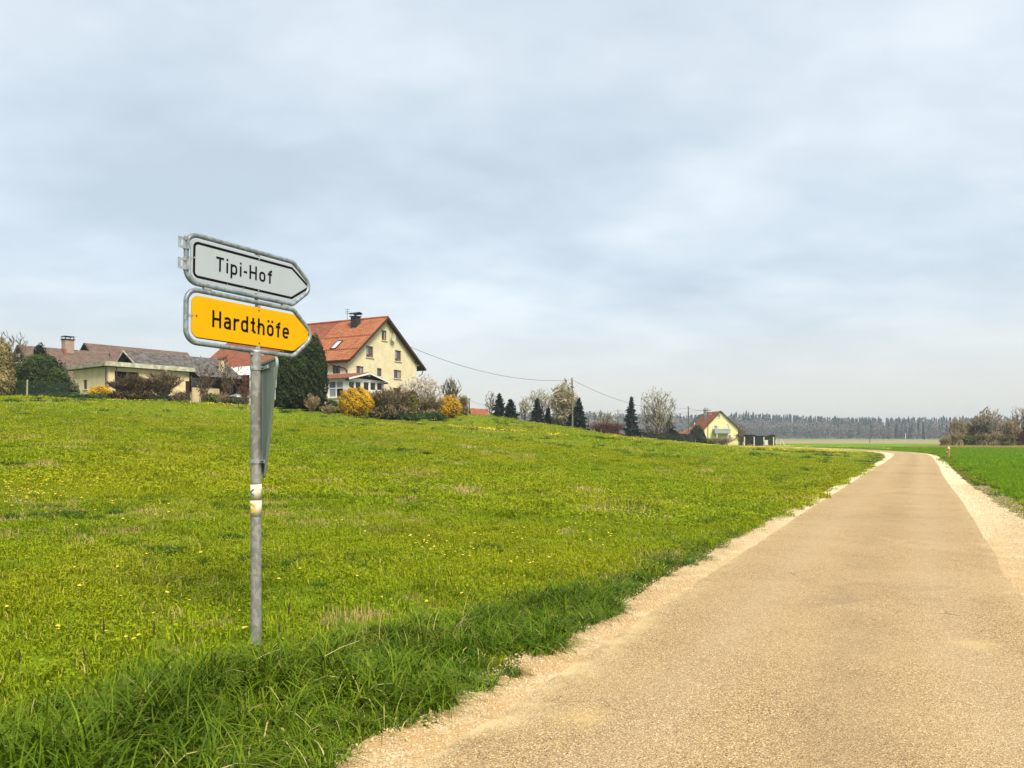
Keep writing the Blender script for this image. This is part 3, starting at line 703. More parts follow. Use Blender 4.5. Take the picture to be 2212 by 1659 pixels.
def roof_tiles(name, mat, A, B, C, D, rows, cols, parent, lift=0.045, wave=0.028, seed=0, subs=3):
    """A,B eave left/right; C,D ridge right/left. stepped, waved courses of real tiles; one mesh"""
    A, B, C, D = [np.array(p, float) for p in (A, B, C, D)]
    n = np.cross(B-A, D-A); n /= np.linalg.norm(n); n = n if n[2] > 0 else -n
    r = np.random.default_rng(seed); V = []; F = []; vv = []
    us = np.linspace(0, 1, cols*subs+1); wv = np.sin(np.arange(len(us))/subs*2*PI)*wave
    b = 0
    for i in range(rows):
        t0, t1 = i/rows, (i+1)/rows+0.35/rows
        t1 = min(t1, 1.0)
        L0, R0, L1, R1 = A+(D-A)*t0, B+(C-B)*t0, A+(D-A)*t1, B+(C-B)*t1
        jit = np.repeat(r.uniform(-.006, .006, cols), subs); jit = np.append(jit, jit[-1])
        lo = L0[None]+(R0-L0)[None]*us[:, None]+n[None]*(lift+wv+jit)[:, None]
        hi = L1[None]+(R1-L1)[None]*us[:, None]+n[None]*(wv*1.0)[:, None]
        dn = lo - n[None]*(lift+0.01)
        k = len(us); V += [dn, lo, hi]
        j = np.arange(k-1)
        F.append(np.stack([b+j, b+j+1, b+k+j+1, b+k+j], 1)); F.append(np.stack([b+k+j, b+k+j+1, b+2*k+j+1, b+2*k+j], 1))
        tv = np.repeat(r.random(cols), subs)
        vv += [tv, tv]; b += 3*k
    return np_obj(name, np.concatenate(V), np.concatenate(F), mat, parent, v=np.concatenate(vv), kind='stuff')

def wall(name, mat, outline, holes, origin, dx, depth, parent, inward=(0,1,0)):
    """flat wall with real openings. outline/holes in (u,z); origin + u*dx; reveal goes 'depth' along inward"""
    O = Vector(origin); dx = Vector(dx); inw = Vector(inward)
    polys = [[Vector((p[0], p[1], 0)) for p in outline]] + [[Vector((x, z, 0)) for x, z in ((a, c), (b, c), (b, d), (a, d))] for a, b, c, d in holes]
    tris = tessellate_polygon(polys); flat = [p for q in polys for p in q]
    P3 = [O+dx*p.x+Vector((0, 0, p.y)) for p in flat]
    mb = MB(); mb.v = [tuple(p) for p in P3]; mb.f = [tuple(t) for t in tris]; mb.mi = [0]*len(tris)
    for a, b, c, d in holes:
        q = [O+dx*u+Vector((0, 0, z)) for u, z in ((a, c), (b, c), (b, d), (a, d))]
        for i in range(4): j = (i+1) % 4; mb.poly([q[i], q[j], q[j]+inw*depth, q[i]+inw*depth])
    return mb.build(name, mat, parent)
def frame_at(O, dx, inw):
    dx = Vector(dx).normalized(); inw = Vector(inw).normalized()
    M = Matrix((( dx.x, inw.x, 0, O[0]), (dx.y, inw.y, 0, O[1]), (0, 0, 1, O[2]), (0, 0, 0, 1))); return M
def window(parent, O, dx, inw, rect, fm, pm, mull=(2, 1), depth=0.12, sill=M_SILL, fw=.07, name='window', cross=None, sill_out=.1):
    a, b, c, d = rect; M = frame_at(O, dx, inw)
    mb = MB(); y0, y1 = depth-.03, depth+.05
    mb.box(a, a+fw, y0, y1, c, d, M); mb.box(b-fw, b, y0, y1, c, d, M); mb.box(a+fw, b-fw, y0, y1, c, c+fw, M); mb.box(a+fw, b-fw, y0, y1, d-fw, d, M)
    nx, nz = mull; xs = [a+fw+(b-a-2*fw)*i/nx for i in range(nx+1)]; zs = [c+fw+(d-c-2*fw)*i/nz for i in range(nz+1)]
    if cross: zs = [c+fw, c+(d-c)*cross, d-fw]; nz = 2
    for x in xs[1:-1]: mb.box(x-fw*.7, x+fw*.7, y0-.004, y1, c+fw, d-fw, M)
    for z in zs[1:-1]: mb.box(a+fw, b-fw, y0+.004, y1, z-fw*.5, z+fw*.5, M)
    w = mb.build(name, fm, parent)
    for i in range(nx):
        for k in range(nz):
            p = MB(); p.box(xs[i], xs[i+1], depth+.01, depth+.02, zs[k], zs[k+1], M); p.build('pane', pm[(i+k) % len(pm)] if isinstance(pm, (list, tuple)) else pm, w)
    if sill:
        s = MB(); s.box(a-.10, b+.10, -sill_out, .02, c-.09, c-.005, M); s.build('sill', sill, w)
    return w
def uz(px, py, O, d):
    """where a sight line of the photograph meets the vertical plane through O along d (both in world x,y)"""
    r = (px-CX)/FPX; u = (r*O[1]-O[0])/(d[0]-r*d[1]); Y = O[1]+u*d[1]
    return u, EYE+(HY-py)/FPX*Y
def rect_uz(x0, x1, y0, y1, O, d, bz):
    u0, z1 = uz(x0, y0, O, d); u1, _ = uz(x1, y0, O, d); _, z0 = uz(x0, y1, O, d)
    return (min(u0, u1), max(u0, u1), z0-bz, z1-bz)
G = Vector((.486, .874, 0)).normalized(); Lh = Vector((-G.y, G.x, 0)); RZ = math.atan2(G.y, G.x)

# ---------------------------------------------------------------- the farmhouse with its barn under one ridge
HO = Vector((-17.05, 80.0, 0)); HB = 4.45
hs = thing('farmhouse', 'large cream farmhouse with steep orange tiled roof and its brown-roofed barn wing behind the gable', 'farmhouse', (HO.x, HO.y, HB), RZ)
EZ, RZ_, EZ2 = 9.88-HB, 14.8-HB, 10.45-HB       # eaves and ridge above the base
BL = 22.5; OL = 6.5
gd, ld = (G.x, G.y), (Lh.x, Lh.y)
gw_rects = [rect_uz(*r, HO, gd, HB) for r in ((824.6,835.1,712.9,734.2),(791.2,806.4,746.6,771.0),(853.0,866.5,756.0,779.4),(769.9,785.3,790.0,807.4),(814.7,824.6,794.8,812.5),(850.8,866.8,798.4,816.6))]
basement = rect_uz(849.5, 862, 837.5, 846, HO, gd, HB)
wall('gable_wall', M_CREAM, [(0,-1.5),(12,-1.5),(12,EZ2),(6,RZ_-.12),(0,EZ)], gw_rects+[basement], (0,0,0), (1,0,0), .25, hs)
for k, r in enumerate(gw_rects):
    w = window(hs, (0,0,0), (1,0,0), (0,1,0), r, M_BROWNWOOD, [M_PANE, M_CURT] if k else [M_PANED, M_CURT], (1 if k == 4 else 2, 1), cross=.22 if k in (1,2) else None, fw=.085)
window(hs, (0,0,0), (1,0,0), (0,1,0), basement, M_DARKWOOD, M_PANED, (1,1), sill=None)
# long wall on the near side; openings run along y = l
lw = [rect_uz(718.3, 734.7, 790.3, 807.7, HO, ld, HB)]
wall('side_wall', M_CREAM, [(0,-1.5),(8.6,-1.5),(8.6,EZ),(0,EZ)], lw, (0,0,0), (0,1,0), .25, hs, (1,0,0))
window(hs, (0,0,0), (0,1,0), (1,0,0), lw[0], M_DARKWOOD, [M_PANE, M_PANED], (2,1), fw=.08)
mb = MB(); mb.box(-.04, 0.02, lw[0][0]-.12, lw[0][1]+.12, lw[0][3]+.02, lw[0][3]+.12); mb.build('shutter_box', M_WHITE, hs)
mb = MB(); mb.poly([(12,0,-1.5),(12,BL,-1.5),(12,BL,EZ2),(12,0,EZ2)]); mb.poly([(0,BL,-1.5),(12,BL,-1.5),(12,BL,EZ2),(6,BL,RZ_),(0,BL,EZ)]); mb.build('back_wall', M_CREAM, hs)
# barn wing: dark open bays under a white canopy, beige band
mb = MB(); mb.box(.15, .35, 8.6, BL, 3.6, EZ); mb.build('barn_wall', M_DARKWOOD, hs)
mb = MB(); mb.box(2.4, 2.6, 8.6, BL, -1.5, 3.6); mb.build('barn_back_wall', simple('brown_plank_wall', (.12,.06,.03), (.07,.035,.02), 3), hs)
mb = MB(); mb.box(.0, .2, 8.6, 16.6, 1.9, 2.75); mb.build('barn_beam_wall', M_BEIGE, hs)
for y in (8.7, 11.5, 14.3, 17.1, 19.8, 22.3):
    mb = MB(); mb.box(.02, .28, y-.12, y+.12, -1.5, 3.7); mb.build('post', M_DARKWOOD, hs)
z_top, z_bot = 1.6+157*87/FPX-HB, 1.6+133.5*84.5/FPX-HB
for k in range(9):
    y0 = 9.0+k*1.5; mb = MB(); mb.prism([(-.05, y0+.02, z_top-.03), (-.05, y0+1.48, z_top-.03), (-2.3, y0+1.48, z_bot), (-2.3, y0+.02, z_bot)], (0, 0, .05)); mb.build('canopy_panel', M_WHITE, hs)
mb = MB(); mb.box(-2.42, -2.30, 9.0, 22.5, z_bot-.14, z_bot+.03); mb.build('canopy_edge', M_GUTTER, hs)
# roofs
oh = .40
def plane_z(x): return EZ+(RZ_-EZ)/6*x if x <= 6 else RZ_+(9.62-HB-RZ_)/7.15*(x-6)
RA = lambda x, y, dz=0.0: (x, y, plane_z(x)+dz+.10)
roof_tiles('roof_tiles', M_T_OR, RA(-oh,-.50), RA(-oh,OL), RA(6,OL), RA(6,-.50), 26, 26, hs, seed=1)
roof_tiles('roof_tiles', M_T_E, RA(-oh,OL+.02,-.04), RA(-oh,BL+.3,-.04), RA(6,BL+.3,-.04), RA(6,OL+.02,-.04), 28, 60, hs, seed=2, subs=2, wave=.02)
roof_tiles('roof_tiles', M_T_OR, RA(13.15,-.50), RA(13.15,BL), RA(6,BL), RA(6,-.50), 26, 60, hs, seed=3, subs=2)
mb = MB()
for y0, y1 in ((-.45, BL),):
    for xa, xb in ((-oh, 6), (13.15, 6)):
        mb.prism([(xa, y0, plane_z(xa)+.02), (xa, y1, plane_z(xa)+.02), (xb, y1, plane_z(xb)+.02), (xb, y0, plane_z(xb)+.02)], (0, 0, -.12))
mb.build('roof_deck', M_DARKWOOD, hs)
mb = MB()
for xa, xb in ((-oh, 6), (13.15, 6)):
    mb.prism([(xa, -.52, plane_z(xa)+.12), (xb, -.52, plane_z(xb)+.16), (xb, -.52, plane_z(xb)-.16), (xa, -.52, plane_z(xa)-.14)], (0, -.05, 0))
mb.build('verge_board', M_GUTTER, hs)
mb = MB()
for k in range(52):
    y = -.5+k*.45; mb.tube([(6, y, RZ_+.13), (6, y+.43, RZ_+.15)], .13, 8)
o = mb.build('ridge_tiles', simple('ridge_clay', (.36,.11,.05), (.24,.07,.04), 2), hs, smooth=True)
for x in (0.4, 6, 11.7):
    mb = MB(); mb.box(x-.09, x+.09, -.42, .1, plane_z(x)-.30, plane_z(x)-.08); mb.build('purlin', M_DARKWOOD, hs)
for x0, zz in ((-.30, EZ-.25), (12.0, EZ2-.30)):
    mb = MB(); mb.box(x0, x0+.75 if x0 > 0 else x0+.3, -.12, .0, zz-.14, zz+.04); mb.build('corbel', M_CREAM, hs)
# snow guards: two rows of bumps on the slope
for x in (1.1, 3.1):
    for k in range(22):
        mb = MB(); mb.box(x-.05, x+.05, -.3+k*.3, -.3+k*.3+.14, plane_z(x)+.10, plane_z(x)+.24)
        mb.build('snow_guard', MATS.get('snow_guard_clay') or simple('snow_guard_clay', (.24,.06,.03), (.18,.05,.03), 3), hs)
# skylight
def on_roof(px, py):
    """slope point under a pixel of the near roof plane, local x,y"""
    best = None
    for x in np.linspace(-.4, 6, 120):
        z = HB+plane_z(x)+.1; D = (z-EYE)*FPX/(HY-py); 
        # world point with that depth on the sight line
        wx = (px-CX)/FPX*D; dxy = Vector((wx-HO.x, D-HO.y, 0)); lx, ly = dxy.dot(G), dxy.dot(Lh)
        if best is None or abs(lx-x) < best[0]: best = (abs(lx-x), x, ly)
    return best[1], best[2]
xa, ya = on_roof(727, 746.5); sl_ = math.atan2(RZ_-EZ, 6)
Mr = Matrix.Translation((xa, ya, plane_z(xa)+.14)) @ Matrix.Rotation(-sl_, 4, 'Y')
mb = MB(); hw, hl = .42, .80
mb.box(-hl, hl, -hw, -hw+.08, 0, .12, Mr); mb.box(-hl, hl, hw-.08, hw, 0, .12, Mr); mb.box(-hl, -hl+.08, -hw+.08, hw-.08, 0, .12, Mr); mb.box(hl-.08, hl, -hw+.08, hw-.08, 0, .12, Mr)
skl = mb.build('skylight', M_GUTTER, hs)
mb = MB(); mb.box(-hl+.08, hl-.08, -hw+.08, hw-.08, .04, .07, Mr); mb.build('pane', M_PALEGL, skl)
# chimney clad in black slate with cowl
xa, ya = on_roof(767.5, 704)
ch = MB(); ch.box(xa-.38, xa+.38, ya-.38, ya+.38, plane_z(xa)-.3, plane_z(xa)+1.12); c_ = ch.build('chimney', M_BLK, hs)
zt = plane_z(xa)+1.10
mb = MB(); mb.box(xa-.5, xa+.5, ya-.5, ya+.5, zt, zt+.07)
for sx in (-.36, .36):
    for sy in (-.36, .36): mb.box(xa+sx-.02, xa+sx+.02, ya+sy-.02, ya+sy+.02, zt+.07, zt+.28)
Mc = Matrix.Translation((xa, ya, zt+.36))
for k in range(8):
    a0_, a1_ = PI*k/8, PI*(k+1)/8; mb.prism([(xa-.45*math.cos(a0_), ya-.62, zt+.28+.20*math.sin(a0_)), (xa-.45*math.cos(a1_), ya-.62, zt+.28+.20*math.sin(a1_)), (xa-.45*math.cos(a1_), ya-.62, zt+.31+.20*math.sin(a1_)), (xa-.45*math.cos(a0_), ya-.62, zt+.31+.20*math.sin(a0_))], (0, 1.24, 0))
mb.build('chimney_cap', M_BLK, c_)
mb = MB(); mb.box(xa-.55, xa+.6, ya-.5, ya+.5, plane_z(xa)-.25, plane_z(xa)-.10+.32); 
# aerial beside the chimney
ax, ay = 6.0, ya+2.1
mb = MB(); mb.tube([(ax, ay, RZ_-.1), (ax, ay, RZ_+1.5)], .025, 5)
for zz, ln in ((1.4, .35), (1.15, .30), (.95, .35)): mb.tube([(ax, ay-ln, RZ_+zz), (ax, ay+ln, RZ_+zz+.1)], .02, 4)
mb.tube([(ax, ay, RZ_+1.0), (ax, ay-1.2, RZ_+.7)], .02, 4)
mb.build('aerial', M_BLK, hs)
# satellite dish on the gable
u_, z_ = uz(844, 729, HO, gd)
mb = MB(); 
for i in range(4):
    r0, r1 = .42*i/4, .42*(i+1)/4; d0, d1 = .10*(i/4)**2, .10*((i+1)/4)**2
    for k in range(14):
        a0_, a1_ = 2*PI*k/14, 2*PI*(k+1)/14
        mb.poly([(u_+r0*math.cos(a0_), -.30-d0, z_-HB+r0*math.sin(a0_)*1.1), (u_+r1*math.cos(a0_), -.30-d1, z_-HB+r1*math.sin(a0_)*1.1), (u_+r1*math.cos(a1_), -.30-d1, z_-HB+r1*math.sin(a1_)*1.1), (u_+r0*math.cos(a1_), -.30-d0, z_-HB+r0*math.sin(a1_)*1.1)])
mb.tube([(u_, -.3, z_-HB), (u_+.1, 0, z_-HB-.1)], .03, 6)
mb.build('satellite_dish', simple('dish_beige', (.42,.40,.33), (.38,.36,.30), rough=.5), hs)
# gutters and downpipes
mb = MB(); mb.tube([(-oh-.02, -.4, plane_z(-oh)-.02), (-oh-.02, 9, plane_z(-oh)-.04)], .07, 8)
mb.tube([(-oh, 2.2, plane_z(-oh)-.1), (-oh, 2.1, plane_z(-oh)-.3), (-.08, .35, 4.35), (-.08, .10, 4.15), (-.08, .10, 2.4)], .055, 6)
mb.build('gutter', M_GUTTER, hs); mb = MB(); mb.tube([(13.1, -.4, plane_z(13.15)), (13.1, 12, plane_z(13.15))], .07, 8)
mb.tube([(13.0, -.2, plane_z(13.15)-.05), (12.95, -.1, plane_z(13.15)-.5), (12.1, -.06, plane_z(13.15)-.95)], .05, 6)
mb.build('gutter', M_GUTTER, hs)

# ---------------------------------------------------------------- garden room in front of the farmhouse
QO = Vector((-15.8, 74.0, 0)); qb = 4.3
cr = thing('garden_room', 'low white garden room with shallow brown roof in front of the cream gable', 'conservatory', (QO.x, QO.y, qb), RZ)
ez = 7.38-qb; rz_ = 7.98-qb; Wd = 5.5; Ld = 8.0
fr = [rect_uz(754+k*14.4+(3 if k > 1 else 0), 754+k*14.4+12+(3 if k > 1 else 0), 823.0+k*.8, 843, QO, gd, qb) for k in range(5)]
fr = [r for r in fr if r[1] < Wd-.1]
sr = [rect_uz(709.3, 741.5, 822.7, 859.0, QO, ld, qb)]; sr[0] = (max(sr[0][0], .5), sr[0][1], sr[0][2], min(sr[0][3], ez-.25))
wall('front_wall', M_WHITE, [(0,-.8),(Wd,-.8),(Wd,ez),(0,ez)], fr, (0,0,0), (1,0,0), .15, cr)
for r in fr: window(cr, (0,0,0), (1,0,0), (0,1,0), r, M_WHITE, M_PANED, (1,1), depth=.08, sill=None, fw=.05)
wall('side_wall', M_WHITE, [(0,-.8),(Ld,-.8),(Ld,ez),(0,ez)], sr, (0,0,0), (0,1,0), .15, cr, (1,0,0))
window(cr, (0,0,0), (0,1,0), (1,0,0), sr[0], M_WHITE, [M_PANED, M_CURT, M_PANE], (2,1), depth=.08, cross=.55, fw=.09)
mb = MB(); mb.poly([(Wd,0,-.8),(Wd,Ld,-.8),(Wd,Ld,ez),(Wd,0,ez)]); mb.poly([(.02,.02,.02),(Wd,.02,.02),(Wd,Ld,.02),(.02,Ld,.02)]); mb.build('inner_wall', M_BEIGE, cr)
mb = MB(); mb.prism([(0,.05,ez),(Wd,.05,ez),(Wd/2,.05,rz_-.05)], (0,.06,0)); mb.build('gable_panel', M_DARKWOOD, cr)
mb = MB()
mb.prism([(-.35,-.45,ez-.05),(Wd/2,-.45,rz_+.06),(Wd/2,-.45,rz_-.12),(-.35,-.45,ez-.22)], (0,-.04,0)); mb.prism([(Wd/2,-.45,rz_+.06),(Wd+.35,-.45,ez-.05),(Wd+.35,-.45,ez-.22),(Wd/2,-.45,rz_-.12)], (0,-.04,0))
mb.build('bargeboard', M_WHITE, cr)
roof_tiles('roof_tiles', M_T_BR, (-.35,-.45,ez-.05), (-.35,Ld,ez-.05), (Wd/2,Ld,rz_+.08), (Wd/2,-.45,rz_+.08), 9, 30, cr, seed=5, lift=.03, wave=.012, subs=2)
roof_tiles('roof_tiles', M_T_BR, (Wd+.35,-.45,ez-.05), (Wd+.35,Ld,ez-.05), (Wd/2,Ld,rz_+.08), (Wd/2,-.45,rz_+.08), 9, 30, cr, seed=6, lift=.03, wave=.012, subs=2)
for x in (-.25, Wd/2, Wd+.05):
    mb = MB(); mb.box(x, x+.14, -.38, .1, (ez if x != Wd/2 else rz_)-.30, (ez if x != Wd/2 else rz_)-.13); mb.build('purlin', M_DARKWOOD if x != Wd/2 else M_WHITE, cr)

# ---------------------------------------------------------------- cream flat-roofed extension
r_ = Vector((.6, .8, 0)); s_ = Vector((-.8, .6, 0)); FA = math.atan2(.8, .6)
C0 = Vector((-37.8, 72.0, 0)); fb = 4.9
ext = thing('flat_roofed_extension', 'cream flat-roofed annexe with stained pale fascia behind the brown bushes', 'outbuilding', (C0.x, C0.y, fb), FA)
rd, sd2 = (.6, .8), (-.8, .6); top = 8.7-fb
ho = [rect_uz(248, 300, 801, 836, C0, rd, fb), rect_uz(341, 373, 809.5, 829, C0, rd, fb)]
wall('front_wall', M_CREAM2, [(0,-1),(8.1,-1),(8.1,top-.45),(0,top-.45)], ho, (0,0,0), (1,0,0), .35, ext)
lo = [rect_uz(180, 188, 821, 841, C0, sd2, fb)]
wall('end_wall', M_CREAM2, [(.0,-1),(7.2,-1),(7.2,top-.45),(0,top-.45)], lo, (0,0,0), (0,1,0), .2, ext, (1,0,0))
window(ext, (0,0,0), (0,1,0), (1,0,0), lo[0], M_DARKWOOD, M_PANED, (1,1))
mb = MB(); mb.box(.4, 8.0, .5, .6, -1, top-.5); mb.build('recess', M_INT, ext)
for h_ in ho:
    mb = MB(); mb.box(h_[0]+(h_[1]-h_[0])*.5, h_[0]+(h_[1]-h_[0])*.54, .1, .2, h_[2], h_[3]); mb.build('door_post', M_BROWNWOOD, ext)
    mb = MB(); mb.box(h_[0], h_[1], .12, .18, h_[2], h_[2]+(h_[3]-h_[2])*.42); mb.build('parapet_panel', M_GREYW, ext)
mb = MB(); mb.box(-.5, 8.5, -.5, -.3, top-.42, top); mb.box(-.5, 8.5, 8.3, 8.4, top-.42, top); mb.box(8.4, 8.5, -.5, 8.3, top-.42, top); mb.build('fascia', M_PARA, ext)
mb = MB(); mb.box(-.52, -.32, -.3, 8.3, top-.42, top); mb.build('fascia', M_ZGREY, ext)
mb = MB(); mb.box(-.3, 8.4, -.3, 8.3, top-.40, top-.12); mb.build('roof_slab', M_GREYW, ext)
for x, y in ((-.42, -.42), (.6, -.36), (-.40, 7.5)):
    mb = MB(); mb.tube([(x, y, top-.4), (x, y, -1)], .06, 6); mb.build('downpipe', M_GUTTER if y < 1 else M_ZGREY, ext)

# ---------------------------------------------------------------- grey-roofed barn behind it
gb = at(272, 757, 76); bb = 5.0
gr = thing('grey_roofed_barn', 'old barn with weathered grey tile roof and dark open gable rising behind the flat roof', 'barn', (gb.x, gb.y, bb), FA)
rr = 10.2-bb; er = rr-3.4; RL = 10.5
roof_tiles('roof_tiles', M_T_GR, (-.2,-2.85,rr-1.70), (5.28,-2.85,rr-1.70), (5.28,0,rr), (-.2,0,rr), 12, 24, gr, seed=8, subs=2, lift=.05)
roof_tiles('roof_tiles', M_T_GR, (5.3,-4.0,rr-2.38), (RL,-4.0,rr-2.38), (RL,0,rr), (5.3,0,rr), 16, 22, gr, seed=88, subs=2, lift=.05)
roof_tiles('roof_tiles', M_T_GR, (-.2,4.6,er-.1), (RL,4.6,er-.1), (RL,0,rr), (-.2,0,rr), 14, 24, gr, seed=9, subs=2, lift=.05)
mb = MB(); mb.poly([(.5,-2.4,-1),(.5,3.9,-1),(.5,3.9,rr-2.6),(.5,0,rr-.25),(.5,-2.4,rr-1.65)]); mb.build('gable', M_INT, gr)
mb = MB()
for k in range(6): mb.box(.40, .46, -2.3+k*.30, -2.3+k*.30+.26, -1, rr-1.75+k*.17)
mb.build('board', M_GREYW, gr)
mb = MB(); mb.prism([(-.25,-2.85,rr-1.72),(-.25,0,rr+.02),(-.25,0,rr-.16),(-.25,-2.85,rr-1.9)], (-.05,0,0)); mb.prism([(-.25,4.6,er-.15),(-.25,0,rr+.02),(-.25,0,rr-.16),(-.25,4.6,er-.33)], (-.05,0,0)); mb.build('bargeboard', M_PARA, gr)
mb = MB(); mb.poly([(5.4,-2.6,-1),(RL-.3,-2.6,-1),(RL-.3,-2.6,rr-1.7),(5.4,-2.6,rr-1.7)]); mb.poly([(RL-.3,-2.6,-1),(RL-.3,3.9,-1),(RL-.3,3.9,rr-2.6),(RL-.3,0,rr-.2),(RL-.3,-2.6,rr-1.7)]); mb.build('wall', M_DARKWOOD, gr)
mb = MB(); mb.box(8.6, 9.05, -2.9, -2.45, rr-2.0, rr-.35); mb.build('flue', M_CREAM2, gr)
mb = MB(); mb.box(8.5, 9.15, -3.0, -2.35, rr-.35, rr-.27); mb.build('flue_cap', M_BLK, gr)
mb = MB(); mb.box(5.2, 8.2, -3.2, -3.0, -1, 1.7); mb.build('plinth_wall', M_BEIGE, gr)
mb = MB(); mb.box(5.2, 7.6, -3.1, -2.9, 1.75, 2.7); mb.build('dark_glazing', M_PANED, gr)

# ---------------------------------------------------------------- two tiled houses behind on the far side
A1 = at(48.4, 745.7, 95); ab = 5.3
ha = thing('balcony_house', 'house with faded reddish tile roof, pinkish chimney and white balcony under its gable', 'house', (A1.x, A1.y, ab), FA)
ra = A1.z-ab; pitch = .80; hwA = 6.0; LA = 10.2
roof_tiles('roof_tiles', M_T_PK, (-.5,-hwA,ra-hwA*pitch), (LA,-hwA,ra-hwA*pitch), (LA,0,ra), (-.5,0,ra), 24, 34, ha, seed=10, subs=2)
roof_tiles('roof_tiles', M_T_PK, (-.5,hwA,ra-hwA*pitch), (LA,hwA,ra-hwA*pitch), (LA,0,ra), (-.5,0,ra), 14, 20, ha, seed=11, subs=2)
mb = MB(); mb.poly([(.6,-5.3,-1),(.6,5.3,-1),(.6,5.3,ra-4.4),(.6,0,ra-.2),(.6,-5.3,ra-4.4)]); mb.poly([(.6,-5.3,-1),(LA,-5.3,-1),(LA,-5.3,ra-4.3),(.6,-5.3,ra-4.3)]); mb.build('wall', M_WHITE, ha)
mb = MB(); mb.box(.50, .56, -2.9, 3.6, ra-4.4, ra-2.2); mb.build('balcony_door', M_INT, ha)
mb = MB(); mb.prism([(-.55,-hwA,ra-hwA*pitch-.05),(-.55,0,ra+.02),(-.55,0,ra-.25),(-.55,-hwA,ra-hwA*pitch-.3)], (-.06,0,0)); mb.prism([(-.55,hwA,ra-hwA*pitch-.05),(-.55,0,ra+.02),(-.55,0,ra-.25),(-.55,hwA,ra-hwA*pitch-.3)], (-.06,0,0)); mb.build('bargeboard', M_DARKWOOD, ha)
bal = MB(); bal.box(-1.3, .5, -2.9, 4.2, ra-4.55, ra-4.35); bl_ = bal.build('balcony', M_WHITE, ha)
for y in (-2.8, -.4, 4.1):
    mb = MB(); mb.box(-1.3, -1.14, y-.08, y+.08, ra-6.4, ra-2.1); mb.build('balcony_post', M_WHITE, bl_)
for z in (ra-3.85, ra-3.15, ra-2.35, ra-1.6):
    mb = MB(); mb.box(-1.28, -1.20, -2.8, 4.1, z-.04, z+.04); mb.build('rail', M_WHITE, bl_)
cx_ = 5.2
mb = MB(); mb.box(cx_-.55, cx_+.55, -.75, .35, ra-.6, ra+1.15); cm = mb.build('chimney', simple('pink_brick', (.34,.25,.20), (.28,.20,.16), 6), ha)
mb = MB(); mb.box(cx_-.66, cx_+.66, -.86, .46, ra+1.15, ra+1.25); mb.box(cx_-.62, cx_+.62, -.82, .42, ra+1.55, ra+1.62)
for sx in (-.5, .5):
    for sy in (-.7, .3): mb.box(cx_+sx-.04, cx_+sx+.04, sy-.04, sy+.04, ra+1.25, ra+1.55)
mb.build('chimney_cap', M_BLK, cm)
mb = MB(); mb.box(cx_-.85, cx_-.6, -1.2, -.2, ra-.9, ra-.1); mb.build('flashing', M_T_BR, ha)
for lx in (7.3, 8.9):
    y = -3.4; zz = ra+y*pitch+.08; Mr = Matrix.Translation((lx, y, zz)) @ Matrix.Rotation(math.atan(pitch), 4, 'X')
    mb = MB(); mb.box(-.42, .42, -.5, .5, 0, .10, Mr); w = mb.build('skylight', M_GUTTER, ha)
    mb = MB(); mb.box(-.34, .34, -.42, .42, .10, .12, Mr); mb.build('pane', M_PALEGL, w)
B1 = at(192, 741.5, 104)
hb = thing('long_roofed_house', 'long pinkish-brown tile roof with small pale gable rising behind the balcony house', 'house', (B1.x, B1.y, ab), FA)
rb = B1.z-ab; LB = 14.2
roof_tiles('roof_tiles', M_T_PK, (-.6,-7.5,rb-6.0), (LB,-7.5,rb-6.0), (LB,0,rb), (-.6,0,rb), 28, 46, hb, seed=12, subs=2)
roof_tiles('roof_tiles', M_T_PK, (-.6,7.5,rb-6.0), (LB,7.5,rb-6.0), (LB,0,rb), (-.6,0,rb), 14, 20, hb, seed=13, subs=2)
mb = MB(); mb.poly([(.3,-6.8,-1),(.3,6.8,-1),(.3,6.8,rb-5.6),(.3,0,rb-.2),(.3,-6.8,rb-5.6)]); mb.poly([(.3,-6.8,-1),(LB,-6.8,-1),(LB,-6.8,rb-5.5),(.3,-6.8,rb-5.5)]); mb.poly([(LB-.4,-6.8,-1),(LB-.4,6.8,-1),(LB-.4,0,rb-.2)]); mb.build('wall', M_CREAM2, hb)
mb = MB(); mb.prism([(-.62,-7.5,rb-6.05),(-.62,0,rb+.02),(-.62,0,rb-.2),(-.62,-7.5,rb-6.3)], (-.06,0,0)); mb.prism([(-.62,7.5,rb-6.05),(-.62,0,rb+.02),(-.62,0,rb-.2),(-.62,7.5,rb-6.3)], (-.06,0,0)); mb.build('bargeboard', M_DARKWOOD, hb)
for lx, ly in ((1.5, -2.6), (3.6, -3.2)):
    mb = MB(); mb.tube([(lx, ly, rb+ly*.8), (lx, ly, rb+ly*.8+.6)], .08, 6); mb.tube([(lx, ly, rb+ly*.8+.55), (lx, ly, rb+ly*.8+.7)], [.14, .05], 6); mb.build('vent_pipe', M_BLK, hb)

# ---------------------------------------------------------------- small red-roofed shed on the brow
p = ground(1016, 112, -.9); q_ = ground(1053, 118)
sh = thing('red_roofed_shed', 'low shed with red tile roof just showing over the brow beyond the forsythia', 'shed', (gx(1017, 116), 116, 1.6+48*116/FPX-2.0), math.radians(8))
roof_tiles('roof_tiles', M_T_E, (0,0,2.0), (2.9,0,1.7), (2.6,1.6,3.0), (0.05,1.6,3.15), 9, 12, sh, seed=14, subs=2)
mb = MB(); mb.box(.1, 2.6, .2, 2.6, 0, 1.75); mb.prism([(2.62,.2,1.7),(2.62,3,1.7),(2.55,1.6,2.9)], (.05,0,0)); mb.build('wall', M_DARKWOOD, sh)
roof_tiles('roof_tiles', M_T_E, (0,3.2,2.0), (2.9,3.2,1.7), (2.6,1.6,3.0), (0.05,1.6,3.15), 5, 8, sh, seed=15, subs=2)

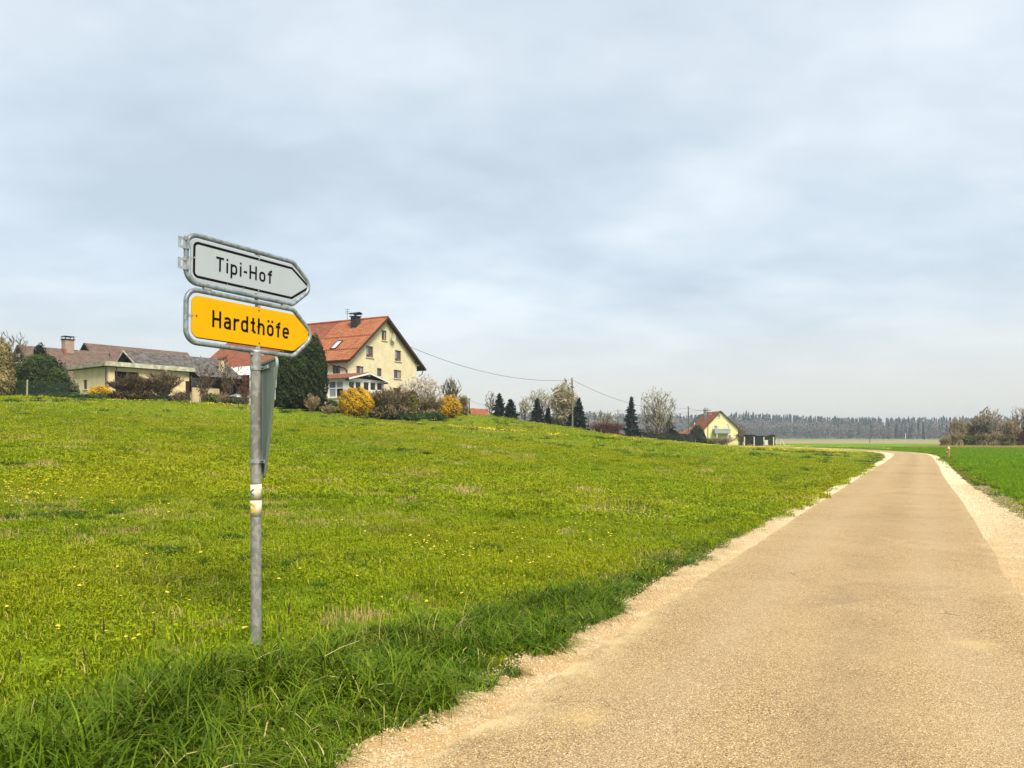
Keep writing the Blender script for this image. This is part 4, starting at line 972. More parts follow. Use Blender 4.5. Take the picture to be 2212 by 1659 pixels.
# ---------------------------------------------------------------- the small yellow house
YD = 170.0; YO = Vector((gx(1521, YD), YD, 0)); yb = 1.6-17*YD/FPX
ya_ = math.radians(4)
yh = thing('yellow_house', 'small lemon-yellow house with white shutters, grey balcony and red roof beside the hedges', 'house', (YO.x, YO.y, yb), ya_)
Yd = (math.cos(ya_), math.sin(ya_)); Yl = (-math.sin(ya_), math.cos(ya_)); 
def yz(py, D=YD): return 1.6+(HY-py)*D/FPX-yb
ywid = uz(1594, 940, YO, Yd)[0]; ax_ = uz(1556, 890, YO, Yd)[0]; yE = yz(925); yR = yz(887.5); yE2 = yz(925.5)
yr = [rect_uz(*r, YO, Yd, yb) for r in ((1554.2-4,1559.2-4,895.5,902.5),(1542.5,1549.5,919.5,928.5),(1571.5,1578,939.5,948.2))]
wall('front_wall', M_LEMON, [(0,-.6),(ywid,-.6),(ywid,yE2),(ax_,yR-.1),(0,yE)], yr, (0,0,0), (1,0,0), .2, yh)
for k, r in enumerate(yr):
    w = window(yh, (0,0,0), (1,0,0), (0,1,0), r, M_WHITE, M_PANED if k != 1 else M_CURT, (2 if k == 0 else 1, 1), depth=.10, sill=M_WHITE, fw=.06)
    ww = (r[1]-r[0])*.42
    for x0, x1 in ((r[0]-ww-.06, r[0]-.06), (r[1]+.06, r[1]+ww+.06)):
        s = MB(); s.box(x0, x1, -.05, -.01, r[2], r[3])
        for j in range(7): zz = r[2]+.06+(r[3]-r[2]-.1)*j/7; s.box(x0+.05, x1-.05, -.075, -.052, zz, zz+.07)
        s.build('shutter', M_WHITE, w)
u0, _ = uz(1565, 930, YO, Yd); u1, _ = uz(1572, 930, YO, Yd)
mb = MB()
for a, b in ((u0, (u0+u1)/2-.02), ((u0+u1)/2+.02, u1)):
    mb.box(a, b, -.06, -.01, yz(932), yz(919.5))
    for j in range(9): zz = yz(931.5)+.13*j; mb.box(a+.06, b-.06, -.085, -.062, zz, zz+.08)
mb.build('balcony_door_shutters', M_WHITE, yh)
b0, _ = uz(1539.5, 930, YO, Yd); b1, _ = uz(1573, 930, YO, Yd)
M_BALC = simple('grey_green_panel', (.30,.33,.31), (.25,.28,.26), 2)
mb = MB(); mb.box(b0, b1, -1.4, -.02, yz(936.5), yz(935)); bo = mb.build('balcony', M_BALC, yh)
mb = MB(); mb.box(b0, b1, -1.43, -1.37, yz(935.5), yz(926.7)); mb.box(b0, b0+.05, -1.36, -.02, yz(935.5), yz(926.7)); mb.box(b1-.05, b1, -1.36, -.02, yz(935.5), yz(926.7)); mb.build('parapet_panel', M_BALC, bo)
mb = MB(); mb.box(b0-.05, b1+.05, -1.48, -1.33, yz(926.7), yz(926.0)); mb.build('rail', M_WHITE, bo)
for px_ in (1544.5, 1570):
    u, _ = uz(px_, 940, YO, Yd); mb = MB(); mb.box(u-.07, u+.07, -1.35, -1.21, -.6, yz(936.5)); mb.build('balcony_post', M_WHITE, bo)
mb = MB(); u, _ = uz(1569, 920, YO, Yd); mb.tube([(u, -.1, yz(917))]+[(u+.55*math.sin(a), -.12, yz(921)+.42*math.cos(a)) for a in np.linspace(.2, 1.5, 6)]+[(u+.62, -.12, yz(934))], .03, 5); mb.build('awning_arm', M_GREYW, yh)
wl_, wr_ = -.45, ywid+.45; el = yE-.36; er_ = yE2-.36; LEN = 9.5
roof_tiles('roof_tiles', M_T_RED, (wl_,-.35,el), (wl_,LEN,el), (ax_,LEN,yR), (ax_,-.35,yR), 16, 26, yh, seed=16, subs=2)
roof_tiles('roof_tiles', M_T_RED, (wr_,-.35,er_), (wr_,LEN,er_), (ax_,LEN,yR), (ax_,-.35,yR), 16, 26, yh, seed=17, subs=2)
mb = MB(); mb.prism([(wl_,-.38,el-.02),(ax_,-.38,yR+.08),(ax_,-.38,yR-.12),(wl_,-.38,el-.2)], (0,-.04,0)); mb.prism([(ax_,-.38,yR+.08),(wr_,-.38,er_-.02),(wr_,-.38,er_-.2),(ax_,-.38,yR-.12)], (0,-.04,0)); mb.build('verge_board', M_GUTTER, yh)
mb = MB(); mb.poly([(0,0,-.6),(0,LEN,-.6),(0,LEN,yE),(0,0,yE)]); mb.poly([(ywid,0,-.6),(ywid,LEN,-.6),(ywid,LEN,yE2),(ywid,0,yE2)]); mb.poly([(0,LEN,-.6),(ywid,LEN,-.6),(ywid,LEN,yE2),(ax_,LEN,yR),(0,LEN,yE)]); mb.build('side_wall', M_LEMON, yh)
cu = uz(1537.3, 890, YO, Yd)[0]
cu += .15
mb = MB(); mb.box(cu-.30, cu+.30, 4.6, 5.2, yR-2.6, yz(883, YD+5)); c2 = mb.build('chimney', simple('dark_chimney', (.12,.11,.13), (.16,.14,.16), 5), yh)
mb = MB(); mb.tube([(cu, 4.9, yz(883, YD+5)), (cu, 4.9, yz(880, YD+5))], [.26, .20], 10); mb.build('cowl', simple('steel_cowl', (.5,.5,.52), (.4,.4,.42), metal=.7, rough=.3), c2)
# lean-to on the right with its own small red roof and brace
u0, _ = uz(1594.5, 940, YO, Yd)
roof_tiles('roof_tiles', M_T_RED, (ywid+1.35,1.2,yz(937)), (ywid+1.35,5.5,yz(937)), (ywid+.02,5.5,yz(927)), (ywid+.02,1.2,yz(927)), 6, 12, yh, seed=18, subs=2)
mb = MB(); mb.tube([(ywid+.05,1.4,yz(951)), (ywid+.15,1.4,yz(943)), (ywid+.9,1.4,yz(938.5))], .09, 5); mb.build('brace', M_DARKWOOD, yh)
# old grey roof of the neighbouring barn behind
nb = thing('grey_roofed_annexe', 'weathered grey-brown roof slope rising behind the chimney of the yellow house', 'outbuilding', (gx(1500, 184), 184, yb), math.radians(6))
k_ = 184/FPX; Zn = lambda py: 1.6+(HY-py)*k_-yb; xn = lambda px: gx(px, 184)-gx(1500, 184)
roof_tiles('roof_tiles', M_T_OLD, (xn(1500),0,Zn(922)), (xn(1508),8,Zn(921)), (xn(1536),8,Zn(893)), (xn(1531),0,Zn(892.5)), 14, 20, nb, seed=19, subs=2)
roof_tiles('roof_tiles', M_T_OLD, (xn(1562),0,Zn(922)), (xn(1566),8,Zn(921)), (xn(1536),8,Zn(893)), (xn(1531),0,Zn(892.5)), 10, 12, nb, seed=20, subs=2)
mb = MB(); mb.poly([(xn(1504),.3,-1),(xn(1560),.3,-1),(xn(1560),.3,Zn(922)),(xn(1531),.3,Zn(894)),(xn(1504),.3,Zn(920))]); mb.build('wall', simple('pink_beige_wall', (.42,.33,.25), (.38,.30,.22), 2), nb)
mb = MB(); mb.tube([(xn(1497),-1,Zn(940)), (xn(1497),-1,Zn(913))], .10, 7); mb.build('flue', M_WHITE, nb)
# low dark shed roof left of it
sd3 = thing('low_shed', 'low dark shed roof behind the clipped hedge beside the round evergreen', 'shed', (gx(1455, 178), 178, yb), math.radians(3))
k2 = 178/FPX; Z2 = lambda py: 1.6+(HY-py)*k2-yb; x2 = lambda px: gx(px, 178)-gx(1455, 178)
mb = MB(); mb.prism([(x2(1453),0,Z2(938.5)),(x2(1470),0,Z2(937)),(x2(1497),0,Z2(925)),(x2(1500),0,Z2(931)),(x2(1480),0,Z2(941)),(x2(1453),0,Z2(941.5))], (0,3,0)); mb.build('roof', M_T_BR, sd3)
mb = MB(); mb.box(x2(1455), x2(1500), .3, 2.8, -1, Z2(941)); mb.build('wall', M_WHITE, sd3)
# ================================================================== plants
M_BARK = simple('grey_brown_bark', (.11,.085,.06), (.065,.05,.036), scale=6, stretch=(1,1,.2))
M_BARKP = simple('pale_bark', (.27,.23,.165), (.17,.14,.10), scale=6, stretch=(1,1,.3))
M_TWIG = leafy('twigs_grey_brown', (.20,.165,.12), (.10,.08,.055), 0)
M_TWIGP = leafy('twigs_pale_budding', (.50,.47,.34), (.26,.22,.15), .15)
M_BIRCH = leafy('birch_twigs_budding', (.48,.42,.27), (.26,.22,.13), .15)
M_TWIGO = leafy('twigs_olive_brown', (.25,.205,.10), (.13,.10,.05), .1)
M_TWIGR = leafy('twigs_reddish', (.20,.075,.052), (.10,.045,.035), .1)
M_BUSHB = leafy('brown_bush_twigs', (.15,.10,.05), (.03,.02,.011), .1)
M_BUSHT = leafy('tan_bush_twigs', (.27,.20,.11), (.05,.033,.02), .1)
M_PLUM = leafy('plum_leaves', (.13,.035,.03), (.045,.018,.02), .15)
M_WBLOS = leafy('white_blossom', (.86,.83,.78), (.66,.60,.54), .3)
M_PINKB = leafy('pinkish_blossom', (.74,.66,.58), (.42,.34,.28), .2)
M_FORS = leafy('forsythia_blossom', (.80,.50,.010), (.42,.25,.006), .3)
M_OLIVE = leafy('olive_young_leaves', (.22,.22,.025), (.09,.09,.015), .25)
M_GRN = leafy('green_leaves', (.055,.12,.014), (.014,.034,.006), .2)
M_GRNY = leafy('yellowish_green_leaves', (.13,.20,.02), (.05,.085,.012), .25)
M_JUN = leafy('bushy_yew_green', (.062,.105,.012), (.007,.016,.003), .1)
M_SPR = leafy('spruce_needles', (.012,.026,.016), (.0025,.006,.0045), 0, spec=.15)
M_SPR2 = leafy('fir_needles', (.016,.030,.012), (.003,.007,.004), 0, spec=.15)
M_THU = leafy('thuja_sprays', (.034,.056,.009), (.003,.006,.002), .0, spec=.15)
M_HEDGE = leafy('dark_hedge_leaves', (.035,.05,.012), (.009,.013,.004), .05)
M_RUST = leafy('winter_bronzed_sprays', (.33,.27,.115), (.12,.095,.035), .1)
M_IVY = leafy('grey_green_cover', (.13,.16,.07), (.05,.065,.03), .15)
M_DRY = leafy('dry_stalks', (.46,.36,.20), (.26,.19,.10), .2)
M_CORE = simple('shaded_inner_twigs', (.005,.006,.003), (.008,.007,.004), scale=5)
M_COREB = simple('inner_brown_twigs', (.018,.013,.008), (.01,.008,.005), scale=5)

def tubes(segs, sides=3):
    """segs (n,8): p0 p1 r0 r1 -> V,F"""
    S = np.asarray(segs, float); p0, p1, r0, r1 = S[:, :3], S[:, 3:6], S[:, 6], S[:, 7]
    d = p1-p0; d /= np.maximum(np.linalg.norm(d, axis=1), 1e-9)[:, None]
    ref = np.where(np.abs(d[:, 2:3]) < .9, np.array([[0, 0, 1.]]), np.array([[1., 0, 0]]))
    u = np.cross(d, ref); u /= np.linalg.norm(u, axis=1)[:, None]; w = np.cross(d, u)
    V = []
    for p, r in ((p0, r0), (p1, r1)):
        for k in range(sides):
            a = 2*PI*k/sides; V.append(p+(u*math.cos(a)+w*math.sin(a))*r[:, None])
    V = np.stack(V, 1).reshape(-1, 3); b = (np.arange(len(S))*2*sides)[:, None]
    F = np.concatenate([b+np.array([[k, (k+1) % sides, sides+(k+1) % sides, sides+k]]) for k in range(sides)], 0)
    return V, F
def cards(C, size, rng, normal=None, spread=1.0, aspect=1.0, up=None):
    """random leaf quads at centres C; size scalar/array"""
    n = len(C); s = np.broadcast_to(np.asarray(size, float), (n,))[:, None]
    a = rng.normal(size=(n, 3)); a /= np.linalg.norm(a, axis=1)[:, None]
    if normal is not None: a = normal+a*spread; a /= np.linalg.norm(a, axis=1)[:, None]
    if up is None: t = rng.normal(size=(n, 3))
    else: t = np.asarray(up)+rng.normal(size=(n, 3))*.35
    b = np.cross(a, t); b /= np.maximum(np.linalg.norm(b, axis=1), 1e-9)[:, None]; c = np.cross(a, b)
    V = np.stack([C-c*s*aspect/2, C+b*s/2*.8, C+c*s*aspect/2, C-b*s/2*.8], 1).reshape(-1, 3)
    return V, np.arange(n*4).reshape(n, 4)
def slivers(P, D, L, w, rng):
    """thin twigs: from P along D with length L"""
    n = len(P); D = D/np.maximum(np.linalg.norm(D, axis=1), 1e-9)[:, None]; L = np.broadcast_to(L, (n,))[:, None]; w = np.broadcast_to(w, (n,))[:, None]
    t = rng.normal(size=(n, 3)); s = np.cross(D, t); s /= np.linalg.norm(s, axis=1)[:, None]
    k = D*.5+rng.normal(size=(n, 3))*.09
    V = np.stack([P-s*w/2, P+s*w/2, P+k*L+s*w*.35, P+D*L], 1).reshape(-1, 3)
    return V, np.arange(n*4).reshape(n, 4)

def grow_tree(rng, h, w, cb, n, r0, trunks, weep, lean):
    """limbs reach towards points spread through the crown; limb girth follows the number of twigs it carries"""
    zc, rz, rx = h*(cb+1)/2, h*(1-cb)/2, w/2
    d = rng.normal(size=(n*2, 3)); d /= np.linalg.norm(d, axis=1)[:, None]; q = rng.random(n*2)**(1/2.3)
    a = np.arctan2(d[:, 1], d[:, 0]); ph = rng.uniform(0, 6, 4)
    f = .86+.10*np.sin(3*a+ph[0]+2*d[:, 2])+.08*np.sin(5*a+ph[1]-3*d[:, 2])+.07*np.sin(7*d[:, 2]+ph[2])
    P = np.array([lean[0]*h, lean[1]*h, zc])+d*(q*f)[:, None]*np.array([rx, rx, rz])*1.06; P = P[P[:, 2] > h*cb*.85][:n]
    pos, par, pl = [], [], []
    for k in range(trunks):
        ang = 2*PI*k/trunks+rng.uniform(0, 1); off = 0 if trunks == 1 else 1; m = 6; L = h*(cb+(.16 if trunks == 1 else .30)); prev = -1
        for i in range(m+1):
            t = i/m; x = math.cos(ang)*off*(.12+t*w*.20)+lean[0]*h*t+rng.normal(0, .02*h*t*.6); y = math.sin(ang)*off*(.12+t*w*.20)+lean[1]*h*t+rng.normal(0, .02*h*t*.6)
            pos.append((x, y, -.2+L*t)); par.append(prev); pl.append(0 if prev < 0 else pl[prev]+L/m); prev = len(pos)-1
    P = P[np.argsort(np.linalg.norm(P-np.array([lean[0]*h, lean[1]*h, h*cb]), axis=1))]
    cap = len(pos)+len(P)*5+10; A = np.zeros((cap, 3)); PL = np.zeros(cap); PR = np.full(cap, -1); n0 = len(pos); A[:n0] = pos; PL[:n0] = pl; PR[:n0] = par
    ok0 = max(2, int(n0*.3)) if trunks == 1 else 3
    for t in P:
        dd = np.linalg.norm(A[:n0]-t, axis=1); cost = dd+.30*PL[:n0]+1.3*np.maximum(0, A[:n0, 2]-t[2]+.05*h)+np.where(A[:n0, 2] < h*cb*.55, h, 0)
        i = int(np.argmin(cost)); L = dd[i]
        if L < .02*h: continue
        k = int(np.clip(L/(.05*h), 1, 4)); p0 = A[i].copy(); prev = i; side = rng.normal(size=3)*.06*L
        for s_ in range(1, k+1):
            u = s_/k; p = p0*(1-u)+t*u+side*math.sin(PI*u)+np.array([0, 0, (-.10 if not weep else .12)*L*math.sin(PI*u)])+rng.normal(size=3)*.012*h*(u < 1)
            A[n0] = p; PR[n0] = prev; PL[n0] = PL[prev]+L/k; prev = n0; n0 += 1
    A, PR = A[:n0], PR[:n0]; C = np.zeros(n0); kids = np.bincount(PR[PR >= 0], minlength=n0); C[kids == 0] = 1
    for i in range(n0-1, -1, -1):
        if PR[i] >= 0: C[PR[i]] += C[i]
    N = C[PR < 0].max(); R = r0*(np.maximum(C, 1)/N)**.47
    m = PR >= 0; S = np.c_[A[PR[m]], A[m], np.minimum(R[PR[m]], R[m]*1.6), R[m]]
    thin = m & (C <= 3); D = A[thin]-A[PR[thin]]; D /= np.maximum(np.linalg.norm(D, axis=1), 1e-6)[:, None]
    return S, np.c_[A[thin], D]

def bare_tree(name, label, cat, px, D, h, width, seed, bark=M_BARK, twig=M_TWIG, twigs=2, tlen=.55, tw=.022, bud=0, budsize=.08, budmat=None, dz=0, group=None, trunks=1, lean=(0,0), r0=None, hang=0., cb=.20, n=420, fan=.0, **_):
    rng = np.random.default_rng(seed); g = ground(px, D, dz)
    S, T = grow_tree(rng, h*.97, width*.93, cb, n, r0 or h*.024, trunks, hang > 0, lean)
    t = thing(name, label, cat, g, 0, group)
    big = S[:, 6] > h*.0032; A, B = S[big], S[~big]
    V, F = tubes(A, 6); np_obj('trunk', V, F, bark, t, smooth=True)
    V1, F1 = tubes(B, 3); P = np.repeat(T[:, :3], twigs, 0); Dd = np.repeat(T[:, 3:], twigs, 0)
    Dd = Dd+rng.normal(size=Dd.shape)*.5; Dd[:, 2] += .12+fan-hang*1.6
    m = len(P); L = tlen*rng.uniform(.5, 1.3, m)*(1+hang*.8); P = P-Dd/np.linalg.norm(Dd, axis=1)[:, None]*(L*.35)[:, None]
    V2, F2 = slivers(P, Dd, L, tw*.7, rng); vv = [np.full(len(F1), .7), rng.random(len(F2))]
    Vs, Fs = [V1, V2], [F1, F2+len(V1)]; mi = [np.zeros(len(F1), int), np.zeros(len(F2), int)]; mats = [twig]
    if bud:
        i = rng.integers(0, m, bud); Pb = P[i]+Dd[i]/np.linalg.norm(Dd[i], axis=1)[:, None]*(L[i]*rng.uniform(.2, 1., bud))[:, None]+rng.normal(size=(bud, 3))*.04
        V3, F3 = cards(Pb, budsize*rng.uniform(.6, 1.3, bud), rng); Fs.append(F3+len(V1)+len(V2)); Vs.append(V3); vv.append(rng.random(bud)); mi.append(np.ones(bud, int)); mats = [twig, budmat or twig]
    np_obj('crown', np.concatenate(Vs), np.concatenate(Fs), mats, t, v=np.concatenate(vv), mi=np.concatenate(mi) if bud else None)
    return t

def conifer(name, label, px, D, h, width, seed, mat=M_SPR, dz=0, base=.04, dens=1.0, power=.85, group=None, ragged=.22, cs=.46, cat='conifer'):
    rng = np.random.default_rng(seed); g = ground(px, D, dz); t = thing(name, label, cat, g, rng.uniform(0, 3), group)
    V, F = tubes([(0, 0, -.4, 0, 0, h*.97, h*.016+.05, .015)], 7); np_obj('trunk', V, F, M_BARK, t, smooth=True)
    C = []; N = []; U = []; S = []
    nw = int(h*3.0*dens)+6
    for i in range(nw):
        z = h*(base+(1-base)*(i/nw)**.92); f = 1-(z/h); R = width*.60*max(f, .0)**power*rng.uniform(1-ragged, 1+ragged*.5)+.12
        for k in range(rng.integers(6, 10)):
            a = rng.uniform(0, 2*PI); L = R*rng.uniform(.72, 1.12); m = max(5, int(L*11*dens)); s = np.linspace(.12, 1, m)
            x = L*s; zz = z - .30*x+.16*x*s*1.2+rng.normal(0, .03)
            c = np.stack([np.cos(a)*x, np.sin(a)*x, zz], 1)+rng.normal(size=(m, 3))*.07
            C.append(c); u = np.array([math.cos(a), math.sin(a), -.25]); U.append(np.tile(u, (m, 1))); S.append(cs*(1.25-.5*s)*(.45+.55*min(1, f*2.2+.15)))
    C = np.concatenate(C); U = np.concatenate(U); S = np.concatenate(S)
    V, F = cards(C, S, rng, np.array([0, 0, .6]), 1.0, 1.5, U)
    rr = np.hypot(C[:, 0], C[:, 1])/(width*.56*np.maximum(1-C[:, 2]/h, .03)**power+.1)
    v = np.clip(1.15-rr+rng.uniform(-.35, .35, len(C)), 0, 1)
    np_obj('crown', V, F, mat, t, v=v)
    # closed dark heart so that the sky does not shine through the stem
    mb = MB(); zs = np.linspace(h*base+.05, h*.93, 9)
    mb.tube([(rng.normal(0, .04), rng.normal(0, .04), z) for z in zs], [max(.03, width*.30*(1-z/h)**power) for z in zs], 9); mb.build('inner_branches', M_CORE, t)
    return t

def blob_pts(rng, n, lobes, surface=.55):
    """points in a union of ellipsoids (cx,cy,cz,rx,ry,rz); most near the skin"""
    w = np.array([l[3]*l[4]+l[4]*l[5] for l in lobes]); w = w/w.sum(); out = []; nr = []
    for l, k in zip(lobes, (w*n).astype(int)+1):
        d = rng.normal(size=(k, 3)); d /= np.linalg.norm(d, axis=1)[:, None]; r = rng.random(k)**(1/3); r = surface+(1.04-surface)*r
        r *= 1+.10*np.sin(d[:, 0]*7+l[0]*3)*np.sin(d[:, 1]*6+2)+.06*np.sin(d[:, 2]*11+d[:, 0]*9)+.05*np.sin(d[:, 0]*19+d[:, 2]*15)
        out.append(np.array(l[:3])+d*r[:, None]*np.array(l[3:])); nr.append(d/np.array(l[3:])*max(l[3:]))
    P = np.concatenate(out); N = np.concatenate(nr); N /= np.linalg.norm(N, axis=1)[:, None]
    k = P[:, 2] > .0; return P[k], N[k]
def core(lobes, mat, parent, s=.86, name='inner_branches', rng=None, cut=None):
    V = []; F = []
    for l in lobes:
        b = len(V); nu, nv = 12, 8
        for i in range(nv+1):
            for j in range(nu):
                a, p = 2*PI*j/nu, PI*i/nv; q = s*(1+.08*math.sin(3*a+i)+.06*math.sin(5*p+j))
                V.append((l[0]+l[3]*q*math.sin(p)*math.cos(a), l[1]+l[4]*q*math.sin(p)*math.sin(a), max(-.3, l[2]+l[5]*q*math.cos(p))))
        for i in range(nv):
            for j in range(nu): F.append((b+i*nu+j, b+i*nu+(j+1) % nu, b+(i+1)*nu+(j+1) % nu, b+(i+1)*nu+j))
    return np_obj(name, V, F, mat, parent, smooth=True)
def leaf_bush(name, label, cat, px, D, lobes, n, size, mat, seed, coremat=M_CORE, surface=.6, spread=.8, aspect=1.2, dz=0, group=None, up=None, cs=.84, jitter=.04):
    rng = np.random.default_rng(seed); g = ground(px, D, dz); t = thing(name, label, cat, g, 0, group)
    P, N = blob_pts(rng, n, lobes, surface); P += rng.normal(size=P.shape)*jitter
    V, F = cards(P, size*rng.uniform(.6, 1.35, len(P)), rng, N, spread, aspect, up)
    # leaf-to-leaf variety, plus clump highlights and darks painted in for relief
    v = np.clip(.55+.45*np.sin(P[:, 0]*4.1+P[:, 2]*2.7)*np.sin(P[:, 2]*5.3+P[:, 0]*3)+.2*np.sin(P[:, 0]*11+P[:, 2]*9)+rng.uniform(-.4, .4, len(P)), 0, 1)
    np_obj('foliage', V, F, mat, t, v=v)
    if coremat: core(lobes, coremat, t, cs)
    V, F = tubes([(rng.normal(0, .1), rng.normal(0, .1), -.3, rng.normal(0, .3), rng.normal(0, .3), max(l[2] for l in lobes), .06, .03) for _ in range(5)], 4); np_obj('stem', V, F, M_BARK, t)
    return t
def twig_bush(name, label, cat, px, D, w, h, seed, mat=M_BUSHB, stems=70, twigs=2600, tl=.35, tw=.02, dz=0, coremat=None, group=None, depth=None, leaf=0, leafmat=None, leafsize=.08, open_=.35, flat=1.0):
    """multi-stemmed bare shrub: arching stems from the base and a haze of fine twigs"""
    rng = np.random.default_rng(seed); g = ground(px, D, dz); t = thing(name, label, cat, g, 0, group); dp = depth or w
    segs = []; P = []; Dd = []
    for k in range(stems):
        a = rng.uniform(0, 2*PI); q = rng.random()**.6; L = h*rng.uniform(.75, 1.05)*(1-.25*q*flat); bx, by = rng.normal(0, w*.07), rng.normal(0, dp*.07)
        pts = [np.array([bx, by, -.15])]; ex, ey = math.cos(a)*w/2*q, math.sin(a)*dp/2*q
        for s in (.25, .5, .75, 1.0): pts.append(np.array([bx+(ex-bx)*s**(1.1+open_), by+(ey-by)*s**(1.1+open_), L*s**(.9)])+rng.normal(0, .05, 3)*s*h*.4)
        for i in range(4): segs.append((*pts[i], *pts[i+1], .028*(1-.2*i), .028*(1-.2*(i+1))))
        m = twigs//stems; s = rng.uniform(.25, 1, m)*4; i = np.minimum(s.astype(int), 3); f = (s-i)[:, None]; A = np.array(pts)
        p = A[i]*(1-f)+A[i+1]*f; d = A[i+1]-A[i]; d /= np.linalg.norm(d, axis=1)[:, None]; d = d+rng.normal(size=d.shape)*.55; d[:, 2] += .25
        P.append(p); Dd.append(d)
    V1, F1 = tubes(segs, 4); np_obj('stem', V1, F1, M_BARK if mat is not M_TWIGP else M_BARKP, t)
    P = np.concatenate(P); Dd = np.concatenate(Dd); V, F = slivers(P, Dd, tl*rng.uniform(.4, 1.4, len(P)), tw*.8, rng)
    V2, F2 = slivers(P+Dd*.3*tl, Dd+rng.normal(size=Dd.shape)*.7, tl*.6*rng.uniform(.4, 1.2, len(P)), tw*.7, rng)
    Vs = [V, V2]; Fs = [F, F2+len(V)]; vv = [rng.random(len(F)), rng.random(len(F2))]; mi = [np.zeros(len(F), int), np.zeros(len(F2), int)]; mats = [mat]
    if leaf:
        i = rng.integers(0, len(P), leaf); V3, F3 = cards(P[i]+Dd[i]*tl*rng.uniform(.2, 1, leaf)[:, None], leafsize*rng.uniform(.6, 1.3, leaf), rng)
        Vs.append(V3); Fs.append(F3+len(V)+len(V2)); vv.append(rng.random(leaf)); mi.append(np.ones(leaf, int)); mats = [mat, leafmat]
    np_obj('twigs', np.concatenate(Vs), np.concatenate(Fs), mats, t, v=np.concatenate(vv), mi=np.concatenate(mi) if leaf else None)
    if coremat:
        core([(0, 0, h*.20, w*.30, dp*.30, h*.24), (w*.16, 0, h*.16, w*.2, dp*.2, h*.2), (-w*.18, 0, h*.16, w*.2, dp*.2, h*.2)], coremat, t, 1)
        pc, nc_ = blob_pts(rng, 900+int(twigs*.15), [(0, 0, h*.26, w*.40, dp*.36, h*.30)], .7); V4, F4 = cards(pc, .13*rng.uniform(.5, 1.4, len(pc)), rng, nc_, 1.2, 2.4, (0, 0, 1))
        np_obj('low_twigs', V4, F4, mat, t, v=rng.random(len(F4)))
    return t
def hedge(name, label, pts, h, w, n, mat, seed, size=.13, topvar=.06):
    """clipped hedge along a ground polyline pts (x,y)"""
    rng = np.random.default_rng(seed); P0 = np.array(pts, float); mid = P0.mean(0)
    t = thing(name, label, 'hedge', (mid[0], mid[1], h1(*mid)-.05)); z0 = h1(*mid)-.05
    C = []; N = []
    L = np.r_[0, np.cumsum(np.linalg.norm(np.diff(P0, axis=0), axis=1))]
    s = rng.uniform(0, L[-1], n); x = np.interp(s, L, P0[:, 0]); y = np.interp(s, L, P0[:, 1])
    i = np.clip(np.searchsorted(L, s)-1, 0, len(P0)-2); d = (P0[i+1]-P0[i]); d /= np.linalg.norm(d, axis=1)[:, None]; nn = np.c_[-d[:, 1], d[:, 0]]
    side = rng.random(n); hh_ = h*(1+topvar*np.sin(s*1.3)+topvar*.6*np.sin(s*3.7+1)); gz = H(x, y)-z0
    o = np.where(side < .40, -w/2, np.where(side < .6, w/2, rng.uniform(-w/2, w/2, n))); zz = np.where(side < .6, rng.uniform(0, 1, n)*hh_, hh_)
    o = o*(1+.10*np.sin(s*2.1+zz*3)); C = np.c_[x+nn[:, 0]*o-mid[0], y+nn[:, 1]*o-mid[1], zz+gz]+rng.normal(size=(n, 3))*.045
    Nn = np.c_[nn*np.sign(o)[:, None]*(side < .6)[:, None], (side >= .6)*1.0]
    V, F = cards(C, size*rng.uniform(.6, 1.4, n), rng, Nn, .8); np_obj('foliage', V, F, mat, t, v=np.clip(rng.random(n)*.8+.35*np.sin(s*.9)+.1, 0, 1))
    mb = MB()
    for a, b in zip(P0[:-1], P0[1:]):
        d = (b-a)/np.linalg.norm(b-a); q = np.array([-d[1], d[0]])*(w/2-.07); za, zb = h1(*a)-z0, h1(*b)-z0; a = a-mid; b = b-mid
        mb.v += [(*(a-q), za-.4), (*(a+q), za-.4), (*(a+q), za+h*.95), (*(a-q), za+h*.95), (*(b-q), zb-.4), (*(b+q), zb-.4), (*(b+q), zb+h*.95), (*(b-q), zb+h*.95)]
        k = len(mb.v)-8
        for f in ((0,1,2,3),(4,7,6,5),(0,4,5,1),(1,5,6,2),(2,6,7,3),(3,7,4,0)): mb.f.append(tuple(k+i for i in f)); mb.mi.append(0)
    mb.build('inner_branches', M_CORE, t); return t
def HT(px_, D, top, dz=0): return 1.6+(HY-top)*D/FPX-ground(px_, D, dz).z
S_ = lambda px_, D: px_*D/FPX     # size in metres of a measured span

# --- planting by the farm, from the far end of the brow to the shed
D = 60
leaf_bush('bronzed_thuja', 'tall bronze-tinged columnar thuja at the far end of the garden fence', 'thuja', -4, 62, [(0,0,2.2,1.05,1.05,2.3),(.05,0,1.2,1.15,1.1,1.5),(-.1,.1,3.2,.6,.6,1.1)], 15000, .115, M_RUST, 21, M_COREB, .8, .7, 1.6, up=(0,0,.6))
bare_tree('bare_tree', 'thin leafless tree showing behind the bronzed thuja', 'tree', 22, 84, 9.2, 5.0, 22, twigs=2, tlen=.7, tw=.022, n=130, r0=.12, trunks=2, cb=.3)
leaf_bush('yew_bush', 'broad rounded dark green evergreen bush in front of the balcony house', 'evergreen bush', 87, 66, [(0,0,1.9,2.1,1.7,1.7),(-.9,0,1.1,1.5,1.4,1.2),(1.0,.1,1.3,1.25,1.2,1.25),(.2,0,3.0,1.1,1.0,.8)], 22000, .105, M_JUN, 23, M_CORE, .72, .8, 1.4, cs=.82)
leaf_bush('dark_conifer', 'small dark conifer tip poking above the broad evergreen bush', 'conifer', 86, 70, [(0,0,3.9,.5,.5,1.3),(-.3,0,3.2,.6,.5,.9)], 1800, .15, M_SPR2, 24, M_CORE, .7)
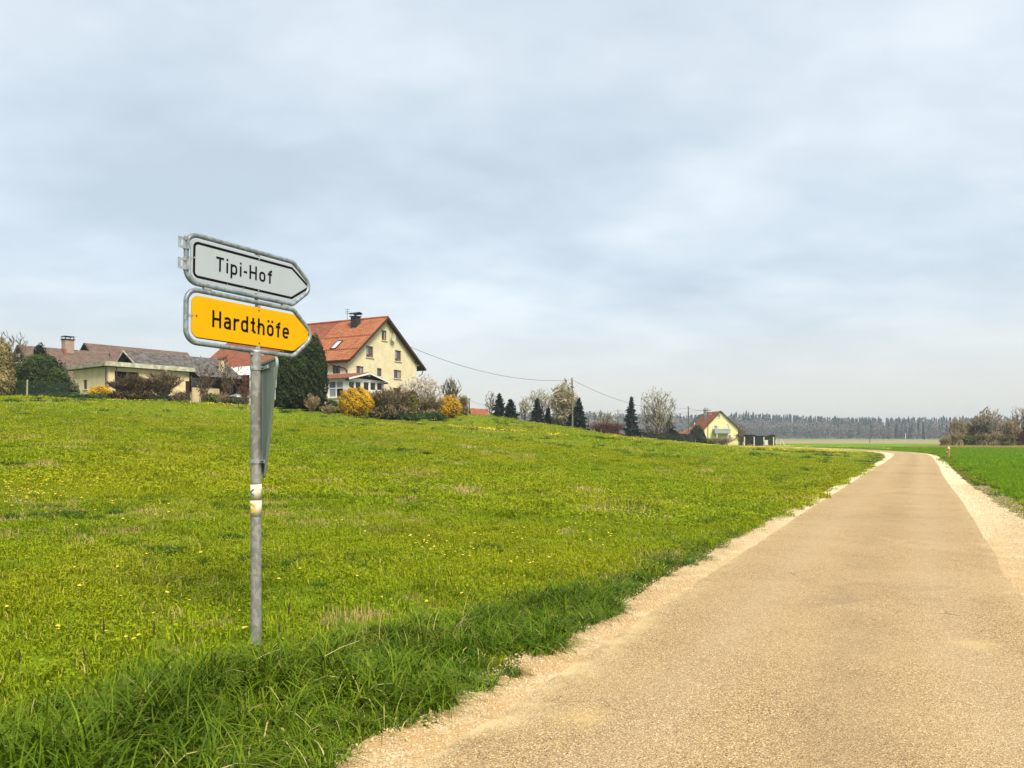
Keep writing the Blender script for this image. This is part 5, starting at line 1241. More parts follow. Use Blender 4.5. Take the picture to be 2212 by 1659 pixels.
leaf_bush('ivy_thicket', 'grey-green ivy thicket between the evergreen bush and the cream annexe', 'shrub', 138, 68, [(0,0,1.0,.9,.8,1.1),(-.9,0,.7,.9,.7,.8),(.5,.2,.8,.7,.6,.9)], 4200, .14, M_IVY, 25, M_CORE, .72)
leaf_bush('ground_shrub', 'low dark green cover at the foot of the cream annexe', 'shrub', 170, 66.5, [(-.9,0,.15,1.2,.5,.45),(.4,0,.15,1.1,.5,.40),(1.4,0,.1,.9,.5,.35)], 2600, .12, M_GRN, 26, M_CORE, .7)
leaf_bush('ground_shrub', 'low dark green cover below the broad evergreen bush along the fence', 'shrub', 98, 63.5, [(-1.2,0,.05,1.3,.5,.35),(.5,0,.05,1.3,.5,.38),(1.6,0,.05,.9,.5,.40)], 2400, .12, M_GRN, 27, M_CORE, .7)
leaf_bush('forsythia', 'small yellow forsythia against the cream annexe', 'forsythia', 217, 67.5, [(0,0,.75,.85,.7,.62),(-.5,0,.6,.6,.5,.5),(.6,0,.55,.65,.5,.5)], 4200, .08, M_FORS, 28, M_CORE, .55, .9, 1.3, cs=.74)
leaf_bush('privet_bush', 'dark green bush low at the foot of the small forsythia', 'shrub', 226, 66.6, [(-.4,0,.15,.8,.5,.5),(.6,0,.2,.8,.5,.45)], 1600, .12, M_GRN, 29, M_CORE, .7)
twig_bush('brown_shrub', 'broad brown leafless shrub in front of the dark openings of the annexe', 'shrub', 288, 66.2, S_(104, 66), S_(54, 66), 30, M_BUSHB, 90, 6500, .38, .022, coremat=M_CORE, depth=3, leaf=1500, leafmat=M_BUSHB, leafsize=.09)
twig_bush('tan_shrub', 'paler wiry shrub spreading in front of the annexe wall right of the brown one', 'shrub', 350, 66.8, S_(90, 66), S_(68, 66), 31, M_BUSHT, 60, 2600, .46, .018, depth=2.6)
leaf_bush('box_bush', 'low dark evergreen under the wiry shrubs by the annexe', 'shrub', 345, 66.0, [(-1.2,0,.2,1.0,.6,.55),(.2,0,.15,1.1,.6,.5)], 2600, .11, M_HEDGE, 32, M_CORE, .7)
# gravestone-like boulder mound with twiggy cover
leaf_bush('clipped_twig_mound', 'grey-brown clipped mound of twigs on the lawn beside the annexe corner', 'shrub', 390, 66.0, [(0,0,.35,.85,.5,.62)], 1500, .08, M_BUSHT, 33, M_COREB, .8)
twig_bush('magnolia', 'leggy magnolia shrub with upright dark buds nearest the annexe corner', 'magnolia', 438, 68, S_(75, 68), S_(90, 68), 34, M_BUSHT, 16, 330, .40, .022, depth=2, leaf=150, leafmat=M_PLUM, leafsize=.17, open_=.9)
twig_bush('magnolia', 'taller magnolia with upright dark buds in front of the white canopy', 'magnolia', 487, 67, S_(80, 67), S_(112, 67), 35, M_BUSHT, 16, 330, .42, .022, depth=2, leaf=150, leafmat=M_PLUM, leafsize=.17, open_=.9)
twig_bush('plum_shrub', 'reddish budding shrub beside the parked car', 'shrub', 528, 70, S_(56, 70), S_(72, 70), 36, M_TWIGR, 12, 420, .40, .02, depth=2, leaf=200, leafmat=M_PLUM, leafsize=.12, open_=.7)
leaf_bush('rosette_shrub', 'bright green leafy plant under the magnolias', 'shrub', 458, 68.6, [(0,0,.55,.85,.5,.45),(.6,0,.4,.6,.4,.35)], 900, .17, M_GRNY, 37, M_CORE, .6)
leaf_bush('grey_leaved_shrub', 'silvery low shrub in front of the garden wall by the parked car', 'shrub', 500, 68.0, [(0,0,.4,.9,.5,.42),(-.9,0,.3,.6,.4,.35),(.9,.1,.3,.6,.4,.4)], 1400, .14, M_IVY, 38, M_CORE, .6)
twig_bush('dry_perennial', 'clump of pale dry stalks at the foot of the magnolias', 'shrub', 478, 66.4, 1.9, 1.15, 39, M_DRY, 26, 300, .22, .018, depth=1.2)
twig_bush('dry_perennial', 'small dark dry stalk clump on the lawn in front of the garden wall', 'shrub', 532, 66.2, 1.1, 1.3, 40, M_BUSHB, 12, 200, .22, .02, depth=.8)
# the great dark thuja pair
leaf_bush('thuja', 'broad dark thuja directly behind the triangular sign', 'thuja', 628, 66, [(0,0,2.2,1.66,1.4,2.4),(.1,0,3.7,1.38,1.1,1.45),(-.45,0,1.3,1.5,1.3,1.7),(.7,0,2.8,1.1,1.0,1.9)], 28000, .12, M_THU, 41, M_CORE, .86, .7, 1.6, up=(0,0,.8), cs=.90)
leaf_bush('thuja', 'taller narrow dark thuja leaning against the house wall beside the broad one', 'thuja', 677, 67.5, [(.05,0,2.5,1.12,1.1,2.6),(-.05,0,4.7,.86,.85,1.95),(.12,0,3.9,1.0,.95,2.0),(-.5,0,1.6,1.1,1.1,1.9)], 24000, .115, M_THU, 42, M_CORE, .86, .7, 1.6, up=(0,0,.8), cs=.90)
# garden in front of the conservatory
twig_bush('dry_perennial', 'tan dry shrub between the dark thuja and the round forsythia', 'shrub', 674, 65.5, S_(42, 65), S_(38, 65), 43, M_DRY, 46, 1400, .26, .02, depth=1.4)
twig_bush('dry_perennial', 'low straw-coloured clump before the conservatory window', 'shrub', 712, 66.5, S_(46, 65), S_(20, 65), 44, M_DRY, 46, 1300, .2, .02, depth=1.4)
leaf_bush('juniper', 'low dark green juniper under the conservatory window', 'shrub', 716, 69, [(0,0,.5,.75,.5,.75),(.6,0,.35,.6,.4,.5)], 1500, .12, M_GRN, 45, M_CORE, .7)
leaf_bush('forsythia', 'large round forsythia ball in full yellow bloom before the conservatory', 'forsythia', 768, 68, [(0,0,1.28,1.50,1.25,1.28)], 11000, .082, M_FORS, 46, M_COREB, .88, .8, 1.2, cs=.88)
twig_bush('brown_shrub', 'dense grey-brown shrub just beyond the round forsythia, in front of the white garden room', 'shrub', 826, 70, S_(76, 70), S_(64, 70), 47, M_BUSHT, 110, 5200, .42, .022, coremat=M_CORE, depth=2.4)
twig_bush('brown_shrub', 'brown shrub with long bare shoots rising before the cream gable', 'shrub', 858, 71.5, S_(60, 71), S_(72, 71), 48, M_BUSHT, 80, 3600, .40, .022, coremat=M_CORE, depth=2.0)
leaf_bush('plum_shrub', 'dark purple and olive shrub at the house corner', 'shrub', 884, 75, [(0,0,1.3,.85,.8,1.35),(.3,0,1.9,.6,.6,.8)], 3000, .12, M_PLUM, 49, M_CORE, .7)
leaf_bush('olive_shrub', 'narrow yellow-green young shrub between the dark ones below the white blossom', 'shrub', 893, 73.5, [(0,0,1.7,.40,.4,.85),(-.1,0,.9,.45,.4,.8)], 1500, .12, M_OLIVE, 50, M_COREB, .6)
leaf_bush('box_bush', 'very dark evergreen low at the foot of the house corner shrubs', 'shrub', 850, 71, [(-1.2,0,.1,1.1,.5,.55),(.5,0,.1,1.2,.5,.6),(1.7,0,.05,.9,.5,.45)], 3000, .12, M_GRN, 51, M_CORE, .7)
bare_tree('blossom_tree', 'white flowering tree at the corner of the cream house', 'tree', 910, 79, HT(910, 79, 801), S_(104, 79), 52, M_BARK, M_PINKB, twigs=4, tlen=.38, tw=.03, bud=10000, budsize=.085, budmat=M_WBLOS, trunks=3, cb=.12, n=520)
twig_bush('bronze_shrub', 'wide olive-brown shrub in front of the white flowering tree', 'shrub', 928, 77, S_(60, 77), S_(50, 77), 53, M_TWIGO, 90, 3800, .34, .028, coremat=M_CORE, depth=2.2, leaf=1500, leafmat=M_TWIGO, leafsize=.09)
leaf_bush('box_bush', 'dark green low bush under the olive-brown shrub', 'shrub', 926, 75.5, [(-.9,0,.2,1.1,.6,.5),(.6,0,.25,1.1,.6,.55)], 2200, .12, M_GRN, 54, M_CORE, .7)
leaf_bush('forsythia', 'second yellow forsythia at the end of the shrubbery', 'forsythia', 972, 80, [(0,0,1.15,1.15,1.0,1.20),(-.5,0,1.0,1.0,.9,1.15)], 8000, .085, M_FORS, 55, M_COREB, .85, .8, 1.2, cs=.86)
bare_tree('bare_shrub_tree', 'dark leafless fan-shaped tree behind the second forsythia', 'tree', 973, 85, HT(973, 85, 812), S_(52, 85), 56, M_BARK, M_TWIG, twigs=2, tlen=.7, tw=.022, trunks=5, cb=.22, n=200, fan=.9)
twig_bush('brown_shrub', 'small thorny brown shrub last in the row before the red-roofed shed', 'shrub', 1001, 84, S_(26, 84), S_(46, 84), 57, M_TWIGO, 46, 1500, .32, .02, coremat=M_COREB, depth=1.6)
# trees beyond the brow
bare_tree('bare_tree', 'slender bare tree beyond the red-roofed shed', 'tree', 1060, 118, HT(1060, 118, 838), S_(34, 118), 58, M_BARKP, M_TWIG, twigs=2, tlen=.6, tw=.024, n=130, cb=.25, fan=.4)
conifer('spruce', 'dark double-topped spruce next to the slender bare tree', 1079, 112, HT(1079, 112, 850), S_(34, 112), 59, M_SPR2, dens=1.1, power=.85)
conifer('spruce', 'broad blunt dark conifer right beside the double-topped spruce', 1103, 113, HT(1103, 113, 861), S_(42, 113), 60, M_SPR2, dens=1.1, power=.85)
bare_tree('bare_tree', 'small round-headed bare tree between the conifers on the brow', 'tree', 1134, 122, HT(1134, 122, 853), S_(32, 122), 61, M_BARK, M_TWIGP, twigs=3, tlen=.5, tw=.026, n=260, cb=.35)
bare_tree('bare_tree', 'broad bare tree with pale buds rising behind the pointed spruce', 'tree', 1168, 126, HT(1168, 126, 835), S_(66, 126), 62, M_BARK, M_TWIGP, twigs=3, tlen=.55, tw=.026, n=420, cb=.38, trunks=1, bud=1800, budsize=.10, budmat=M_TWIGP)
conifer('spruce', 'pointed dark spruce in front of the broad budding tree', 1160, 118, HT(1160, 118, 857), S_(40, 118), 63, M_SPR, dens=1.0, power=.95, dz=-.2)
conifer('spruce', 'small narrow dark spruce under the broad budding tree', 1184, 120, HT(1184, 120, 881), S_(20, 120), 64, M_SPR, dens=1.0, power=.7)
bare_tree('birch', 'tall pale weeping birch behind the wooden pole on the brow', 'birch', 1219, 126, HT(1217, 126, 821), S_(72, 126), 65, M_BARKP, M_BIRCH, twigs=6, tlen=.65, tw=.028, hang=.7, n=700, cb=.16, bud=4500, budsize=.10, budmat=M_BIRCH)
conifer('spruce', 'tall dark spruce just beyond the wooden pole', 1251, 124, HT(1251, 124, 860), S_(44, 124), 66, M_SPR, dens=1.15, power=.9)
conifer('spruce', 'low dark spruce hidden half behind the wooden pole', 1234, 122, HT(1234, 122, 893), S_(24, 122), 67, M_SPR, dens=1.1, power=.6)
leaf_bush('thuja', 'small dark clipped thuja at the foot of the birch', 'thuja', 1205, 119, [(0,0,.9,.75,.7,1.0)], 900, .18, M_HEDGE, 68, M_CORE, .8)
leaf_bush('thuja', 'narrow dark clipped thuja post between the birch and the small spruce', 'thuja', 1194, 119, [(0,0,.9,.35,.35,1.2)], 500, .16, M_HEDGE, 69, M_CORE, .8)
bare_tree('apple_tree', 'old crooked bare fruit tree above the reddish hedge', 'tree', 1306, 150, HT(1306, 150, 879), S_(66, 150), 70, M_BARK, M_TWIGP, twigs=2, tlen=.7, tw=.03, n=230, cb=.28, r0=.24)
twig_bush('reddish_hedge', 'long loose hedge of reddish twigs below the old fruit tree', 'hedge', 1312, 140, S_(84, 140), S_(35, 140), 71, M_TWIGR, 190, 7500, .42, .04, coremat=simple('inner_red_twigs', (.07,.035,.028), (.05,.025,.02)), depth=2.4, flat=.25, open_=.1, leaf=2500, leafmat=M_TWIGR, leafsize=.12)
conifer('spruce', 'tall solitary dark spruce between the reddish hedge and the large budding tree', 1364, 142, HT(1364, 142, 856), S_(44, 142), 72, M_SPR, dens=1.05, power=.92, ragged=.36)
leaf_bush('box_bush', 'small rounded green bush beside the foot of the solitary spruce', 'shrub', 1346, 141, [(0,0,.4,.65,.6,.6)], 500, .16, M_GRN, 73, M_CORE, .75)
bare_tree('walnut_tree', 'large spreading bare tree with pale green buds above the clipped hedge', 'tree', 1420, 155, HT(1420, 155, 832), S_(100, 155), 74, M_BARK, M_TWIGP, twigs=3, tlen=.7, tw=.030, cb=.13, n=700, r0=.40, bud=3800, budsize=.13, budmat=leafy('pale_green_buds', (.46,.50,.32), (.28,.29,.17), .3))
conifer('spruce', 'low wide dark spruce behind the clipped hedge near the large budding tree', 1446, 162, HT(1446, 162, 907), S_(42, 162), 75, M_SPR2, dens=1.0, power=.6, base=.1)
hedge('clipped_hedge', 'long clipped dark hedge running up to the pole before the yellow house', [(gx(1385,150),150),(gx(1440,154),154),(gx(1494,158),158)], 1.95, 1.2, 7000, M_HEDGE, 76, .2)
leaf_bush('round_evergreen', 'big round dark evergreen beside the yellow house', 'evergreen bush', 1506, 161, [(0,0,1.6,1.65,1.5,1.75),(.1,0,2.8,1.0,1.0,1.25),(.35,0,1.0,1.5,1.3,1.3)], 6500, .22, M_HEDGE, 77, M_CORE, .82, .8)
leaf_bush('box_bush', 'small dark bush under the balcony of the yellow house', 'shrub', 1532, 165, [(-.4,0,.5,.8,.6,.75),(.6,0,.5,.8,.6,.8)], 1200, .2, M_GRN, 78, M_CORE, .75)
twig_bush('dry_hedge', 'loose row of dry beige stalks in front of the yellow house', 'hedge', 1560, 162, S_(82, 162), S_(17, 162), 79, M_DRY, 120, 2600, .3, .04, depth=1.4, flat=.2, open_=0)
hedge('clipped_hedge', 'short square-cut dark hedge behind the wire fence beside the yellow house', [(gx(1607,158),158),(gx(1674,156),156)], 2.0, 1.3, 4200, M_HEDGE, 80, .2)
twig_bush('brown_shrub', 'thin brown shrub between the yellow house and the square-cut hedge', 'shrub', 1601, 168, 3.0, 2.8, 81, M_TWIGO, 40, 1000, .5, .035, depth=2)
for k, (px_, D_, w_, h_, sd__) in enumerate(((1400, 230, 70, 34, 82), (1455, 240, 50, 30, 83), (1590, 250, 60, 44, 84))):
    bare_tree('bare_tree', ('grey bare thicket tree behind the large budding tree', 'grey bare thicket tree behind the low wide spruce', 'grey bare tree showing beyond the yellow house')[k], 'tree', px_, D_, S_(h_, D_), S_(w_, D_), sd__, M_BARK, M_TWIG, twigs=4, tlen=.9, tw=.05, n=300, trunks=3, cb=.1)

M_THK = leafy('thicket_twigs_olive', (.44,.35,.20), (.25,.19,.11), .15); M_THG = leafy('thicket_twigs_grey', (.42,.34,.26), (.22,.17,.125), .15); M_THB = leafy('thicket_scrub', (.26,.21,.11), (.12,.095,.05), .1)
# --- thicket on the crop side
def rt(px_, D_, top, w_, seed, label, twig=M_THK, **k):
    kw = dict(twigs=4, tlen=.6, tw=.036, n=640, cb=.08, trunks=3, fan=.25); kw.update(k)
    g = ground(px_, D_).z; h_ = 1.6+(HY-top)*D_/FPX-g
    return bare_tree('bare_tree', label, 'tree', px_, D_, h_, S_(w_, D_), seed, M_BARK, twig, **kw)
rt(2068, 134, 903, 42, 91, 'first bare tree of the thicket across the lane, just past the orange hydrant', trunks=3)
rt(2090, 137, 910, 36, 92, 'olive-twigged tree filling the gap before the tallest one of the thicket', trunks=3)
rt(2116, 136, 893, 52, 93, 'yellowish budding tree leaning towards the tallest one of the thicket', leafy('yellowish_budding_twigs', (.30,.24,.09), (.15,.11,.05), .1), trunks=2)
rt(2134, 134, 877, 66, 94, 'tallest bare tree of the thicket across the lane', M_THG, trunks=1, n=640, cb=.16, r0=.22)
rt(2162, 139, 906, 44, 95, 'grey-brown bare tree next beyond the tallest of the thicket', M_THG, trunks=3)
rt(2186, 134, 902, 38, 96, 'dark-stemmed bare tree in the denser far half of the thicket', M_THK, trunks=2)
rt(2212, 138, 868, 60, 97, 'high bare tree at the very edge of the photo across the lane', M_THG, twigs=2, trunks=1, n=260, cb=.35)
rt(2240, 136, 900, 50, 98, 'bare tree continuing the thicket out past the edge', M_THK, trunks=2)
leaf_bush('young_leaf_bush', 'fresh yellow-green bush at the foot of the thicket', 'shrub', 2092, 130, [(0,0,1.05,1.0,.9,.95),(.2,0,.6,.9,.8,.7)], 2600, .14, M_GRNY, 99, M_COREB, .6)
for k, (px_, w_, h_, m_2, lb) in enumerate(((2041, 20, 22, M_THK, 'low outlying scrub bush just ahead of the thicket'), (2064, 34, 34, M_THK, 'olive scrub at the foot of the first thicket tree'), (2118, 36, 30, M_THB, 'brown scrub under the tallest thicket tree'), (2148, 40, 34, M_THK, 'olive scrub beyond the tallest thicket tree'), (2180, 40, 30, M_THB, 'brown scrub with a dark hollow near the edge of the photo'), (2206, 36, 38, M_TWIGR, 'reddish scrub at the edge of the photo below the high tree'), (2236, 36, 34, M_THK, 'olive scrub out past the edge'))):
    twig_bush('scrub_bush', lb, 'shrub', px_, 129+k % 2, S_(w_, 130), S_(h_, 130), 100+k, m_2, 50, 2300, .38, .034, coremat=M_COREB, depth=2.4, leaf=700, leafmat=m_2, leafsize=.11)

# --- the wood on the horizon: reads as one mass
def far_forest():
    rng = np.random.default_rng(5)
    # prototypes
    def con(seed, h, w):
        r = np.random.default_rng(seed); V = []; n = 60; zs = h*(.06+.90*np.sort(r.random(n)**.9)); R = w/2*(1-zs/h)**.8*r.uniform(.75, 1.2, n)+.7; a = r.uniform(0, 2*PI, n)
        for z, q, b in zip(zs, R, a):
            c, s = math.cos(b), math.sin(b); k = .75; V += [(-s*q*k-c*.3, c*q*k-s*.3, z+.6), (c*q, s*q, z-.9), (s*q*k-c*.3, -c*q*k-s*.3, z+.6), (0, 0, z+1.7)]
        V += [(-w*.07, 0, h*.9), (0, w*.07, h*.9), (w*.07, 0, h*.9), (0, 0, h*1.0)]; V += [(.25,0,0),(-.2,.2,0),(-.1,.1,h*.9),(.1,0,h*.9)]
        V = np.array(V); return V, r.random(len(V)//4)*.9
    def dec(seed, h, w, n=300):
        r = np.random.default_rng(seed); d = r.normal(size=(n, 3)); d /= np.linalg.norm(d, axis=1)[:, None]; q = r.random(n)**.4
        C = np.array([0, 0, h*.56])+d*q[:, None]*np.array([w/2, w/2, h*.44]); V, _ = cards(C, r.uniform(.9, 1.8, n), r, aspect=1.2)
        T = np.array([[(-.2,0,0),(.2,0,0),(.1,.1,h*.7),(-.1,.1,h*.7)]]).reshape(-1, 3)
        return np.concatenate([V, T]), np.append(r.random(n), .9)
    cons = [con(200+i, rng.uniform(22.3, 24.3), rng.uniform(5.2, 7.2)) for i in range(6)]; decs = [dec(300+i, rng.uniform(14, 19), rng.uniform(9, 13)) for i in range(6)]
    Vc, vc, Vd, vd = [], [], [], []
    def put(x, y, conif, s):
        z = h1(x, y)-.3; P, v = (cons if conif else decs)[rng.integers(6)]; a = rng.uniform(0, 2*PI); c, q = math.cos(a), math.sin(a)
        P = P*s; X = np.stack([P[:, 0]*c-P[:, 1]*q+x, P[:, 0]*q+P[:, 1]*c+y, P[:, 2]+z], 1)
        if conif: Vc.append(X); vc.append(v)
        else: Vd.append(X); vd.append(v)
    for row in range(9):
        y0 = 800+row*26
        x = -60.0
        while x < 720:
            x += rng.uniform(2.8, 6.0) if row < 5 else rng.uniform(1.8, 4.2); px_ = CX+FPX*x/y0; y = y0+rng.uniform(-12, 12)-max(0, (x-520))*.25
            if px_ < 1600: pc = .30 if row > 3 else .06
            elif px_ < 1790: pc = .05 if row < 5 else .9
            elif px_ < 1985: pc = .22 if row < 4 else .85
            else: pc = .08 if row < 5 else .7
            cf = rng.random() < pc+.1*(row > 5)
            tall = 1.0+(.10 if row > 5 else 0)+.18*sstep(1760, 1600, px_)*(row > 5)-.06*sstep(1700, 1760, px_)*(px_ < 1960)
            if px_ < 1740 and row < 2 and rng.random() < .5: continue
            put(x, y, cf, tall*(1+.05*math.sin(x*.021)+.035*math.sin(x*.067+1))*(rng.uniform(.88, 1.0) if cf else rng.uniform(.95, 1.28))*(.86 if row < 3 else 1)*(1.12 if rng.random() < .008 else 1))
    for row in range(5):          # nearer wing of the wood behind the thicket
        y0 = 610+row*24; x = 320.0
        while x < 720:
            x += rng.uniform(5, 9); put(x, y0+rng.uniform(-9, 9), rng.random() < (.2 if row < 2 else .6), rng.uniform(.55, .74)*(1 if row > 2 else .8))
    for k in range(60):            # scrub at its foot
        x = rng.uniform(40, 520); put(x, 770+rng.uniform(-20, 12), False, rng.uniform(.15, .32))
    V = np.concatenate(Vc+Vd); F = np.arange(len(V)).reshape(-1, 4); nc = sum(len(v) for v in vc); v = np.concatenate(vc+vd)
    mi = np.r_[np.zeros(nc, int), np.ones(len(F)-nc, int)]
    np_obj('forest', V, F, [leafy('far_conifers', (.04,.075,.055), (.018,.036,.028), 0), leafy('far_bare_crowns', (.155,.142,.125), (.115,.105,.092), 0)], v=v, mi=mi, kind='stuff')['label'] = 'distant mixed wood along the horizon'
far_forest()
# ================================================================== poles, wires, fences, car, hydrant
M_POLEW = simple('old_pole_wood', (.16,.15,.11), (.075,.065,.05), scale=5, stretch=(1,1,.15))
M_POSTG = simple('mossy_post_wood', (.30,.29,.17), (.20,.20,.11), scale=5, stretch=(1,1,.15))
M_WIRE = simple('dark_cable', (.05,.05,.055), (.04,.04,.045))
M_CONC = simple('pale_concrete', (.55,.54,.48), (.45,.44,.39), scale=6)
def pole(name, label, px, D, top, r, bot=None, mat=M_POLEW, arms=(), lean=0.0):
    g = ground(px, D); h = 1.6+(HY-top)*D/FPX-g.z; t = thing(name, label, 'utility pole', g)
    mb = MB(); mb.tube([(0, 0, -.5), (lean*h*.5, 0, h*.5), (lean*h, 0, h)], [r*1.25, r*1.1, r*.85], 10); mb.build('pole', mat, t, smooth=True)
    if not arms:
        mb = MB(); mb.tube([(lean*h, -.10, h-.32), (lean*h, .10, h-.30)], .04, 6); mb.tube([(lean*h, -.12, h-.33), (lean*h, -.12, h-.17)], .045, 6); mb.build('insulator', M_CONC, t)
    for k, (dz, L) in enumerate(arms):
        mb = MB(); mb.box(lean*h-L, lean*h+L, -.06, .06, h-dz-.05, h-dz+.05); a = mb.build('crossarm', M_POLEW, t)
        for s in (-1, -.55, .55, 1):
            mb = MB(); mb.tube([(lean*h+s*L*.95, 0, h-dz+.05), (lean*h+s*L*.95, 0, h-dz+.28)], .06, 6); mb.build('insulator', M_CONC, a)
    return t, Vector((g.x+lean*h, D, g.z+h))
p1, T1 = pole('utility_pole', 'wooden pole on the brow between the birch and the tall spruce', 1237, 115.5, 816, .115, lean=-.012)
p2, T2 = pole('utility_pole', 'wooden pole standing at the end of the clipped hedge before the yellow house', 1488, 160, 877.5, .13, lean=-.015)
p3, T3 = pole('telegraph_pole', 'thin telegraph pole with cross-arms right in front of the yellow house', 1529, 163, 881, .08, arms=((.55, .7), (.95, .5), (1.5, .75)))
p4, T4 = pole('telegraph_pole', 'distant telegraph pole with two cross-arms behind the reddish hedge', 1334.8, 230, 884, .10, arms=((.5, .9), (1.5, 1.1)))
p5, T5 = pole('utility_pole', 'short wooden pole between the tall spruce and the reddish hedge', 1271.5, 132, 894.5, .09)
p6, T6 = pole('utility_pole', 'short dark pole beside the red-roofed shed', 1013.5, 104, 861, .08, mat=M_DARKWOOD)
def wire(label, a, b, sag, r=.022, n=24):
    a, b = Vector(a), Vector(b); t = thing('overhead_wire', label, 'wire', a)
    pts = [(b-a)*(i/n)-Vector((0, 0, sag*4*(i/n)*(1-i/n))) for i in range(n+1)]
    t2 = MB(); t2.tube(pts, r, 5); o = t2.build('cable', M_WIRE, t); return t
hp = HO + G*12.6 + Lh*1.0; A_ = at(888, 750, 90.5)
wire('overhead wire sagging from the cream house to the pole on the brow', A_, T1-Vector((0, 0, .30)), 1.35, .024)
wire('overhead wire falling from the pole on the brow to the pole by the clipped hedge', T1-Vector((0, 0, .30)), T2-Vector((0, 0, .35)), 1.7, .024)
wire('short overhead wire from the hedge pole to the telegraph pole at the yellow house', T2-Vector((0, 0, .35)), T3-Vector((0, 0, .55)), .25, .03)
for k, dz in enumerate((.5, 1.5)):
    wire(('upper', 'lower')[k]+' faint wire between the distant and the near telegraph pole', T4-Vector((-.9, 0, dz-.2)), T3-Vector((.6, 0, (.55, 1.5)[k]-.2)), 1.2, .018)
wire('faint wire from the short wooden pole to the distant telegraph pole', T5-Vector((0, 0, .2)), T4-Vector((.9, 0, .3)), .8, .016)
wire('faint wire from the dark pole by the shed away behind the trees', T6-Vector((0, 0, .2)), T6+Vector((13, 40, -1.3)), .8, .014)

# fence with mesh on the far end of the garden
M_NET = None
m = new_mat('green_wire_mesh'); q = NT(m); q.out((.05,.09,.06), .5); M_NET = m
def wire_fence(name, label, pts, h, post_r, post_mat, step, sq=None, rows=6, cols_step=.25, square=False, wr=.006, netmat=None):
    x0, y0 = pts[0]; t = thing(name, label, 'fence', (x0, y0, h1(x0, y0)))
    P = np.array(pts, float); L = np.r_[0, np.cumsum(np.linalg.norm(np.diff(P, axis=0), axis=1))]
    def pt(s): x, y = np.interp(s, L, P[:, 0]), np.interp(s, L, P[:, 1]); return Vector((x-x0, y-y0, h1(x, y)-h1(x0, y0)))
    for s in np.arange(0, L[-1]+.01, step):
        p = pt(s); mb = MB()
        if square: mb.box(p.x-post_r, p.x+post_r, p.y-post_r, p.y+post_r, p.z-.4, p.z+h)
        else: mb.tube([(p.x, p.y, p.z-.4), (p.x+.02, p.y, p.z+h)], post_r, 7)
        mb.build('post', post_mat, t)
    segs = []; n = max(2, int(L[-1]/1.0)); ss = np.linspace(0, L[-1], n+1)
    for r in range(rows+1):
        for a, b in zip(ss[:-1], ss[1:]):
            p, q = pt(a), pt(b); z = h*.93*r/rows+.03; segs.append((p.x, p.y+.05, p.z+z, q.x, q.y+.05, q.z+z, wr, wr))
    for s in np.arange(0, L[-1], cols_step): p = pt(s); segs.append((p.x, p.y+.05, p.z+.03, p.x, p.y+.05, p.z+h*.93, wr, wr))
    V, F = tubes(segs, 3); np_obj('wire_mesh', V, F, netmat or M_NET, t); return t
fD = 62.8
wire_fence('garden_fence', 'green wire mesh fence on mossy posts in front of the evergreen bush', [(gx(-30, fD), fD), (gx(58.5, fD), fD), (gx(147, fD+.4), fD+.4)], 1.45, .07, M_POSTG, S_(88.5, fD), rows=14, cols_step=.10, wr=.009)
# second fence by the yellow house
wire_fence('garden_fence', 'low wire fence with white concrete posts in front of the square-cut hedge', [(gx(1608, 152), 152), (gx(1676, 152), 152)], 1.75, .09, M_CONC, 1.92*1.0, rows=7, cols_step=.3, square=True, wr=.012, netmat=M_GREYW)
b = thing('notice_board', 'small white board fixed on the wire fence before the square-cut hedge', 'board', ground(1655, 151.7))
mb = MB(); mb.box(-.35, .35, -.03, .03, .1, 1.15); mb.build('panel', M_CONC, b); mb = MB(); mb.box(-.06, .06, .03, .10, -.3, 1.0); mb.build('stake', M_GREYW, b)
b = thing('gate_frame', 'white metal gate frame with slanting strut at the end of the wire fence', 'gate', ground(1678, 152))
mb = MB(); mb.tube([(0,0,-.2),(0,0,1.45)], .03, 6); mb.tube([(.7,0,-.2),(.7,0,1.45)], .03, 6); mb.tube([(0,0,.5),(.7,0,.5)], .02, 6); mb.build('frame', M_WHITE, b)
mb = MB(); mb.tube([(.95,0,1.35),(1.55,-.3,-.2)], .05, 6); mb.build('strut', M_WHITE, b)
for px_, D_, lb in ((1368*1.0, 140, 'short pale stake with a guy wire at the foot of the solitary spruce'), (1491-3, 157, 'pale stake low beside the clipped hedge')):
    b = thing('stake', lb, 'stake', ground(1503 if D_ == 157 else 1488-0 if False else (1487 if D_ == 157 else 1388), D_))
    mb = MB(); mb.tube([(0,0,-.2),(-.12,0,1.1)], .05, 5); mb.build('stick', M_POSTG, b)
for k, px_ in enumerate((1211.5, 1222, 1233, 1253, 1266, 1283.5, 1298)):
    b = thing('fence_post', 'thin old fence post along the brow beneath the birch and spruces', 'fence post', ground(px_, 117+k), 0, 'thin fence posts along the brow')
    mb = MB(); mb.tube([(0,0,-.4),(.02,0,.85)], .045, 6); mb.build('stick', M_POSTG, b)

# far markers in the fields
b = thing('marker_post', 'slim white marker post far out in the field before the wood', 'post', (gx(1956, 420), 420, h1(gx(1956, 420), 420)))
mb = MB(); mb.tube([(0,0,-.3),(0,0,4.0)], .16, 8); mb.build('shaft', M_WHITE, b)
b = thing('marker_post', 'short dark marker post in the brown field', 'post', (gx(1879, 235), 235, h1(gx(1879, 235), 235)))
mb = MB(); mb.tube([(0,0,-.3),(0,0,1.3)], .10, 6); mb.build('shaft', M_DARKWOOD, b)

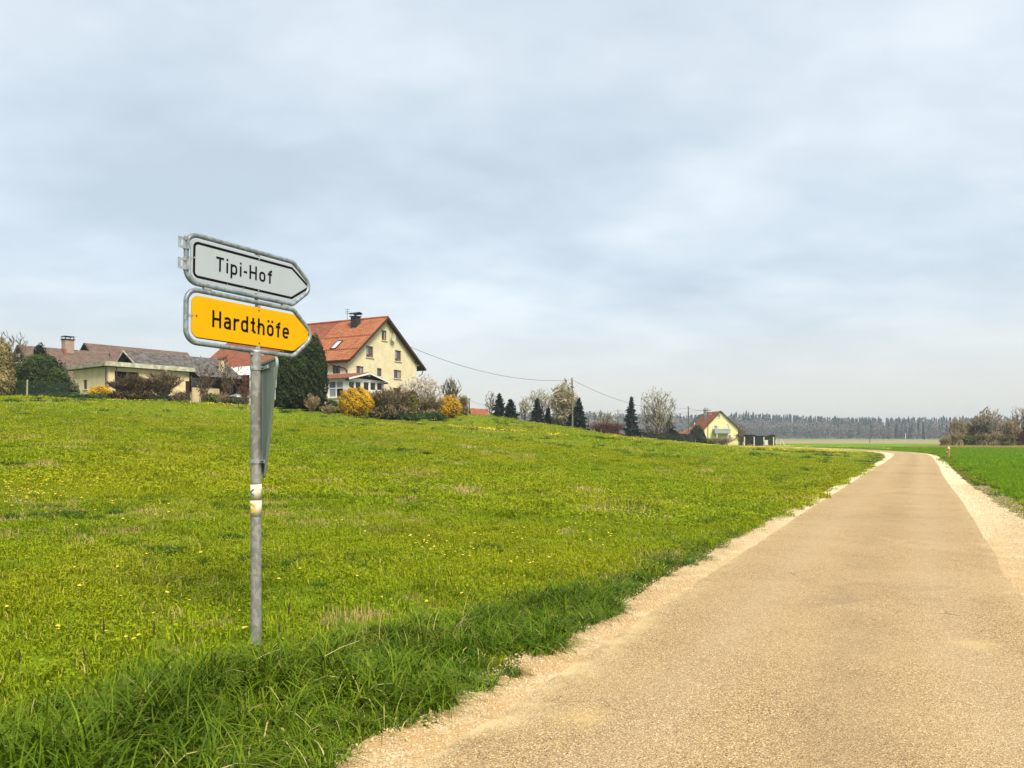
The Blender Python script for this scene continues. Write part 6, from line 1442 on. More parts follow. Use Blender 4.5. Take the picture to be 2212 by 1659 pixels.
# the orange hydrant beside the bend
M_HYD = simple('faded_orange_paint', (.62,.20,.085), (.52,.17,.075), scale=9, rough=.6)
HD = 61.5; hy = thing('hydrant', 'faded orange pillar hydrant in the crop beside the bend of the lane', 'hydrant', ground(2049, HD), .3)
def lathe(mb, prof, seg=14, cx=0, cy=0):
    b = len(mb.v); n = len(prof)
    for r, z in prof:
        for k in range(seg): a = 2*PI*k/seg; mb.v.append((cx+r*math.cos(a), cy+r*math.sin(a), z))
    for i in range(n-1):
        for k in range(seg): l = (k+1) % seg; mb.f.append((b+i*seg+k, b+i*seg+l, b+(i+1)*seg+l, b+(i+1)*seg+k)); mb.mi.append(mb.cur)
    return mb
lathe(MB(), [(0,-.1),(.105,-.1),(.105,.05),(.085,.07),(.083,.52),(.09,.55),(.072,.57),(.072,.60)]).build('barrel', M_HYD, hy, smooth=True)
lathe(MB(), [(.074,.60),(.074,.655),(0,.655)]).build('neck', M_DARKM, hy, smooth=True)
lathe(MB(), [(.11,.655),(.115,.70),(.095,.80),(.05,.86),(.03,.90),(0,.90)]).build('bonnet', simple('bleached_hydrant_top', (.66,.42,.28), (.55,.33,.2), 8), hy, smooth=True)
mb = MB(); mb.tube([(-.08,0,.40),(-.17,0,.37)], .055, 10); mb.tube([(.08,0,.40),(.13,0,.40)], .04, 10); o = mb.build('outlet', M_DARKM, hy, smooth=True)
mb = MB(); mb.tube([(-.165,0,.385),(-.18,-.02,.46)], .05, 10); mb.build('outlet_cap', M_CONC, hy, smooth=True)

# parked car, seen over the garden wall
CD = 77.0; cg = ground(536, CD); carm = simple('silver_car_paint', (.42,.45,.48), (.40,.43,.46), rough=.25, metal=.5, spec=.6)
car = thing('parked_car', 'silver hatchback parked behind the low garden wall under the white canopy', 'car', (gx(540, CD), CD, 1.6+(HY-870)*CD/FPX-.15), math.radians(8))
prof = [(-1.95,.32),(-1.98,.62),(-1.90,.82),(-1.35,.93),(-.75,1.36),(-.25,1.47),(.55,1.48),(1.25,1.33),(1.80,.98),(1.96,.80),(1.97,.40),(1.90,.28),(-1.85,.26)]
def carshell():
    V = []; F = []; ws = (-.82, -.80, -.62, .62, .80, .82); n = len(prof)
    for w in (-.80, -.62, .62, .80):
        for x, z in prof:
            k = 1.0 if z < .95 else (1-(z-.95)*.28); q = w*k if abs(w) > .7 else w*k; V.append((x*(1 if abs(w) < .7 else .985), q, z if abs(w) < .7 else (z-.03 if z > .9 else z)))
    for s in range(3):
        for i in range(n): j = (i+1) % n; F.append((s*n+i, s*n+j, (s+1)*n+j, (s+1)*n+i))
    mb = MB(); mb.v = V; mb.f = F+[tuple(range(n)), tuple(range(3*n, 4*n))[::-1]]; mb.mi = [0]*len(mb.f); return mb
carshell().build('body', carm, car, smooth=True)
for sgn in (-1, 1):
    for pts in ([(-1.20,.98),(-.72,1.33),(-.25,1.41),(-.22,.98)], [(-.14,.98),(-.17,1.41),(.52,1.42),(.60,.98)], [(.68,.98),(.60,1.42),(1.18,1.29),(1.55,1.0)]):
        mb = MB(); mb.prism([(x, sgn*(.815*(1-(z-.95)*.28 if z > .95 else 1)), z) for x, z in pts], (0, sgn*.012, 0)); mb.build('side_window', M_PANED, car)
    for wx in (-1.22, 1.22):
        w = MB(); w.tube([(wx, sgn*.66, .31), (wx, sgn*.84, .31)], .31, 20); wh = w.build('wheel', simple('tyre_rubber', (.015,.015,.016), (.02,.02,.02)) if 'tyre_rubber' not in MATS else MATS['tyre_rubber'], car, smooth=True)
        r = MB(); r.tube([(wx, sgn*.842, .31), (wx, sgn*.85, .31)], .20, 14); r.build('rim', M_ZINC, wh)
    mb = MB(); mb.box(-1.97, -1.80, sgn*.55-.16, sgn*.55+.16, .62, .78); mb.build('headlight', M_CONC, car)
    mb = MB(); mb.box(1.80, 1.985, sgn*.62-.10, sgn*.62+.10, .72, .95); mb.build('tail_light', simple('red_lens', (.3,.02,.02), (.25,.02,.02), rough=.2) if 'red_lens' not in MATS else MATS['red_lens'], car)
mb = MB(); mb.prism([(-1.32,-.58,.955),(-.78,-.55,1.36),(-.78,.55,1.36),(-1.32,.58,.955)], (-.02,0,.02)); mb.build('windscreen', M_PANED, car)

# garden wall in front of the car
gwl = thing('garden_wall', 'low beige garden wall with pale coping in front of the parked car', 'wall', (gx(497, 73.5), 73.5, h1(gx(497, 73.5), 73.5)), math.radians(12))
wl2 = S_(90, 73.5); hW = 1.6+(HY-857.5)*73.5/FPX-h1(gx(497, 73.5), 73.5)
mb = MB(); mb.box(0, wl2, 0, .25, -.8, hW); mb.build('masonry', M_BEIGE, gwl)
mb = MB(); mb.box(-.03, wl2+.03, -.05, .30, hW+.002, hW+.12); mb.build('coping', M_WHITE, gwl)
b = thing('clothes_pole', 'thin pale pole standing before the garden wall', 'pole', ground(540, 70.5)); mb = MB(); mb.tube([(0,0,-.3),(0,0,3.2)], .045, 7); mb.build('shaft', M_WHITE, b)
b = thing('gate_pillar', 'dark wooden gate pillar at the corner of the cream annexe', 'post', ground(405.5, 70)); mb = MB(); mb.box(-.14,.14,-.14,.14,-.4,2.1); mb.build('shaft', M_DARKWOOD, b); mb = MB(); mb.box(-.17,.17,-.17,.17,2.1,2.16); mb.build('cap', M_DARKWOOD, b)
# upturned boat-shaped cover / sandstone heap on the lawn
st = thing('stone_heap', 'low weathered heap of stone slabs on the lawn before the annexe', 'stones', ground(378, 68.5))
rs = random.Random(3)
for k in range(9):
    w_ = rs.uniform(.35, .8); x = rs.uniform(-1.0, .9); z = rs.choice((0, .22, .42)) if abs(x) < .6 else 0
    mb = MB(); M = Matrix.Translation((x, rs.uniform(-.1, .3), z)) @ Matrix.Rotation(rs.uniform(-.3, .3), 4, 'Z'); mb.box(-w_/2, w_/2, -.25, .25, -.05, .24, M); mb.build('slab', simple('sandstone_slab', (.40,.34,.25), (.30,.25,.19), 4) if 'sandstone_slab' not in MATS else MATS['sandstone_slab'], st)
# mown verge heaps: dark molehills
for k, (px_, D_, lb) in enumerate(((2037, 55, 'dark molehill beside the orange hydrant'), (1893, 104, 'tiny dark molehill on the brow beyond the lane bend'))):
    b = thing('molehill', lb, 'molehill', ground(px_, D_)); rng = np.random.default_rng(k+5)
    V = []; F = []
    for i in range(5):
        for j in range(12): a = 2*PI*j/12; r = .34*(1-i/4)*rng.uniform(.85, 1.15); V.append((r*math.cos(a)*1.3, r*math.sin(a), .16*math.sin(i/4*PI/2)*rng.uniform(.85, 1.1)-.01))
    for i in range(4):
        for j in range(12): F.append((i*12+j, i*12+(j+1) % 12, (i+1)*12+(j+1) % 12, (i+1)*12+j))
    np_obj('soil', V, F, simple('dark_soil', (.03,.02,.012), (.05,.035,.02), 12) if 'dark_soil' not in MATS else MATS['dark_soil'], b)
# ================================================================== grass, flowers, pebbles (uncountable stuff)
def blade_mat(name, a, b, dry, patch, transl=.35, dryamt=.5):
    m = new_mat(name); q = NT(m); at_ = q.n('ShaderNodeAttribute', attribute_name='v'); g = q.n('ShaderNodeNewGeometry'); P = g.outputs['Position']
    c = q.mix(at_.outputs['Fac'], a, b)
    c = q.mix(q.ramp(q.noise(P, .16, 4), .38, .66), c, patch)
    c = q.mix(q.m('MULTIPLY', q.ramp(q.noise(P, .9, 4), .48, .70), .5), c, tuple(x*.6 for x in a))
    dz = q.ramp(q.noise(P, .33, 5), .56, .74)
    c = q.mix(q.m('MULTIPLY', q.m('MULTIPLY', dz, at_.outputs['Fac']), dryamt), c, dry)
    dd = q.m('GREATER_THAN', at_.outputs['Fac'], .955); c = q.mix(dd, c, dry)
    q.out(c, .6, spec=.12, transl=transl); return m
MB_LAWN = blade_mat('meadow_grass', (.14,.235,.003), (.32,.375,.008), (.52,.42,.12), (.30,.325,.005))
MB_TALL = blade_mat('long_verge_grass', (.018,.062,.001), (.215,.295,.014), (.46,.40,.16), (.07,.14,.002), .2, .3)
MB_CROP = blade_mat('winter_wheat', (.12,.245,.003), (.20,.345,.006), (.30,.34,.05), (.15,.28,.005), .3, .1)
MB_DARK = blade_mat('coarse_tussock_grass', (.03,.095,.010), (.07,.15,.014), (.2,.2,.06), (.04,.11,.012), .25, .1)
MB_DRYG = blade_mat('straw_grass', (.36,.29,.09), (.52,.42,.17), (.5,.4,.17), (.40,.33,.10), .3)
def tuft(name, n, R, hmin, hmax, w, bend, mat, seed, segs=3, clump=0, lay=None):
    rng = np.random.default_rng(seed)
    if clump:
        cc = rng.uniform(-R, R, (clump, 2)); c = cc[rng.integers(0, clump, n)]+rng.normal(0, R*.10, (n, 2))
    else:
        r = R*np.sqrt(rng.random(n)); a = rng.uniform(0, 2*PI, n); c = np.c_[r*np.cos(a), r*np.sin(a)]
    h = rng.uniform(hmin, hmax, n); a = rng.uniform(0, 2*PI, n); d = np.c_[np.cos(a), np.sin(a)]
    if lay is not None: d = d*.75+np.array(lay); d /= np.maximum(np.linalg.norm(d, axis=1), .3)[:, None]
    b = bend*rng.uniform(.3, 1.3, n); s = np.c_[-d[:, 1], d[:, 0]]; tw = rng.uniform(-.7, .7, n); s = s*np.cos(tw)[:, None]+d*np.sin(tw)[:, None]
    V = []; W = w*rng.uniform(.7, 1.3, n)
    for k in range(segs+1):
        t = k/segs; ang = b*t*1.25; L = h*t
        out = L*np.sin(np.minimum(ang, 2.0))*(.65+.35*t); z = L*np.cos(np.minimum(ang, 1.45))-.03*(k == 0)
        p = np.c_[c+d*out[:, None], z]; ww = W*(1-t**1.6)*.5+.0004
        V += [p-np.c_[s*ww[:, None], np.zeros(n)], p+np.c_[s*ww[:, None], np.zeros(n)]]
    V = np.stack(V, 1); m = 2*(segs+1); F = []
    base = (np.arange(n)*m)[:, None]
    for k in range(segs): F.append(base+np.array([[2*k, 2*k+1, 2*k+3, 2*k+2]]))
    F = np.concatenate(F); v = np.tile(rng.random(n), segs)
    return np_obj(name, V.reshape(-1, 3), F, mat, v=v, link=False)
rng = np.random.default_rng(77)
def lawn(name, n, R, hmin, hmax, w, mat, seed, leaves=60, clump=0, lsize=.016):
    o = tuft('t', n, R, hmin, hmax, w, 1.1, mat, seed, 2, clump); me = o.data; V = np.empty(len(me.vertices)*3, np.float32); me.vertices.foreach_get('co', V); V = V.reshape(-1, 3)
    F = np.empty(len(me.polygons)*4, np.int32); me.loops.foreach_get('vertex_index', F); F = F.reshape(-1, 4); v = np.empty(len(F), np.float32); me.attributes['v'].data.foreach_get('value', v)
    q = np.random.default_rng(seed+900); r = R*np.sqrt(q.random(leaves)); a = q.uniform(0, 2*PI, leaves); C = np.c_[r*np.cos(a), r*np.sin(a), q.uniform(.3, 1, leaves)*hmax*.62]
    V2, F2 = cards(C, lsize*q.uniform(.6, 1.6, leaves), q, np.array([0, 0, 1.]), .55, 1.3)
    return np_obj(name, np.concatenate([V, V2]), np.concatenate([F, F2+len(V)]), mat, v=np.r_[v, q.random(leaves)*.9], link=False)
def jgrid(y0, y1, cell, slope=.78, pad=2.5):
    ys = np.arange(y0, y1, cell); xs = np.arange(-(slope*y1+pad), slope*y1+pad, cell); X, Y = np.meshgrid(xs, ys); X, Y = X.ravel(), Y.ravel()
    X = X+rng.uniform(-.6, .6, len(X))*cell; Y = Y+rng.uniform(-.6, .6, len(Y))*cell; k = np.abs(X) < slope*Y+pad; return X[k], Y[k]
def noise2(x, y, s, seed=0):
    """cheap smooth value noise 0..1"""
    r = np.random.default_rng(seed); G_ = r.random((64, 64)); u, v = x*s, y*s; i, j = np.floor(u).astype(int), np.floor(v).astype(int); fu, fv = u-i, v-j
    fu = fu*fu*(3-2*fu); fv = fv*fv*(3-2*fv); g = lambda a, b: G_[a % 64, b % 64]
    return (g(i, j)*(1-fu)+g(i+1, j)*fu)*(1-fv)+(g(i, j+1)*(1-fu)+g(i+1, j+1)*fu)*fv
def wedge(y0, y1, per_m2, slope=.78, pad=2.5):
    A = (slope*(y0+y1)+2*pad)*(y1-y0); n = int(A*per_m2); y = rng.uniform(y0, y1, n*2); x = rng.uniform(-1, 1, n*2)*(slope*y1+pad); k = np.abs(x) < slope*y+pad
    x, y = x[k], y[k]; return x[:n], y[:n]
def place(x, y, smin, smax, zs=None):
    n = len(x); z = H(x, y)-.012; s = rng.uniform(smin, smax, n); sz = s*(1 if zs is None else zs)
    return np.c_[x, y, z], np.c_[rng.normal(0, .05, n), rng.normal(0, .05, n), rng.uniform(0, 2*PI, n)], np.c_[s, s, sz]

# ---- meadow
lawn_near = [lawn('lawn_a', 230, .26, .025, .085, .0075, MB_LAWN, 1, 110), lawn('lawn_b', 220, .26, .02, .075, .009, MB_LAWN, 2, 160, clump=22), lawn('lawn_c', 230, .26, .025, .10, .0075, MB_LAWN, 3, 90, clump=14), tuft('lawn_dry', 120, .20, .03, .09, .005, 1.2, MB_DRYG, 4, 2)]
lawn_mid = [lawn('lawnm_a', 260, .55, .04, .10, .017, MB_LAWN, 5, 120, clump=30, lsize=.035), lawn('lawnm_b', 240, .55, .035, .095, .019, MB_LAWN, 6, 160, lsize=.035), lawn('lawnm_c', 240, .55, .04, .12, .017, MB_LAWN, 7, 100, clump=18, lsize=.035), tuft('lawnm_dry', 140, .40, .06, .13, .014, .9, MB_DRYG, 8, 2)]
lawn_far = [tuft('lawnf_a', 260, 1.3, .04, .10, .045, .9, MB_LAWN, 9, 1, clump=30), tuft('lawnf_b', 240, 1.3, .04, .09, .05, 1.0, MB_LAWN, 10, 1), tuft('lawnf_c', 240, 1.3, .05, .11, .045, .9, MB_LAWN, 11, 1, clump=16), tuft('lawnf_dry', 160, .9, .05, .10, .04, .9, MB_DRYG, 12, 1)]
def meadow(name, protos, y0, y1, per, margin, s0, s1, ymax=None, dryp=.10):
    x, y = jgrid(y0, y1, per**-.5); sd, d = road_side(x, y)
    margin = margin if y0 > 10 else np.interp(y, [2, 5, 8, 11, 15], [2.0, 1.55, .95, .75, .62])
    keep = (sd > 0) & (d > margin-.08+.22*(noise2(x, y, 1.6, 4)-.5)) | ((y > 96) & (x < 30))
    x, y, d = x[keep], y[keep], d[keep]
    dry = noise2(x, y, .45, 3)*.6+noise2(x, y, 1.7, 5)*.4; idx = rng.integers(0, 3, len(x)); idx = np.where((dry > .60) & (rng.random(len(x)) < dryp*3), 3, idx)
    P, R, S = place(x, y, s0, s1); zz = .75+.6*noise2(x, y, .9, 6); S[:, 2] *= zz*(1+.6*(1-sstep(.4, 1.6, d)))*np.where((y > 55) & (x > 0), .22+.78*sstep(2, 26, d), 1)
    return scatter(name, protos, P, R, S, idx, label='short yellow-green meadow grass')
meadow('meadow_grass', lawn_near, 2.4, 15, 17, .62, .8, 1.25)
meadow('meadow_grass', lawn_mid, 14, 44, 3.6, .62, .8, 1.3)
meadow('meadow_grass', lawn_far, 42, 165, .55, 1.0, .8, 1.3)

# ---- coarse dark tussocks in the meadow
tus = [tuft('tus_a', 110, .16, .10, .24, .009, 1.0, MB_DARK, 20, 3), tuft('tus_b', 90, .13, .08, .20, .009, 1.2, MB_DARK, 21, 3)]
x, y = wedge(5, 90, .62); sd, d = road_side(x, y); k = (sd > 0) & (d > 1.4) & (noise2(x, y, .28, 9)*.55+noise2(x, y, 1.1, 8)*.45 > .63); x, y = x[k], y[k]
# those that stand out in the photograph
hx, hy_ = [], []
for px_, py_, n_, w_ in ((505,1096,26,.8),(420,1086,12,.7),(855,975,22,1.2),(45,1003,18,1.1),(108,1116,14,.5),(190,1098,10,.5),(560,1000,8,.8),(1098,1018,10,.8),(880,1068,8,.6),(1500,1085,14,1.4),(1640,1040,12,1.4),(700,1215,10,.4),(300,975,10,1.2),(1400,985,14,2.),(1250,968,10,1.5),(1755,1030,10,1.2),(1715,1052,12,1.0),(560,1230,14,.35),(330,1190,10,.4),(480,1150,8,.5),(1060,1190,8,.5)):
    for _ in range(60):    # march the sight line to the hill
        pass
    u = (px_-CX)/FPX; ys = np.linspace(4, 110, 700); hz_ = H(u*ys, ys); sight = 1.6+(HY-py_)/FPX*ys; w = np.argmax(hz_ > sight) or 699
    hx.append(u*ys[w]+rng.normal(0, w_*.6, n_)); hy_.append(ys[w]+rng.normal(0, w_*.5, n_))
x = np.concatenate([x]+hx); y = np.concatenate([y]+hy_); sd, d = road_side(x, y); k = (sd > 0) & (d > 1.3+y*.02); x, y = x[k], y[k]; P, R, S = place(x, y, .6, 1.25); S *= np.clip(y/22, .75, 2.3)[:, None]; S[:, 2] *= .62
scatter('tussock_grass', tus, P, R, S, rng.integers(0, 2, len(x)), label='dark coarse grass tussocks scattered over the meadow')

# ---- long grass of the verge
tall = [tuft('tall_a', 85, .13, .20, .42, .0095, 1.15, MB_TALL, 30, 5), tuft('tall_b', 80, .12, .16, .36, .0105, 1.5, MB_TALL, 31, 5, lay=(.5, .1)), tuft('tall_c', 80, .12, .14, .34, .0070, 1.0, MB_TALL, 32, 5), tuft('tall_d', 66, .13, .16, .40, .010, 1.8, MB_TALL, 33, 5, lay=(.2, -.6)), tuft('tall_straw', 20, .14, .18, .40, .0045, 1.1, MB_DRYG, 34, 4)]
x, y = wedge(2.2, 13.5, 34, .80, 1.5); sd, d = road_side(x, y)
bw = np.interp(y, [2, 4.3, 5.5, 7, 8.5, 11, 13.5], [3.1, 2.45, 2.02, 1.45, 1.15, .95, .8])+.35*(noise2(x, y, 1.2, 12)-.5)
inn = np.interp(y, [2, 4, 5, 8, 13], [.66, .58, .42, .42, .46])+.24*(noise2(x, y, 2.0, 13)-.5)
k = (sd > 0) & (d > inn) & (d < bw) & ((rng.random(len(x)) < .22+.95*sstep(.40, .60, noise2(x, y, 1.5, 14)*.6+noise2(x, y, 4, 15)*.4)))
x, y, d, bw, inn = x[k], y[k], d[k], bw[k], inn[k]; P, R, S = place(x, y, .75, 1.2)
e_ = np.minimum((d-inn)/.55, (bw-d)/.35); hgt = (.45+.55*np.clip(e_, 0, 1))*np.interp(y, [2, 6, 9, 13], [1.2, 1.08, .68, .42])*(.75+.5*noise2(x, y, 2.2, 31)); S[:, 2] *= hgt; S[:, :2] *= (.65+.35*hgt)[:, None]
ix = rng.integers(0, 4, len(x)); ix = np.where(rng.random(len(x)) < .018, 4, ix)
# outer plants hang over the gravel
R[:, 0] += 0
scatter('long_grass', tall, P, R, S, ix, label='long dark green grass of the verge around the signpost')
x, y = jgrid(2.2, 13.5, .13, .80, 1.5); sd, d = road_side(x, y); bw2 = np.interp(y, [2, 4.3, 5.5, 7, 8.5, 11, 13.5], [3.0, 2.4, 2.0, 1.4, 1.1, .9, .8]); k = (sd > 0) & (d < bw2) & (d > .40+.25*noise2(x, y, 2.0, 13)); x, y, d = x[k], y[k], d[k]; P, R, S = place(x, y, .8, 1.2); S[:, 2] *= .5+.5*sstep(.4, .9, d)
scatter('low_verge_grass', [tuft('lv_a', 60, .12, .05, .15, .008, 1.3, MB_TALL, 35, 3), tuft('lv_b', 55, .12, .04, .13, .007, 1.5, MB_TALL, 36, 3)], P, R, S, rng.integers(0, 2, len(x)), label='short grass filling the verge between the long tufts')
# beyond 13 m the verge is a low darker fringe on both sides
MB_BROWN = blade_mat('brownish_verge_grass', (.15,.12,.02), (.30,.22,.06), (.42,.30,.10), (.22,.17,.03), .25, .4)
fr_ = [tuft('fr_a', 110, .22, .07, .17, .012, 1.0, MB_DARK, 40, 2, clump=9), tuft('fr_b', 100, .22, .06, .16, .013, 1.1, MB_LAWN, 41, 2), tuft('fr_c', 80, .20, .03, .09, .010, 1.2, MB_BROWN, 42, 2)]
x, y = wedge(5, 90, 9, .78, 2); sd, d = road_side(x, y)
wsh = np.where(sd > 0, np.where(y < 60, .36, np.interp(y, [60, 75, 90], [.45, .95, 1.3])), np.interp(y, [0, 6, 10, 16, 25, 45, 65, 80], [1.5, 1.4, 1.15, .85, .62, .55, .55, .3]))
k = (d > wsh+.10*(noise2(x, y, 3.1, 17))-.06) & (d < wsh+.75+.5*noise2(x, y, .8, 18)) & ((y > 4) | (sd < 0) | (d > .5)) & (rng.random(len(x)) < np.clip(18/y, .25, 1)*1.0)
x, y, d, sd, wsh = x[k], y[k], d[k], sd[k], wsh[k]; P, R, S = place(x, y, .8, 1.3); S *= (np.clip(y/26, .8, 1.5)*(.45+.55*sstep(0, .45, d-wsh)))[:, None]; S[:, 2] /= np.clip(y/24, 1, 1.8)
ix = np.where(rng.random(len(x)) < np.interp(d-wsh, [0, .35, .9], [.9, .45, .1]), 2, np.where(rng.random(len(x)) < .55, 0, 1)); scatter('verge_grass', fr_, P, R, S, ix, label='rough low grass fringing the gravel on both sides of the lane')
# low mossy weeds creeping onto the gravel close by
x, y = wedge(2.4, 16, 30, .8, 1); sd, d = road_side(x, y); k = (sd > 0) & (d > .26) & (d < .72) & (noise2(x, y, 2.6, 19) > .50); x, y = x[k], y[k]
P, R, S = place(x, y, .35, .62); S[:, 2] *= .45
scatter('creeping_weeds', [tuft('cw_a', 70, .13, .04, .10, .008, 1.3, blade_mat('creeping_weeds', (.17,.18,.02), (.26,.24,.04), (.40,.30,.10), (.22,.20,.03)), 43, 2, clump=6)], P, R, S, np.zeros(len(x), int), label='low yellowish weeds creeping over the gravel edge')

# ---- crop across the lane
crop_n = [tuft('crop_a', 200, .40, .09, .17, .011, .55, MB_CROP, 50, 2), tuft('crop_b', 180, .40, .07, .16, .012, .7, MB_CROP, 51, 2, clump=22)]
crop_f = [tuft('cropf_a', 200, 1.1, .09, .16, .035, .5, MB_CROP, 52, 1), tuft('cropf_b', 180, 1.1, .08, .15, .038, .6, MB_CROP, 53, 1, clump=24)]
x, y = wedge(8, 40, 6.5, .82, 2); sd, d = road_side(x, y); k = (sd < 0) & (d > np.interp(y, [8, 12, 20, 40], [2.2, 1.8, 1.3, 1.1])+.3*noise2(x, y, .9, 20)); x, y = x[k], y[k]; P, R, S = place(x, y, .8, 1.2); scatter('crop', crop_n, P, R, S, rng.integers(0, 2, len(x)), label='bright green young wheat across the lane')
x, y = wedge(38, 128, 1.1, .82, 2); sd, d = road_side(x, y); k = (sd < 0) & (d > 1.2); x, y = x[k], y[k]; P, R, S = place(x, y, .8, 1.2); scatter('crop', crop_f, P, R, S, rng.integers(0, 2, len(x)), label='bright green young wheat across the lane, farther off')
# straw-coloured field margin in front of the thicket
x = rng.uniform(gx(1960, 124), gx(2300, 124), 900); y = 122+rng.uniform(-1.2, 1.6, 900)-(x-88)*.02; k = rng.random(900) < .9; P, R, S = place(x[k], y[k], .8, 1.5); scatter('dry_margin', [tuft('dm', 160, .9, .15, .40, .03, .7, MB_DRYG, 54, 1)], P, R, S, np.zeros(k.sum(), int), label='straw-coloured grass margin before the thicket')

# ---- dandelions
M_DAND = leafy('dandelion_yellow', (.74,.56,.05), (.62,.45,.03), .2); M_STEM = leafy('dandelion_stem', (.16,.22,.04), (.12,.18,.03), .2)
M_SEED = leafy('pale_daisy_white', (.72,.70,.60), (.62,.58,.45), .2)
def dandelion(seed, r=.019, hgt=.11, link=False):
    q = np.random.default_rng(seed); V = []; F = []; mi = []; n = 14
    V += [(0, 0, hgt+.007)]
    for k in range(n): a = 2*PI*k/n; V.append((r*.62*math.cos(a), r*.62*math.sin(a), hgt+.005))
    for k in range(n): a = 2*PI*k/n; rr = r*q.uniform(.88, 1.1); V.append((rr*math.cos(a), rr*math.sin(a), hgt-.003))
    F3 = []
    for k in range(n):
        l = (k+1) % n; F3.append((0, 1+k, 1+l, 1+l)); F3.append((1+k, 1+n+k, 1+n+l, 1+l))
    b = len(V); V += [(-.0025, 0, -.02), (.0025, 0, -.02), (.0025, .004, hgt), (-.0025, .004, hgt)]; b2 = len(V); V += [(0, -.0025, -.02), (0, .0025, -.02), (.003, .0025, hgt), (.003, -.0025, hgt)]
    me = bpy.data.meshes.new('dandelion'); fs = [tuple(dict.fromkeys(f)) for f in F3]+[(b, b+1, b+2, b+3), (b2, b2+1, b2+2, b2+3)]
    me.from_pydata(V, [], fs); me.materials.append(M_DAND); me.materials.append(M_STEM)
    me.polygons.foreach_set('material_index', [0]*(len(fs)-2)+[1, 1]); me.update(); return me
dm = [dandelion(1), dandelion(2, .016, .08), dandelion(3, .021, .13)]
def flower_field(n, y0, y1, slope=.76):
    y = y0*(y1/y0)**rng.random(n) if y1/y0 > 4 else rng.uniform(y0, y1, n); x = rng.uniform(-1, 1, n)*(slope*y+1); sd, d = road_side(x, y)
    c = noise2(x, y, .22, 21)*.5+noise2(x, y, .8, 22)*.5; k = (sd > 0) & (d > 1.7) & (rng.random(n) < .62*sstep(.36, .78, c)); return x[k], y[k]
x, y = flower_field(2100, 5.2, 20); o_ = np.argsort(y)[:300]; x, y = x[o_], y[o_]; z = H(x, y)
gpd = 'dandelions dotting the near meadow'
for i in range(len(x)):
    o = bpy.data.objects.new('dandelion', dm[i % 3]); COL.objects.link(o); o.location = (x[i], y[i], z[i]-.01); s = rng.uniform(.6, .95); o.scale = (s, s, s*rng.uniform(.7, 1.2))
    o.rotation_euler = (rng.normal(0, .15), rng.normal(0, .15), rng.uniform(0, 6)); tag(o, 'single yellow dandelion in flower in the near meadow grass', 'dandelion', gpd)
def fproto(name, me): return bpy.data.objects.new(name, me)
fp = [fproto('fl_a', dm[0]), fproto('fl_b', dm[2])]
x, y = flower_field(26000, 9, 75); k = rng.random(len(x)) < .5; x, y = x[k], y[k]; P, R, S = place(x, y, .6, .95); S *= np.clip(y/30, 1, 1.3)[:, None]; S[:, 2] = np.clip(S[:, 2], 0, 1.3)
scatter('dandelion_scatter', fp, P, R, S, rng.integers(0, 2, len(x)), label='yellow dandelions thickly dotting the meadow farther off')
# clumps of flowers seen only as yellow bands towards the brow
def clump(seed, n=26, R=.7, r=.05):
    q = np.random.default_rng(seed); c = np.c_[q.uniform(-R, R, (n, 2)), q.uniform(.10, .16, n)]; V, F = cards(c, r*2*q.uniform(.7, 1.2, n), q, np.array([0, -.5, 1.]), .3); return np_obj('cl', V, F, M_DAND, v=q.random(n), link=False)
x, y = wedge(55, 158, .42, .76, 0); sd, d = road_side(x, y); c = noise2(x, y*1.6, .09, 23)*.5+noise2(x, y, .35, 24)*.5
c = c+.16*(y > 95)*(x > 0); k = ((sd > 0) | (y > 100)) & (d > 2) & (x < 52) & (rng.random(len(x)) < sstep(.48, .68, c)); x, y = x[k], y[k]; P, R, S = place(x, y, .7, 1.2); scatter('dandelion_bands', [clump(1), clump(2)], P, R, S, rng.integers(0, 2, len(x)), label='bands of yellow dandelions on the far meadow')

# ---- pebbles on the shoulders
M_PEB = tile_mat('limestone_pebbles', (.60,.49,.32), (.34,.245,.14))
def pebble(seed):
    q = np.random.default_rng(seed); t = (1+5**.5)/2; V = np.array([(-1,t,0),(1,t,0),(-1,-t,0),(1,-t,0),(0,-1,t),(0,1,t),(0,-1,-t),(0,1,-t),(t,0,-1),(t,0,1),(-t,0,-1),(-t,0,1)])/1.9
    V = V*q.uniform(.75, 1.2, (12, 1))*np.array([1.2, .85, .6]); F = [(0,11,5),(0,5,1),(0,1,7),(0,7,10),(0,10,11),(1,5,9),(5,11,4),(11,10,2),(10,7,6),(7,1,8),(3,9,4),(3,4,2),(3,2,6),(3,6,8),(3,8,9),(4,9,5),(2,4,11),(6,2,10),(8,6,7),(9,8,1)]
    return np_obj('pebble', V, F, M_PEB, v=np.full(20, q.random()), link=False)
pebs = [pebble(i) for i in range(6)]
y = 2.6*(22/2.6)**(rng.random(26000)); xe = np.interp(y, [p[1] for p in EDGE_L], [p[0] for p in EDGE_L]); off = rng.uniform(-.52, .10, len(y)); x = xe+off*1.13
k = (rng.random(len(y)) < np.interp(off, [-.52, -.38, -.1, .02, .1], [.12, .6, .8, .30, .05])*.75); x, y = x[k], y[k]; s = .0035+.009*rng.random(len(x))**3+.001*y/6
scatter('loose_gravel', pebs, np.c_[x, y, np.full(len(x), .008)], rng.uniform(0, 6, (len(x), 3)), np.c_[s, s, s], rng.integers(0, 6, len(x)), label='loose limestone gravel along the edge of the asphalt')
y = 6.5*(26/6.5)**(rng.random(14000)); xe = np.interp(y, [p[1] for p in EDGE_R], [p[0] for p in EDGE_R]); off = rng.uniform(-.05, 1.2, len(y)); x = xe+off*1.13; s = .004+.009*rng.random(len(x))**3+.001*y/8
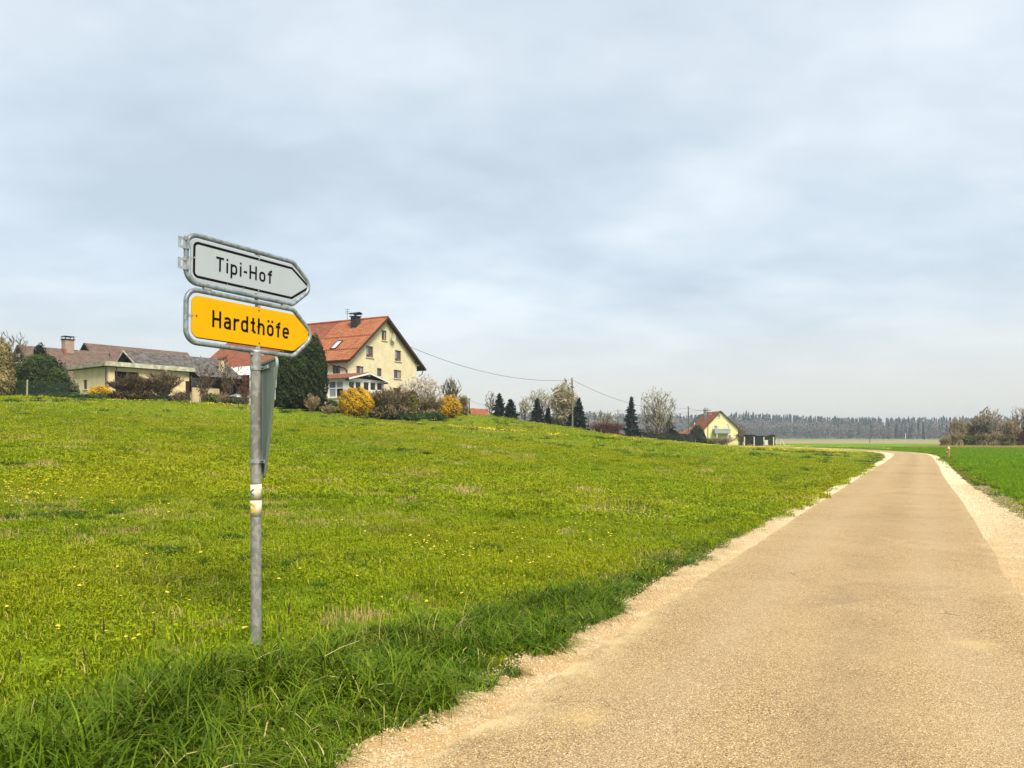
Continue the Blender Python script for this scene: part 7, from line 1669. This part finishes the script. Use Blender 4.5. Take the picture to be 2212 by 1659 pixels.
scatter('loose_gravel', pebs, np.c_[x, y, np.full(len(x), .008)], rng.uniform(0, 6, (len(x), 3)), np.c_[s, s, s], rng.integers(0, 6, len(x)), label='loose limestone gravel on the wide far shoulder')
# one pale stone lying on the verge
st = thing('stone', 'single pale stone lying on the grass edge of the gravel', 'stone', (0.42+(.53*.0), 6.5, .03)); u = (1214-CX)/FPX; st.location = (u*6.28, 6.28, .035)
o = pebble(44); o.name = 'boulder'; COL.objects.link(o); o.parent = st; o.scale = (.045, .04, .05)

# dry stalks and dark seed heads in the verge
M_SEEDH = simple('dark_seed_head', (.03,.022,.015), (.05,.035,.02), 20)
for k, (px_, D_, h_, lx) in enumerate(((232,4.15,.55,-.02),(325,4.25,.52,.02),(215,4.0,.44,-.08),(42,3.9,.44,0),(610,4.75,.42,-.02),(1000-392,4.9,.5,.05))):
    b = thing('seed_stalk', 'thin stalk with dark seed head rising from the verge grass', 'grass stalk', ground(px_, D_), 0, 'dark-headed stalks in the verge')
    mb = MB(); mb.tube([(0,0,-.02),(lx*.5,0,h_*.5),(lx,0,h_)], [.0022,.0018,.0015], 5); mb.build('stem', M_STEM, b)
    mb = MB(); mb.tube([(lx*.93,0,h_*.90),(lx*.98,0,h_*.97),(lx*1.05,0,h_*1.06)], [.003,.006,.002], 6); mb.build('head', M_SEEDH, b)
for k, (px_, D_, dx, dz, lb) in enumerate(((700,5.0,.22,.09,'long straw stalk leaning over the verge grass beyond the post'),(548,4.85,.16,.06,'bent straw stalk lying across the grass before the post'))):
    b = thing('straw', lb, 'straw', ground(px_, D_, .16 if k < 2 else .12)); mb = MB(); mb.tube([(0,0,0),(dx*.5,.03,dz*.6),(dx,.05,dz)], [.0025,.002,.0012], 5); mb.build('stalk', M_DRYG2 if 'straw_plain' in MATS else simple('straw_plain', (.55,.45,.25), (.45,.36,.2), 30), b); M_DRYG2 = MATS['straw_plain']

# ---- thin air: haze round everything
m = new_mat('haze_air'); q = NT(m); v = q.n('ShaderNodeVolumePrincipled'); v.inputs['Color'].default_value = (.74,.86,.98,1); v.inputs['Density'].default_value = HAZE; v.inputs['Anisotropy'].default_value = 0.2
o = q.n('ShaderNodeOutputMaterial'); q.l(v.outputs[0], o.inputs['Volume'])
hb_ = MB(); hb_.box(-4600, 4600, -1800, 5600, -3.0, 60); hz_o = hb_.build('haze', m, None, kind='stuff'); hz_o['label'] = 'thin bluish spring haze'
